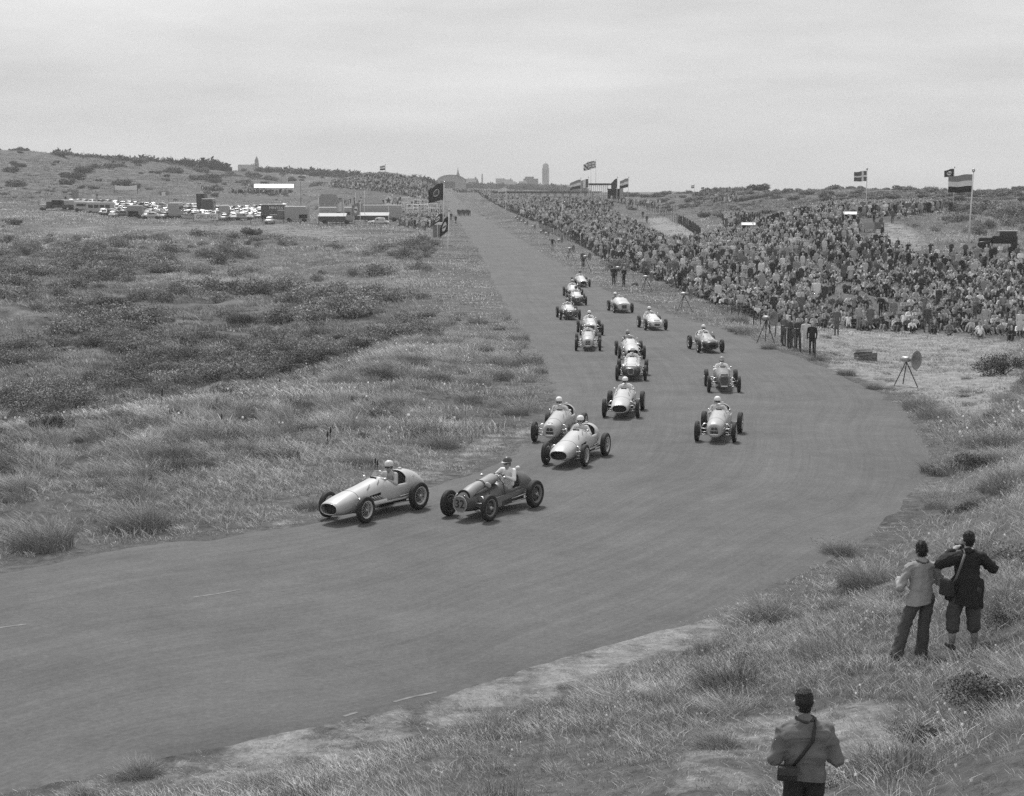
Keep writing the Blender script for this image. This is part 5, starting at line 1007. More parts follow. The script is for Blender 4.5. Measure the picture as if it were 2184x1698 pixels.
# ------------------------------------------------------------------ paddock: parked cars, lorries, coaches, tents, boards
def loft_box(mb, st, n=20, k=0): 
    o = len(mb.v); 
    for y, hw, zb, zt, p in st:
        for x, z in ringpts(hw, zb, zt, p, n): mb.v.append((x, y, z))
    for i in range(len(st) - 1):
        for j in range(n): mb.f.append((o + i * n + j, o + i * n + (j + 1) % n, o + (i + 1) * n + (j + 1) % n, o + (i + 1) * n + j)); mb.m.append(k)
    mb.f.append(tuple(o + q for q in range(n))); mb.m.append(k); mb.f.append(tuple(o + (len(st) - 1) * n + q for q in range(n - 1, -1, -1))); mb.m.append(k)
M_PAINTV = mat('parked car paint', .3, .4, .06, 3, attr=('obj', 0)); PC = []
for kind in range(3):
    b = MB(); l = (1.95, 2.1, 2.3)[kind]
    loft_box(b, [(l, .62, .42, .75, 3), (l - .15, .78, .34, .92, 3.2), (.8, .82, .32, .98, 3.5), (-.6, .84, .32, 1.0, 3.5), (-l + .35, .80, .34, .95, 3.2), (-l, .6, .42, .72, 3)]); 
    loft_box(b, [(1.0, .5, .8, .95, 3), (.45, .60, .85, 1.42, 3), (0, .66, .85, 1.53, 3), (-.6, .64, .85, 1.52, 3), (-1.2, .55, .8, 1.36, 2.8), (-1.7, .4, .75, .98, 2.6)] if kind != 1 else [(.9, .56, .8, .95, 4), (.55, .64, .85, 1.5, 4), (0, .68, .85, 1.58, 4), (-1.1, .66, .85, 1.56, 4), (-1.35, .62, .8, 1.0, 4)])
    if kind == 2:
        for s in (-1, 1): b.cap((s * .68, 1.25, .55), (s * .7, 1.6, .5), .3, .26, .8, 1, n=12)
    g = MB(); g.box((0, .66, 1.2), (1.02, .06, .3), rx=-.55); g.box((0, -1.28 if kind != 1 else -1.34, 1.22), (.8, .06, .26), rx=.5 if kind != 1 else .15)
    for s in (-1, 1): g.box((s * .655, .15, 1.22), (.03, .5, .28)); g.box((s * .645, -.5, 1.22), (.03, .6, .28))
    w = MB(); w.lathe([(0, -.09), (.2, -.09), (.33, -.07), (.34, 0), (.33, .07), (.2, .09), (0, .09)], 14, axis='X')
    c = MB(); c.box((0, l + .03, .48), (1.4, .06, .1)); c.box((0, l, .60), (.4, .1, .3))
    for s in (-1, 1): c.cap((s * .55, l - .05, .66), (s * .55, l, .66), .1, .1, n=8); c.box((s * .55, l, .54), (.05, .05, .2))
    PC.append((b.mesh('body', M_PAINTV, True), g.mesh('window', M_GLASSY), w.mesh('wheel', [M_TYRE], True), c.mesh('bumper', M_ALU), l))
def parked_car(p, kind, v, rz, label):
    root = empty('parked_car', p, rz, label=label, cat='car', group='cars parked in the paddock'); b, g, w, c, l = PC[kind]
    o = link(bpy.data.objects.new('body', b), root); o.color = (v, v, v, 1); link(bpy.data.objects.new('window', g), root); link(bpy.data.objects.new('bumper', c), root)
    for s in (-1, 1):
        for y in (1.3, -1.3): link(bpy.data.objects.new('wheel', w), root, (s * .74, y, .34))
ROWN = ['front row', 'second row', 'third row', 'fourth row', 'fifth row', 'sixth row', 'back row']; SZ = ['small rounded', 'boxy', 'long bonneted']; used = {}
rowspec = [(347, 236, 636), (356, 225, 620), (366, 215, 606), (377, 208, 600), (389, 190, 600), (402, 165, 600), (416, 150, 610)]; rng_ = random.Random(5)
for ri, (D, xa, xb) in enumerate(rowspec):
    x = xa + rng_.uniform(0, 10); n = 0
    while x < xb:
        if ri == 0 and (365 < x < 392 or 428 < x < 460 or 545 < x < 700 or 262 < x < 310): x += 20; continue
        side = rng_.random() < .18; v = rng_.choice([.03, .05, .1, .18, .25, .33, .4, .45, .36, .28]); kd = rng_.choice([0, 0, 1, 2]); p = at(x, D + rng_.uniform(-1.2, 1.2)); tone = 'black' if v < .08 else 'dark grey' if v < .25 else 'light grey' if v < .34 else 'white'
        n += 1; lab = '%s %s car, %s of the paddock, %s' % (tone, SZ[kd], ROWN[ri], 'towards the left' if x < xa + (xb - xa) * .33 else 'towards the right' if x > xa + (xb - xa) * .66 else 'near the middle')
        used[lab] = used.get(lab, 0) + 1; lab2 = lab if used[lab] == 1 else lab + ', ' + ['', '', 'second', 'third', 'fourth', 'fifth', 'sixth', 'seventh'][min(used[lab], 7)] + ' such'
        parked_car(p, kd, v, rng_.choice([0, math.pi]) + rng_.uniform(-.25, .25) + (math.pi / 2 if side else 0), lab2); x += rng_.uniform(17, 21) * 345 / D * (1.7 if side else 1)
p = at(575.5, 333); parked_car(p, 2, .5, math.pi, 'pale rounded car facing the camera in front of the lettered lorry')
def wheelset(root, ys, tr=.95, r=.45):
    w = MB(); w.lathe([(0, -.12), (r * .55, -.13), (r * .9, -.12), (r, -.06), (r, .06), (r * .9, .12), (r * .55, .13), (0, .12)], 18, axis='X'); me = w.mesh('wheel', M_TYRE, True)
    for y in ys:
        for s in (-1, 1): link(bpy.data.objects.new('wheel', me), root, (s * tr, y, r))
def bevelbox(name, c, d, m, root, w=.12, seg=3): mb = MB(); mb.box(c, d); o = mb.build(name, m, root, smooth=False); bv = o.modifiers.new('bevel', 'BEVEL'); bv.width = w; bv.segments = seg; return o
def van(px, D, length, height, v, label, rz, roof_v=None, windows=0, width=2.2, name='van', cat='van', round_=.3, writing=None, dark=False):
    p = at(px, D); root = empty(name, p, rz, label=label, cat=cat, group='vans and coaches in the paddock'); bevelbox('body', (0, 0, height / 2 + .25), (width, length, height - .3), paint(v), root, round_)
    if roof_v: bevelbox('roof', (0, 0, height + .02), (width * .96, length * .98, .28), paint(roof_v), root, .13)
    for i in range(windows):
        for s in (-1, 1): mb = MB(); mb.box((s * (width / 2 + .01), length * (.42 - .84 * (i + .5) / windows), height * .68), (.04, length * .84 / windows * .8, height * .26)); mb.build('window', M_GLASSY, root)
    wheelset(root, (length * .32, -length * .3), width / 2 - .12); return root, p
# left end: flat lorry with bonnet, vans
p = at(130, 383); lo = empty('lorry', p, math.pi / 2, label='dark bonneted lorry with people on its bed at the far left of the paddock', cat='lorry')
bevelbox('bonnet', (0, 4.0, 1.1), (1.3, 1.9, .9), paint(.3), lo, .2); bevelbox('cab', (0, 2.4, 1.45), (1.9, 1.5, 1.7), mat('dark green lorry', .06, .5), lo, .2); mb = MB(); mb.box((0, -1.8, 1.15), (2.2, 6.6, .7)); mb.build('bed', mat('dark green lorry', .06, .5), lo); bevelbox('box', (0, .6, 1.9), (2.0, 2.4, 1.4), M_BLACK, lo, .08)
for s in (-1, 1): mb = MB(); mb.cap((s * .75, 3.9, .75), (s * .75, 4.5, .7), .42, .4, .6, 1, n=12); mb.build('mudguard', paint(.3), lo, smooth=True)
wheelset(lo, (4.1, -2.6), .9, .48)
van(152, 388, 4.6, 2.1, .4, 'white low van behind the dark lorry', math.pi / 2 + .1); van(182, 378, 4.8, 2.3, .42, 'white caravan-like van with one small window', math.pi / 2 - .05, windows=1)
van(215, 372, 6.2, 2.7, .4, 'white topped coach with dark windows at the left of the parked cars', math.pi / 2, windows=4, roof_v=.5)
r_, p = van(289, 352, 3.4, 2.7, .26, 'weathered wooden booth van with an open lower hatch', math.pi / 2, name='booth', cat='booth'); mb = MB(); mb.box((-1.12, .2, .95), (.06, 2.2, 1.2)); mb.build('hatch', M_BLACK, r_)
van(375, 350, 6.0, 3.3, .3, 'tall rounded coach seen from the rear among the parked cars', 0.05, roof_v=.5, windows=3, width=2.4, round_=.5); van(446, 372, 7.0, 3.7, .07, 'dark rounded coach standing tall among the parked cars', .08, roof_v=.35, windows=4, width=2.6, round_=.55)
bevelbox('x', (0, 0, 0), (0.1, .1, .1), M_BLACK, None) if 0 else None
r_, p = van(432, 395, 4.0, 4.6, .02, 'tall black box lorry behind the dark coach', 0, width=2.0, round_=.05, name='lorry', cat='lorry'); van(480, 366, 5.0, 2.5, .35, 'grey van right of the dark coach', .1, windows=2, width=2.1)
# lettered lorry
r_, p = van(584, 352, 5.2, 3.0, .08, 'dark lorry with large white lettering along its side', math.pi / 2, roof_v=.35, name='lorry', cat='lorry', width=2.3, round_=.15); o = link(bpy.data.objects.new('lettering', text_mesh('MINTEX', .85, m=M_WHITE)), r_, (-1.17, -.75, 2.35)); o.rotation_euler = (R(90), 0, R(-90))
r_, p = van(634, 338, 5.0, 3.1, .32, 'large grey box van with an open service window, nose to the left', math.pi / 2, roof_v=.65, name='lorry', cat='lorry', width=2.3, round_=.08)
bevelbox('cab', (0, 3.4, 1.45), (1.9, 1.5, 2.0), paint(.12), r_, .2); bevelbox('bonnet', (0, 4.9, 1.1), (1.2, 1.7, .9), paint(.14), r_, .2); mb = MB(); mb.box((-1.16, -1.4, 1.15), (.06, 1.7, .75)); mb.build('service_window', M_BLACK, r_)
r_, p = van(717, 333, 7.2, 3.3, .34, 'long grey coach with pale roof behind the left service counter', math.pi / 2, roof_v=.6, windows=0, width=2.5, round_=.5, name='coach', cat='coach')
for y in (-2.6, -.6): mb = MB(); mb.box((-1.26, y, 2.2), (.04, .9, .6)); mb.build('window', M_GLASSY, r_)
r_, p = van(816, 338, 8.2, 3.3, .34, 'longest grey coach with broad white roof behind the right service counter', math.pi / 2, roof_v=.5, windows=0, width=2.5, round_=.5, name='coach', cat='coach'); parked_car(at(808, 322), 1, .5, math.pi / 2, 'white car roof showing between the right counter and the longest coach')
for k, (xa, xb, D) in enumerate([(680, 737, 322), (757, 828, 324)]):
    a, b_ = at(xa, D), at(xb, D); w = (b_ - a).length; root = empty('service_counter', a + (b_ - a) / 2, 0, label='%s service counter with pale awning and dark front' % ('left' if k == 0 else 'right'), cat='stall', group='service counters in front of the coaches')
    mb = MB(); mb.box((0, .6, 2.25), (w + .3, 2.2, .08), rx=.28); mb.build('awning', paint(.3), root); mb = MB(); mb.box((0, -.4, 1.55), (w, .1, .85)); mb.build('front_board', paint(.05), root)
    for i in range(4): mb = MB(); mb.tube([(-w / 2 + w * i / 3, -.4, -.3), (-w / 2 + w * i / 3, -.4, 1.9)], .05, 6); mb.build('leg', M_POST, root)
def tent(px, D, w, d, h, v, label, eave=1.8, valance=None):
    p = at(px, D); root = empty('tent', p, 0, label=label, cat='tent'); mb = MB(); mb.add([(-w / 2, -d / 2, eave), (w / 2, -d / 2, eave), (w / 2, d / 2, eave), (-w / 2, d / 2, eave), (-w * .28, 0, h), (w * .28, 0, h)], [(0, 1, 5, 4), (1, 2, 5), (2, 3, 4, 5), (3, 0, 4)]); mb.build('roof', mat('canvas %.2f' % v, v, .9, .12, 1.5, .3), root)
    mb = MB(); mb.box((0, 0, eave / 2), (w * .97, d * .97, eave)); mb.build('wall', mat('canvas wall', valance or .3, .9, .1), root)
    for i in range(6): mb = MB(); mb.tube([(-w / 2 + w * i / 5, -d / 2, 0), (-w / 2 + w * i / 5, -d / 2, eave)], .05, 5); mb.build('pole', M_WHITE, root)
tent(701, 420, 6.6, 5, 4.2, .10, 'dark ridge tent behind the first coach', 1.9, .3); tent(792, 400, 6.0, 5, 4.0, .14, 'second dark marquee with scalloped front behind the longest coach', 2.3, .05)
p = at(588, 560); root = empty('shelter', p, R(8), label='open shelter with long white roof at the foot of the hillside', cat='shelter'); mb = MB(); mb.prism([(-7.2, -2.6, 2.6), (-7.2, 0, 3.9), (-7.2, 2.6, 2.6)], (13.5, 0, 0)); mb.build('roof', paint(.36), root)
for i in range(7):
    for y in (-2.3, 2.3): mb = MB(); mb.tube([(-6.8 + 2.15 * i, y, 0), (-6.8 + 2.15 * i, y, 2.6)], .08, 5); mb.build('post', M_WHITE, root)
def board(px, py, w, h, v, text, tv, label, z=.4, rz=0, D=None, size=None, legs=True):
    p = at(px, D) if D else hit(px, py); root = empty('sign_board', p, rz, label=label, cat='sign'); mb = MB(); mb.box((0, 0, z + h / 2), (w, .08, h)); mb.build('panel', mat('board %.2f' % v, v, .7, .1, 3), root)
    if text: o = link(bpy.data.objects.new('lettering', text_mesh(text, size or h * .95, m=mat('lettering %.2f' % tv, tv))), root, (0, -.055, z + h * .5)); o.rotation_euler[0] = R(90)
    if legs:
        for s in (-1, 1): mb = MB(); mb.tube([(s * w * .42, .06, -.2), (s * w * .42, .06, z + h)], .05, 5); mb.build('leg', M_POST, root)
    return root
board(440, 0, 5.2, 1.3, .65, 'GIRLING', .05, 'white advertising board with dark capital letters before the parked cars', D=341, size=1.1); board(402, 0, 2.5, 1.0, .25, 'FERODO', .7, 'grey advertising board with pale letters, left of the white one', D=341, size=.6)
board(537, 0, 9.5, 1.6, .2, 'LUCAS', .03, 'distant lettered board behind a line of people by the white shelter', D=560, size=1.9); board(500, 0, 2.0, 2.6, .5, None, 0, 'pale blank board on the slope left of the white shelter', D=575); board(162, 0, 2.0, 2.6, .22, None, 0, 'grey blank board on the far left slope', D=470, z=.3); board(94, 0, 1.3, 1.7, .7, None, 0, 'small white notice at the far left end of the vehicles', D=395)
board(523 - 200 + 27, 0, 1.2, 1.4, .7, None, 0, 'small white square board standing alone on the far field', D=500, z=.2); board(1875, 497, 1.1, .8, .14, None, 0, 'dark notice board beside the black figure on the sandy mound', z=.4); board(1853, 495, 1.2, .8, .36, None, 0, 'pale notice board on the sandy mound', z=.3)
p = at(270, 505); root = empty('banner', p, R(-4), label='long white cloth banner strung between posts on the far slope', cat='banner'); mb = MB()
for i in range(12): x = -3.6 + .6 * i; sag = .35 * (1 - ((i + .5 - 6) / 6) ** 2); mb.add([(x, 0, 2.6 - .35 * (1 - ((i - 6) / 6) ** 2)), (x + .6, 0, 2.6 - .35 * (1 - ((i - 5) / 6) ** 2)), (x + .6, .03, 1.1), (x, .03, 1.1)], [(3, 2, 1, 0)])
mb.build('cloth', M_WHITE, root)
for s in (-1, 1): mb = MB(); mb.tube([(s * 3.7, 0, 0), (s * 3.7, 0, 2.9)], .09, 5); mb.build('post', M_POST, root)
# round star sign on its mast
p = at(829, 330); root = empty('round_sign', p, 0, label='round white sign with a dark star and letter on a mast above the longest coach', cat='sign'); r = ray(829, 428); hz = CAMZ + r.z * 330 / r.y - p.z
mb = MB(); mb.tube([(0, .1, 0), (0, .1, hz)], .07, 6); mb.build('mast', M_WHITE, root); mb = MB(); mb.lathe([(0, -.04), (.85, -.04), (.85, .04), (0, .04)], 28, c=(0, 0, hz), axis='Y'); d = mb.build('disc', M_WHITE, root)
mb = MB(); mb.prism([((.72 if i % 2 == 0 else .30) * math.sin(i * math.pi / 5), -.06, hz + (.72 if i % 2 == 0 else .30) * math.cos(i * math.pi / 5)) for i in range(10)], (0, -.02, 0)); mb.build('star', mat('sign star', .12, .6), d)
o = link(bpy.data.objects.new('lettering', text_mesh('T', .7, m=M_DARK)), d, (0, -.09, hz)); o.rotation_euler[0] = R(90)
# kiosk and light scaffolds at the paddock corner
p = at(931, 262); root = empty('kiosk', p, 0, label='small grey kiosk with white fascia beside the nearest verge pole', cat='kiosk'); mb = MB(); mb.box((0, 0, 1.0), (1.1, 1.1, 2.0)); mb.build('wall', paint(.18), root); mb = MB(); mb.box((0.2, -.1, 2.15), (1.6, 1.4, .35)); mb.build('fascia', M_WHITE, root)
for k, (px, D, w, h) in enumerate([(898, 370, 3.4, 4.2), (880, 360, 2.6, 3.4), (921, 350, 3.0, 3.6), (867, 375, 1.6, 4.6)]):
    p = at(px, D); root = empty('scaffold', p, R(10 * k), label='white pipe scaffold platform among the paddock crowd, %s' % ['tallest broad one', 'low one on the left', 'one nearest the track', 'narrow one'][k], cat='scaffold', group='white scaffolds in the paddock corner')
    for x in (-w / 2, 0, w / 2):
        for y in (-.8, .8): mb = MB(); mb.tube([(x, y, 0), (x, y, h)], .06, 5); mb.build('upright', M_WHITE, root)
    for z in (h * .45, h * .75, h):
        for y in (-.8, .8): mb = MB(); mb.tube([(-w / 2, y, z), (w / 2, y, z)], .05, 5); mb.build('rail', M_WHITE, root)
    mb = MB(); mb.box((0, 0, h * .5), (w, 1.6, .08)); mb.build('deck', M_WOOD, root)
# pavilion with a row of columns
p = at(1278, 448); root = empty('pavilion', p, R(-6), label='open pavilion with dark flat roof on a row of white columns above the far crowd', cat='pavilion'); s_ = 448 / FP
mb = MB(); mb.prism([(-3.3, -2, 3.95), (3.0, -2, 3.95), (4.0, 1.5, 3.55), (3.0, 4, 3.8), (-3.0, 4, 3.8)], (0, 0, .35)); mb.build('roof', mat('tarred roof', .04, .8), root)
for i in range(9): mb = MB(); mb.tube([(-2.6 + i * .56, -1.6, -.2), (-2.6 + i * .56, -1.6, 3.95)], .10, 8); mb.build('column', M_WHITE, root, smooth=True)
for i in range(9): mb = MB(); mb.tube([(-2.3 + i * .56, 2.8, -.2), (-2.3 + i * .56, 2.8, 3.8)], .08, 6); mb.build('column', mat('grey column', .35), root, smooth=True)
mb = MB(); mb.box((4.0, .5, 2.7), (3.6, 4, .25)); mb.build('canopy', M_BLACK, root); mb = MB(); mb.box((6.1, 0, 1.9), (.9, 3, 3.9)); mb.build('stair_tower', paint(.3), root); mb = MB(); mb.box((4, 2.0, 1.4), (3.4, .1, 2.6)); mb.build('back_wall', M_BLACK, root)
for k, (px, dz, v) in enumerate([(1304, 1.2, .65), (1309, 1.0, .06), (1314, 1.1, .1), (1299, 1.0, .04), (1319, 1.0, .08)]): q = at(px, 446); figure('stand_plain', q, R(180), v, .06, v * .8, '%s person standing under the pavilion canopy' % ['white clad', 'dark clad middle', 'grey clad', 'leftmost dark', 'rightmost dark'][k], 'people under the pavilion canopy')
# pale low wall with windows beyond the straight (pit building roofline)
p = at(1165, 640); root = empty('low_building', p, R(4), label='long low dark roofed building with bright openings beyond the far crowd', cat='building'); mb = MB(); mb.box((0, 0, 2.4), (44, 3, .5)); mb.build('roof', mat('tarred roof', .04, .8), root); mb = MB(); mb.box((0, .5, 1.1), (42, 2, 2.2)); mb.build('wall', paint(.3), root)
for i in range(14): mb = MB(); mb.box((-19 + i * 3, -.55, 1.3), (2.0, .1, 1.2)); mb.build('opening', M_WHITE, root)
# white canopies in the crowd, crate, old car
for k, (px, py, w) in enumerate([(1596, 506, 1.9), (1813, 486, 1.6)]):
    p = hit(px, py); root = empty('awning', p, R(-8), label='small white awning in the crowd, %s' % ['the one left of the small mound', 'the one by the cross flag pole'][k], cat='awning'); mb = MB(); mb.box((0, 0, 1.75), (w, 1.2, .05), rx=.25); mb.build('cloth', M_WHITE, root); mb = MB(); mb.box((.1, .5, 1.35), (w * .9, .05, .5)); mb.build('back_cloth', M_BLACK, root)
    for s in (-1, 1): mb = MB(); mb.tube([(s * w * .46, -.5, 0), (s * w * .46, -.5, 2.1)], .03, 5); mb.build('pole', M_WHITE, root)
p = hit(1846, 771); root = empty('crate', p, R(15), label='broken slatted wooden crate lying on the sand left of the nearest loudspeaker', cat='crate')
for y in (-.28, .28):
    for z in (.08, .24, .40): mb = MB(); mb.box((0, y, z), (1.05, .025, .12)); o = mb.build('slat', M_WOOD, root); o.rotation_euler[1] = random.uniform(-.06, .06)
for s in (-1, 1):
    for z in (.12, .32): mb = MB(); mb.box((s * .51, 0, z), (.03, .54, .14)); mb.build('slat', M_WOOD, root)
for i in range(4): mb = MB(); mb.box((-.2 + i * .05, -.2 + i * .14, .52 + .03 * i), (.95, .11, .025), rz=.12 * i); mb.build('slat', M_WOOD, root)
p = hit(2135, 534); root = empty('parked_car', p, R(75), label='old dark upright car with pale roof standing at the right edge behind the crowd', cat='car'); bevelbox('body', (0, -.3, 1.05), (1.5, 2.4, .8), mat('black car', .025, .3), root, .15); bevelbox('cabin', (0, -.6, 1.55), (1.35, 1.6, .6), M_GLASSY, root, .1); bevelbox('roof', (0, -.6, 1.88), (1.4, 1.8, .12), paint(.3), root, .05); bevelbox('bonnet', (0, 1.5, .95), (1.1, 1.3, .6), mat('black car', .025, .3), root, .15)
for s in (-1, 1): mb = MB(); mb.cap((s * .65, 1.2, .6), (s * .68, 1.9, .55), .38, .34, .5, 1, n=12); mb.build('mudguard', mat('black car', .025, .3), root, smooth=True)
wheelset(root, (1.5, -1.3), .72, .38)
# ------------------------------------------------------------------ the town on the horizon
def window_grid(root, w, y, z0, z1, nx, nz, ww, hh, x0=0):
    mb = MB(); mb.box((0, 0, 0), (ww, .12, hh)); me = mb.mesh('window', M_GLASSY)
    for i in range(nx):
        for j in range(nz): link(bpy.data.objects.new('window', me), root, (x0 - w / 2 + w * (i + .5) / nx, y, z0 + (z1 - z0) * (j + .5) / nz))
BR = mat('haze-paled brick', .26, .9, .12, .5); RT = mat('tiled roof', .16, .9, .15, .8)  # brick tone lightened to stand in for haze over the distant town
def top_z(py, D): r = ray(CX, py); return CAMZ + r.z * D / r.y
D = 2300; s = FP / D; p = at(1163.5, D); zt = top_z(349, D) - p.z; root = empty('water_tower', p, 0, label='tall round-topped water tower block on the horizon right of centre', cat='tower'); w = 14.5 / s
mb = MB(); mb.box((0, 0, zt * .42), (w, w * .8, zt * .84)); mb.build('shaft', BR, root); mb = MB(); mb.box((0, 0, zt * .90), (w * .86, w * .7, zt * .12)); mb.build('upper_storey', BR, root); mb = MB(); mb.lathe([(w * .34, 0), (w * .30, zt * .03), (w * .15, zt * .055), (0, zt * .06)], 12, c=(0, 0, zt * .955)); mb.build('roof', RT, root); mb = MB(); mb.tube([(0, 0, zt), (0, 0, zt * 1.07)], .2, 4); mb.build('mast', M_DARK, root); window_grid(root, w * .9, -w * .41, zt * .35, zt * .82, 4, 9, 1.1, 1.8)
D = 1350; s = FP / D; p = at(549, D); zt = top_z(333, D) - p.z; w = 8.4 / s; root = empty('church_tower', p, 0, label='slender tower with pointed roof on the left horizon', cat='tower'); mb = MB(); mb.box((0, 0, zt * .36), (w, w, zt * .72)); mb.build('shaft', BR, root); mb = MB(); mb.box((0, 0, zt * .74), (w * .86, w * .86, zt * .12)); mb.build('belfry', BR, root); mb = MB(); mb.lathe([(w * .55, zt * .78), (w * .42, zt * .86), (0, zt)], 8); mb.build('spire', RT, root); window_grid(root, w * .7, -w * .5, zt * .3, zt * .7, 2, 3, .9, 1.5)
D = 1250; s = FP / D; p = at(962, D); w = 62 / s; ze = top_z(388, D) - p.z; zt = top_z(373.5, D) - p.z; root = empty('hall', p, R(3), label='big hall with a curved barrel roof at the end of the straight', cat='building'); n = 14
pts = [(w / 2 * math.cos(a), -6, ze + (zt - ze) * math.sin(a)) for a in np.linspace(0, math.pi, n)]; mb = MB(); mb.prism([(-w / 2, -6, -3)] + [(w / 2, -6, -3)] + pts, (0, 30, 0)); mb.build('body', paint(.3), root); mb = MB()
for a, b_ in zip(pts[:-1], pts[1:]): mb.add([(a[0] * 1.03, -7, a[2] + .2), (b_[0] * 1.03, -7, b_[2] + .2), (b_[0] * 1.03, 25, b_[2] + .2), (a[0] * 1.03, 25, a[2] + .2)], [(0, 1, 2, 3)])
mb.build('roof', RT, root); window_grid(root, w * .5, -6.1, ze * .2, ze, 9, 3, 1.2, 1.9, -w * .12)
D = 1600; s = FP / D; p = at(977, D); zt = top_z(355, D) - p.z; root = empty('church_spire', p, 0, label='thin church spire rising behind the curved hall', cat='tower'); mb = MB(); mb.box((0, 0, zt * .3), (3.2, 3.2, zt * .6)); mb.build('shaft', BR, root); mb = MB(); mb.lathe([(2.0, zt * .6), (.7, zt * .75), (0, zt)], 8); mb.build('spire', RT, root)
D = 1800; p = at(1028.5, D); zt = top_z(371, D) - p.z; root = empty('chimney', p, 0, label='factory chimney between the hall and the tower', cat='chimney'); mb = MB(); mb.tube([(0, 0, -2), (0, 0, zt)], [1.2, .7], 10); mb.build('stack', BR, root)
D = 1700; s = FP / D; p = at(1132, D); zt = top_z(379, D) - p.z; w = 30 / s; root = empty('hotel_block', p, R(5), label='bulky flat topped block left of the tall water tower', cat='building'); mb = MB(); mb.box((0, 0, zt / 2 - 2), (w, 10, zt + 2)); mb.build('body', BR, root); mb = MB(); mb.box((-w * .1, 0, zt), (w * .6, 6, 2)); mb.build('roof_house', RT, root); window_grid(root, w * .92, -5.05, zt * .3, zt * .95, 8, 4, 1.1, 1.5)
D = 1500; s = FP / D; p = at(351, D); zt = top_z(334, D) - p.z; w = 34 / s; root = empty('domed_house', p, 0, label='large house with a domed roof on the left skyline above the dark wood', cat='building'); mb = MB(); mb.box((0, 0, zt * .3), (w, 12, zt * .6)); mb.build('body', BR, root); mb = MB(); mb.lathe([(w * .42, zt * .6), (w * .33, zt * .8), (w * .16, zt * .93), (0, zt)], 14); mb.build('roof', RT, root)
rr = random.Random(3); hseen = {}
def hplace(px):
    q = 'left of the curved hall' if px < 920 else 'behind the curved hall' if px < 1000 else 'by the factory chimney' if px < 1060 else 'left of the bulky block' if px < 1115 else 'beside the tall water tower' if px < 1190 else 'right of the tall water tower'
    if px < 560: q = 'beside the slender pointed tower'
    elif px < 720: q = 'far right of the slender pointed tower'
    return q
def htone(k):
    w_ = ['', ', its nearest neighbour', ', the third one there', ', the fourth one there', ', the fifth one there', ', the sixth one there', ', the seventh one there', ', the eighth one there', ', the ninth one there', ', the tenth one there', ', the last one there']; q = hplace(px); hseen[q] = hseen.get(q, -1) + 1; return w_[min(hseen[q], 10)]
for k in range(34):
    px = rr.choice([rr.uniform(470, 700), rr.uniform(900, 1240), rr.uniform(990, 1240), rr.uniform(860, 1240)]); D = rr.uniform(1300, 2300); s = FP / D; ytop = np.interp(px, [470, 520, 600, 700, 860, 940, 1050, 1110, 1240], [352, 351, 358, 366, 375, 384, 380, 386, 396]) + rr.uniform(-1, 5); p = at(px, D); zt = max(top_z(ytop, D) - p.z, 4); w = rr.uniform(8, 24) / s
    root = empty('house', p, rr.uniform(-.3, .3), label='hazy house %s%s' % (hplace(px), htone(k)), cat='house', group='houses of the town on the horizon'); mb = MB(); mb.box((0, 0, zt * .3), (w, 8, zt * .72)); mb.build('wall', BR if k % 2 else paint(.3), root); mb = MB(); mb.prism([(-w / 2 - .3, -4.3, zt * .66), (-w / 2 - .3, 0, zt), (-w / 2 - .3, 4.3, zt * .66)], (w + .6, 0, 0)); mb.build('roof', RT, root)
    if k % 2: mb = MB(); mb.box((w * .3, 0, zt), (1.0, 1.0, 2.4)); mb.build('chimney', BR, root)
# dark wood on the left skyline, thin wood behind the hillside
P = []
for k in range(1500):
    px = random.uniform(115, 480); D = random.uniform(800, 980); q = at(px, D); P.append((q.x, q.y, max(q.z, top_z(np.interp(px, [115, 150, 240, 330, 480], [330, 334, 341, 350, 362]), D) - 4) - random.random() * 5))
for k in range(900):
    px = random.uniform(560, 930); D = random.uniform(900, 1150); q = at(px, D); P.append((q.x, q.y, top_z(np.interp(px, [560, 700, 860, 930], [362, 368, 378, 388]), D) - 4 - random.random() * 7))
for k in range(900):
    px = random.uniform(900, 1250); D = random.uniform(1300, 1700); q = at(px, D); P.append((q.x, q.y, top_z(np.interp(px, [900, 1000, 1250], [388, 392, 400]), D) - 4 - random.random() * 6))
WOODP = np.array(P)
# ------------------------------------------------------------------ vegetation
def leafy(name, v, rough=.75, var=.35, trans=.25):
    m = bpy.data.materials.new(name); m.use_nodes = True; t = m.node_tree; b = t.nodes['Principled BSDF']; b.inputs['Roughness'].default_value = rough; b.inputs['Specular IOR Level'].default_value = .15
    at_ = N(t, 'ShaderNodeAttribute', attribute_type='INSTANCER', attribute_name='tone'); oi = N(t, 'ShaderNodeObjectInfo')
    g = N(t, 'ShaderNodeAttribute', attribute_name='shade')
    mr = N(t, 'ShaderNodeMapRange'); mr.inputs[3].default_value = 1 - var; mr.inputs[4].default_value = 1 + var; t.links.new(g.outputs['Fac'], mr.inputs[0])
    ml = N(t, 'ShaderNodeMath', operation='MULTIPLY'); t.links.new(mr.outputs[0], ml.inputs[0])
    ad = N(t, 'ShaderNodeMath', operation='ADD'); ad.inputs[1].default_value = v; t.links.new(at_.outputs['Fac'], ad.inputs[0]); t.links.new(ad.outputs[0], ml.inputs[1])
    t.links.new(ml.outputs[0], b.inputs['Base Color']); return m
M_GRASS = leafy('dune grass blades', .0); M_SCRUBLEAF = leafy('low scrub leaves', .0, var=.4); M_SEED = leafy('pale seed heads', .28, var=.2)
M_BUSH = leafy('dark bush leaves', .10, var=.5); M_TUSS = leafy('marram tussock', .30, var=.4); M_TWIG = mat('twig', .05, .9)
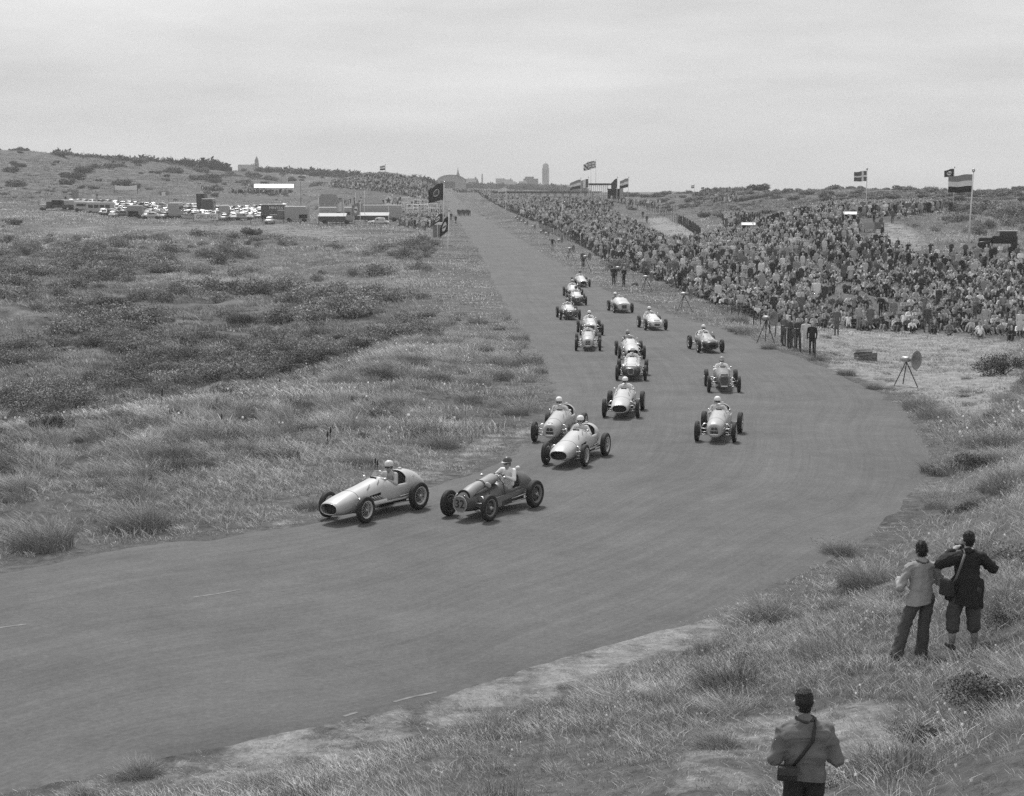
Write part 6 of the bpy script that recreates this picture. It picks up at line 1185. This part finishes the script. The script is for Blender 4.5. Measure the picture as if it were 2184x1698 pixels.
def blades(name, n, rad, h, w, seed, lean=.5, heads=0, mat_=None, wind=(-.25, -.1), segs=2):
    rs = np.random.RandomState(seed); v = []; f = []; sh = []; mi = []
    for i in range(n):
        a = rs.rand() * 6.283; r = rad * math.sqrt(rs.rand()); bx, by = r * math.cos(a), r * math.sin(a); hh = h * (.45 + .75 * rs.rand()) * (1 - .35 * r / rad)
        la = a + rs.randn() * .8; ll = hh * lean * (.2 + rs.rand()); lx, ly = math.cos(la) * ll + wind[0] * hh, math.sin(la) * ll + wind[1] * hh
        wa = rs.rand() * 6.283; wx, wy = math.cos(wa) * w / 2, math.sin(wa) * w / 2; s = rs.rand(); k = len(v)
        for q in range(segs + 1):
            t = q / segs; c = (bx + lx * t * t, by + ly * t * t, hh * t * (1 - .18 * t)); ww = 1 - .75 * t
            v += [(c[0] - wx * ww, c[1] - wy * ww, c[2]), (c[0] + wx * ww, c[1] + wy * ww, c[2])]; sh += [s, s]
        for q in range(segs): f.append((k + 2 * q, k + 2 * q + 1, k + 2 * q + 3, k + 2 * q + 2)); mi.append(0)
        if heads and i % heads == 0:
            c = v[-1]; e = w * .8 + .006; k = len(v); v += [(c[0] - e, c[1], c[2] - e), (c[0] + e, c[1], c[2] - e), (c[0] + e, c[1], c[2] + e), (c[0] - e, c[1] + e, c[2] + e)]; sh += [rs.rand()] * 4; f.append((k, k + 1, k + 2, k + 3)); mi.append(1)
    me = bpy.data.meshes.new(name); me.from_pydata(v, [], f); me.materials.append(mat_ or M_GRASS); me.materials.append(M_SEED)
    me.polygons.foreach_set('material_index', mi); at_ = me.attributes.new('shade', 'FLOAT', 'POINT'); at_.data.foreach_set('value', sh); me.update(); return me
def leaves(name, n, rx, ry, rz, leaf, seed, m, lobes=7):
    """a bush: leaf faces gathered in uneven clumps on short twigs"""
    rs = np.random.RandomState(seed); v = []; f = []; sh = []; mi = []
    cl = []
    for i in range(lobes):
        a = rs.rand() * 6.283; r = math.sqrt(rs.rand()) * .75; cl.append((r * math.cos(a) * rx, r * math.sin(a) * ry, rz * (.35 + .5 * rs.rand()) * (1 - .45 * r), .28 + .3 * rs.rand()))
    for i in range(n):
        c = cl[rs.randint(lobes)]; d = rs.randn(3); d /= np.linalg.norm(d); q = (.55 + .5 * rs.rand()) * c[3]
        p = np.array([c[0] + d[0] * q * rx, c[1] + d[1] * q * ry, max(.02, c[2] + d[2] * q * rz * .9)])
        u = rs.randn(3); u /= np.linalg.norm(u); w = np.cross(u, d); w /= max(np.linalg.norm(w), 1e-3); L_ = leaf * (.6 + .8 * rs.rand()); k = len(v)
        for a, b_ in ((-1, 0), (0, -.45), (1, 0), (0, .45)): v.append(tuple(p + u * a * L_ + w * b_ * L_)); sh.append(0)
        s = rs.rand(); sh[-4:] = [s] * 4; f.append((k, k + 1, k + 2, k + 3)); mi.append(0)
    for c in cl:
        for q in range(2):
            k = len(v); e = .012 + .01 * rx; v += [(-e, 0, 0), (e, 0, 0), (c[0] + e / 2, c[1], c[2]), (c[0] - e / 2, c[1], c[2])] if q else [(0, -e, 0), (0, e, 0), (c[0], c[1] + e / 2, c[2]), (c[0], c[1] - e / 2, c[2])]
            sh += [.5] * 4; f.append((k, k + 1, k + 2, k + 3)); mi.append(1)
    me = bpy.data.meshes.new(name); me.from_pydata(v, [], f); me.materials.append(m); me.materials.append(M_TWIG); me.polygons.foreach_set('material_index', mi)
    at_ = me.attributes.new('shade', 'FLOAT', 'POINT'); at_.data.foreach_set('value', sh); me.update(); return me
def scatter(name, protos, P, scale, rot, tone, idx, label=None):
    """one ground-cover object: instances of the prototype meshes on points, by geometry nodes"""
    pc = bpy.data.collections.new(name + ' prototypes')
    for i, me in enumerate(protos):
        o = bpy.data.objects.new('%s_kind_%02d' % (name, i), me); pc.objects.link(o)
    me = bpy.data.meshes.new(name); me.vertices.add(len(P)); me.vertices.foreach_set('co', P.astype(np.float32).ravel())
    for nm, A in (('scl', scale), ('rz', rot), ('tone', tone)): me.attributes.new(nm, 'FLOAT', 'POINT').data.foreach_set('value', A.astype(np.float32))
    me.attributes.new('idx', 'INT', 'POINT').data.foreach_set('value', idx.astype(np.int32)); me.update()
    ob = link(bpy.data.objects.new(name, me)); g = bpy.data.node_groups.new(name, 'GeometryNodeTree')
    g.interface.new_socket('Geometry', in_out='INPUT', socket_type='NodeSocketGeometry'); g.interface.new_socket('Geometry', in_out='OUTPUT', socket_type='NodeSocketGeometry')
    gi = N(g, 'NodeGroupInput'); go_ = N(g, 'NodeGroupOutput'); ip = N(g, 'GeometryNodeInstanceOnPoints'); ci = N(g, 'GeometryNodeCollectionInfo')
    ci.inputs['Collection'].default_value = pc; ci.inputs['Separate Children'].default_value = True; ci.inputs['Reset Children'].default_value = True
    ip.inputs['Pick Instance'].default_value = True
    def na(nm, ty):
        n = N(g, 'GeometryNodeInputNamedAttribute', data_type=ty); n.inputs['Name'].default_value = nm; return n.outputs['Attribute']
    cx_ = N(g, 'ShaderNodeCombineXYZ'); g.links.new(na('rz', 'FLOAT'), cx_.inputs[2])
    g.links.new(gi.outputs[0], ip.inputs['Points']); g.links.new(ci.outputs[0], ip.inputs['Instance']); g.links.new(na('idx', 'INT'), ip.inputs['Instance Index'])
    g.links.new(cx_.outputs[0], ip.inputs['Rotation']); g.links.new(na('scl', 'FLOAT'), ip.inputs['Scale']); g.links.new(ip.outputs[0], go_.inputs[0])
    ob.modifiers.new('scatter', 'NODES').node_group = g; return tag(ob, label=label, kind='stuff')
def sample(n, D0, D1, pxa=-500, pxb=2700):
    """points evenly over the ground between two distances"""
    D = np.sqrt(np.random.rand(n) * (D1 ** 2 - D0 ** 2) + D0 ** 2); px = pxa + (pxb - pxa) * np.random.rand(n); X = (px - CX) / FP * D; return X, D
if not globals().get('NOGRASS'):
    bands = [  # D0, D1, count, blade count, radius, height, width, lean
      (6, 30, 24000, 15, .15, .25, .008), (30, 52, 26000, 14, .22, .32, .015), (52, 100, 42000, 15, .38, .40, .03), (100, 210, 46000, 18, .75, .42, .055), (210, 480, 40000, 20, 1.7, .48, .12), (480, 900, 16000, 24, 4.5, .7, .24)]
    for bi, (D0, D1, n, nb, rad, h, w) in enumerate(bands):
        protos = [blades('grass', nb, rad, h, w, 100 * bi + k, lean=.7, heads=(14 if k == 2 else 0)) for k in range(4)]
        protos += [blades('grass', nb, rad, h * .45, w, 100 * bi + 10 + k, lean=.9) for k in range(3)]
        X, Y = sample(n, D0, D1); rd = rdist(X, Y); s = grid_at(sandw, X, Y); d = grid_at(darkw, X, Y); pat = fbm(X / 5, Y / 5, 71)
        Z = ground(X, Y); ppx, ppy, _ = project(X, Y, Z)
        keep = (rd > .1 + .25 * rad) & (np.random.rand(n) > s * .55) & (np.random.rand(n) < np.clip((pat - .3) * 4.5, .2, 1))
        keep &= ~(inpoly(ppx, ppy, CROWD_AREA) & (np.random.rand(n) < .85))
        keep &= np.random.rand(n) > .3 * np.exp(-rd / 1.2)
        X, Y, Z, s, d, rd = X[keep], Y[keep], Z[keep], s[keep], d[keep], rd[keep]; m = len(X); pt = fbm(X / 3.5, Y / 3.5, 72); big = fbm(X / 14, Y / 14, 73)
        short = (s > .3) | (rd < .8) | (pt < .42) | ((ppx[keep] > 900) & (Y > 90) & (ppx[keep] < 1500))
        idx = np.where(short, 4 + np.random.randint(0, 3, m), np.random.choice(4, m, p=[.32, .32, .05, .31]))
        tone = np.clip(.50 + (big - .5) * .35 + (pt - .5) * .35 + np.random.randn(m) * .13 - d * (.12 if D0 < 200 else .26), .05, .78)
        sc = (.65 + .6 * np.random.rand(m)) * np.where(short, .9, .8 + .9 * np.clip(pt - .4, 0, .5)) * np.interp(rd, [0, 1.5], [.75, 1])
        scatter('grass', protos, np.stack([X, Y, Z - .02], -1), sc, np.random.uniform(-.5, .5, m), tone, idx)
    # low creeping scrub on the heath and loose dark plants elsewhere
    for bi, (D0, D1, n, lf, rr) in enumerate([(12, 55, 1500, .02, .5), (55, 110, 7500, .05, 1.15), (110, 240, 11000, .09, 1.5), (240, 520, 5500, .17, 1.4), (500, 1000, 2600, .35, 3.0)]):
        protos = [leaves('scrub', 2200 if D0 < 50 else 1100, rr, rr * .9, rr * .7, lf * .8, 300 + bi * 10 + k, M_SCRUBLEAF) for k in range(5)]
        X, Y = sample(n, D0, D1); rd = rdist(X, Y); s = grid_at(sandw, X, Y); d = grid_at(darkw, X, Y); pt = fbm(X / 5, Y / 5, 81); Z = ground(X, Y); ppx, ppy, _ = project(X, Y, Z)
        keep = (rd > 1.5 + rr) & (s < .25) & (np.random.rand(n) < np.clip((pt - .485) * 8, 0, 1) * np.where(d > .4, 1.0 if D0 > 100 else 1.6, .16 if D0 < 400 else .3)) & ~inpoly(ppx, ppy, CROWD_AREA)
        keep &= (d > .4) | (ppx < 900) | (ppx > 1300)
        keep &= ~((ppx > 60) & (ppx < 960) & (ppy > 428) & (ppy < 500))
        X, Y, Z = X[keep], Y[keep], Z[keep]; m = len(X)
        scatter('scrub', protos, np.stack([X, Y, Z - .08], -1), .35 + 1.15 * np.random.rand(m) ** 1.6, np.random.rand(m) * 6.28, np.clip(np.interp(D0, [12, 110, 500], [.20, .25, .13]) + np.random.randn(m) * (.06 if D0 < 240 else .025), .05, .4), np.random.randint(0, 5, m))
wp = [leaves('woods', 260, 4.5, 4.5, 5.5, .9, 800 + k, M_SCRUBLEAF) for k in range(4)]; nW = len(WOODP)
scatter('woods', wp, WOODP, .6 + .6 * np.random.rand(nW), np.random.rand(nW) * 6.28, np.clip(.05 + np.random.randn(nW) * .012, .02, .1), np.random.randint(0, 4, nW), 'dark wood on the skyline')
cp = [blades('clump', 420, .5, .58, .008, 900 + k, lean=.95, heads=(30 if k == 1 else 0), segs=2) for k in range(4)]
for (D0, D1, n) in ((12, 50, 750), (42, 110, 5200)):
    X, Y = sample(n, D0, D1); rd = rdist(X, Y); s = grid_at(sandw, X, Y); d = grid_at(darkw, X, Y); pt = fbm(X / 5, Y / 5, 75); Z = ground(X, Y); ppx, ppy, _ = project(X, Y, Z)
    keep = (rd > .5) & (d < .4) & ((s < .2) | (np.random.rand(n) < .12)) & (np.hypot(X - pA.x, Y - pA.y) > 1.6) & (np.hypot(X - pC.x + .5, Y - pC.y + .6) > 1.7) & (np.random.rand(n) < np.clip((pt - .42) * 5, .05, 1)) & ~inpoly(ppx, ppy, CROWD_AREA); X, Y, Z, s = X[keep], Y[keep], Z[keep], s[keep]; m = len(X)
    scatter('grass', cp, np.stack([X, Y, Z - .03], -1), np.random.uniform(.35, 1.1, m) * np.where(s > .2, .5, 1) * (1 if D0 < 40 else 1.25), np.random.uniform(-.6, .6, m), np.clip(.36 + np.random.randn(m) * .15, .08, .75), np.random.randint(0, 4, m))
# plants that stand out one by one
BUSH = [leaves('bush', 3600, 1.0, .9, .6, .028, 500 + k, M_BUSH, 9) for k in range(3)]
TUSS = [blades('tussock', 1100, .60, .78, .010, 600 + k, lean=1.0, heads=(9 if k == 1 else 0), mat_=M_TUSS, segs=3) for k in range(3)]
PLANTS = [  # kind, foot px, py, width in picture units, label
 ('t', 300, 1125, 190, 'large dark tussock on the left verge above the start of the sandy strip'),
 ('t', 90, 1165, 210, 'dark flowering tussock at the left edge of the photo beside the asphalt'),
 ('t', 940, 955, 120, 'dark round tussock on the sandy verge just above the two leading cars'),
 ('t', 768, 990, 90, 'dark tussock behind the helmet of the driver in the leading pale car'),
 ('t', 1100, 885, 85, 'solitary tussock on the verge left of the pale twin-grille cars'),
 ('t', 1065, 810, 100, 'broad low tussock beside the inner edge of the bend'),
 ('t', 375, 975, 110, 'dark tussock halfway up the left bank'),
 ('t', 660, 1085, 90, 'tussock on the verge to the left of the leading car front wheels'),
 ('t', 40, 1050, 120, 'dark tussock on the left bank near the photo edge'),
 ('t', 300, 1652, 135, 'dark flowering tussock on the near verge at the bottom left'),
 ('t', 170, 1694, 80, 'dark plant cut by the bottom edge of the photo, left one of two'),
 ('t', 268, 1700, 60, 'dark plant cut by the bottom edge of the photo, right one of two'),
 ('t', 1205, 1465, 50, 'thin dark weed standing on the near sandy verge'),
 ('t', 1530, 1590, 140, 'grass tussock on the near bank left of the man with crossed strap'),
 ('t', 1640, 1320, 170, 'tall flowering grass clump where the near bank meets the bend'),
 ('t', 1850, 1250, 200, 'tall pale grass clump left of the two standing men'),
 ('t', 1790, 1180, 110, 'grass clump at the outer edge of the asphalt above the bank'),
 ('t', 1640, 745, 50, 'small tussock by the outer edge of the straight below the loudspeakers'),
 ('t', 1805, 800, 60, 'dark tussock at the outer road edge below the standing men in suits'),
 ('t', 1865, 830, 55, 'dark tussock right of the loudspeaker stand foot'),
 ('t', 1575, 690, 70, 'dark tussock below the front row of the crowd'),
 ('b', 2110, 1500, 220, 'dark leafy bush on the near bank at the right edge'),
 ('b', 1960, 1570, 150, 'dark low bush right of the man with crossed strap'),
 ('b', 2140, 800, 150, 'dark bush on the sandy hollow at the right edge'),
 ('b', 2080, 1000, 120, 'dark bush right of the outer bend'),
 ('b', 2150, 1330, 120, 'dark bush behind the man in the dark coat at the photo edge'),
 ('b', 480, 790, 110, 'dark rounded bush in the hollow left of centre'),
 ('b', 780, 745, 100, 'dark bush with pale top in the hollow near the bend'),
 ('b', 600, 750, 80, 'dark bush in the middle of the hollow between two paler ones'),
 ('b', 690, 770, 90, 'low dark bush on the crest of the grassy bank'),
 ('b', 110, 910, 120, 'dark bush on the lip of the hollow at the left'),
 ('b', 210, 815, 90, 'bush beside the bare patch in the left hollow'),
 ('b', 520, 690, 90, 'bush on the far side of the hollow left of centre'),
 ('b', 240, 660, 120, 'wide dark bush on the far slope of the hollow'),
 ('b', 1270, 565, 0, '')]
for kind, px, py, wd, lab in PLANTS:
    if not wd: continue
    p = hit(px, py); s = FP / p.y; me = random.choice(TUSS if kind == 't' else BUSH); o = bpy.data.objects.new('tussock' if kind == 't' else 'bush', me); link(o, None, up(p, -.05))
    o.scale = [wd / s / (2.0 if kind == 'b' else 1.9)] * 3; o.scale[2] = min(o.scale[0], 1.5) if kind == 't' else o.scale[0]; o.rotation_euler[2] = random.uniform(-.4, .4); tag(o, lab, 'bush' if kind == 'b' else 'tussock', 'plants on the dunes')
# tall dry seed stalks in the grass at the left
for k, (px, py, hh) in enumerate([(704, 945, 34), (698, 950, 30), (804, 1010, 28), (800, 1000, 22), (462, 870, 20), (596, 830, 24), (566, 790, 20), (472, 905, 22), (345, 870, 40), (480, 1150, 0)]):
    if not hh: continue
    p = hit(px, py); s = FP / p.y; h = hh / s; mb = MB(); mb.tube([(0, 0, 0), (.02 * h, 0, h * .5), (.06 * h, 0, h)], .012, 5); mb.cap((.03 * h, 0, h * .68), (.06 * h, 0, h), .035, .02, n=6)
    o = mb.build('seed_stalk', mat('dry stalk', .03), None, p); tag(o, 'dark dry seed stalk in the grass, %s' % ['taller of a pair left of the leading car', 'shorter of a pair left of the leading car', 'one just behind the leading driver', 'thin one close behind the leading driver', 'lone one on the left bank', 'lone one on the crest', 'small one beyond the crest', 'short one on the open bank', 'tall one on the lip of the hollow'][k], 'plant', 'dry seed stalks')
# ------------------------------------------------------------------ haze
if not globals().get('NOHAZE'):
    mb = MB(); mb.box((0, 0, 48), (7400, 7400, 110)); h = mb.build('haze', [])
    m = bpy.data.materials.new('thin sea haze'); m.use_nodes = True; t = m.node_tree; t.nodes.clear(); pv = N(t, 'ShaderNodeVolumePrincipled'); pv.inputs['Color'].default_value = (.95, .95, .95, 1); pv.inputs['Density'].default_value = HAZE_DENSITY; pv.inputs['Anisotropy'].default_value = .1
    ou = N(t, 'ShaderNodeOutputMaterial'); t.links.new(pv.outputs[0], ou.inputs['Volume']); h.data.materials.clear(); h.data.materials.append(m); tag(h, kind='stuff')
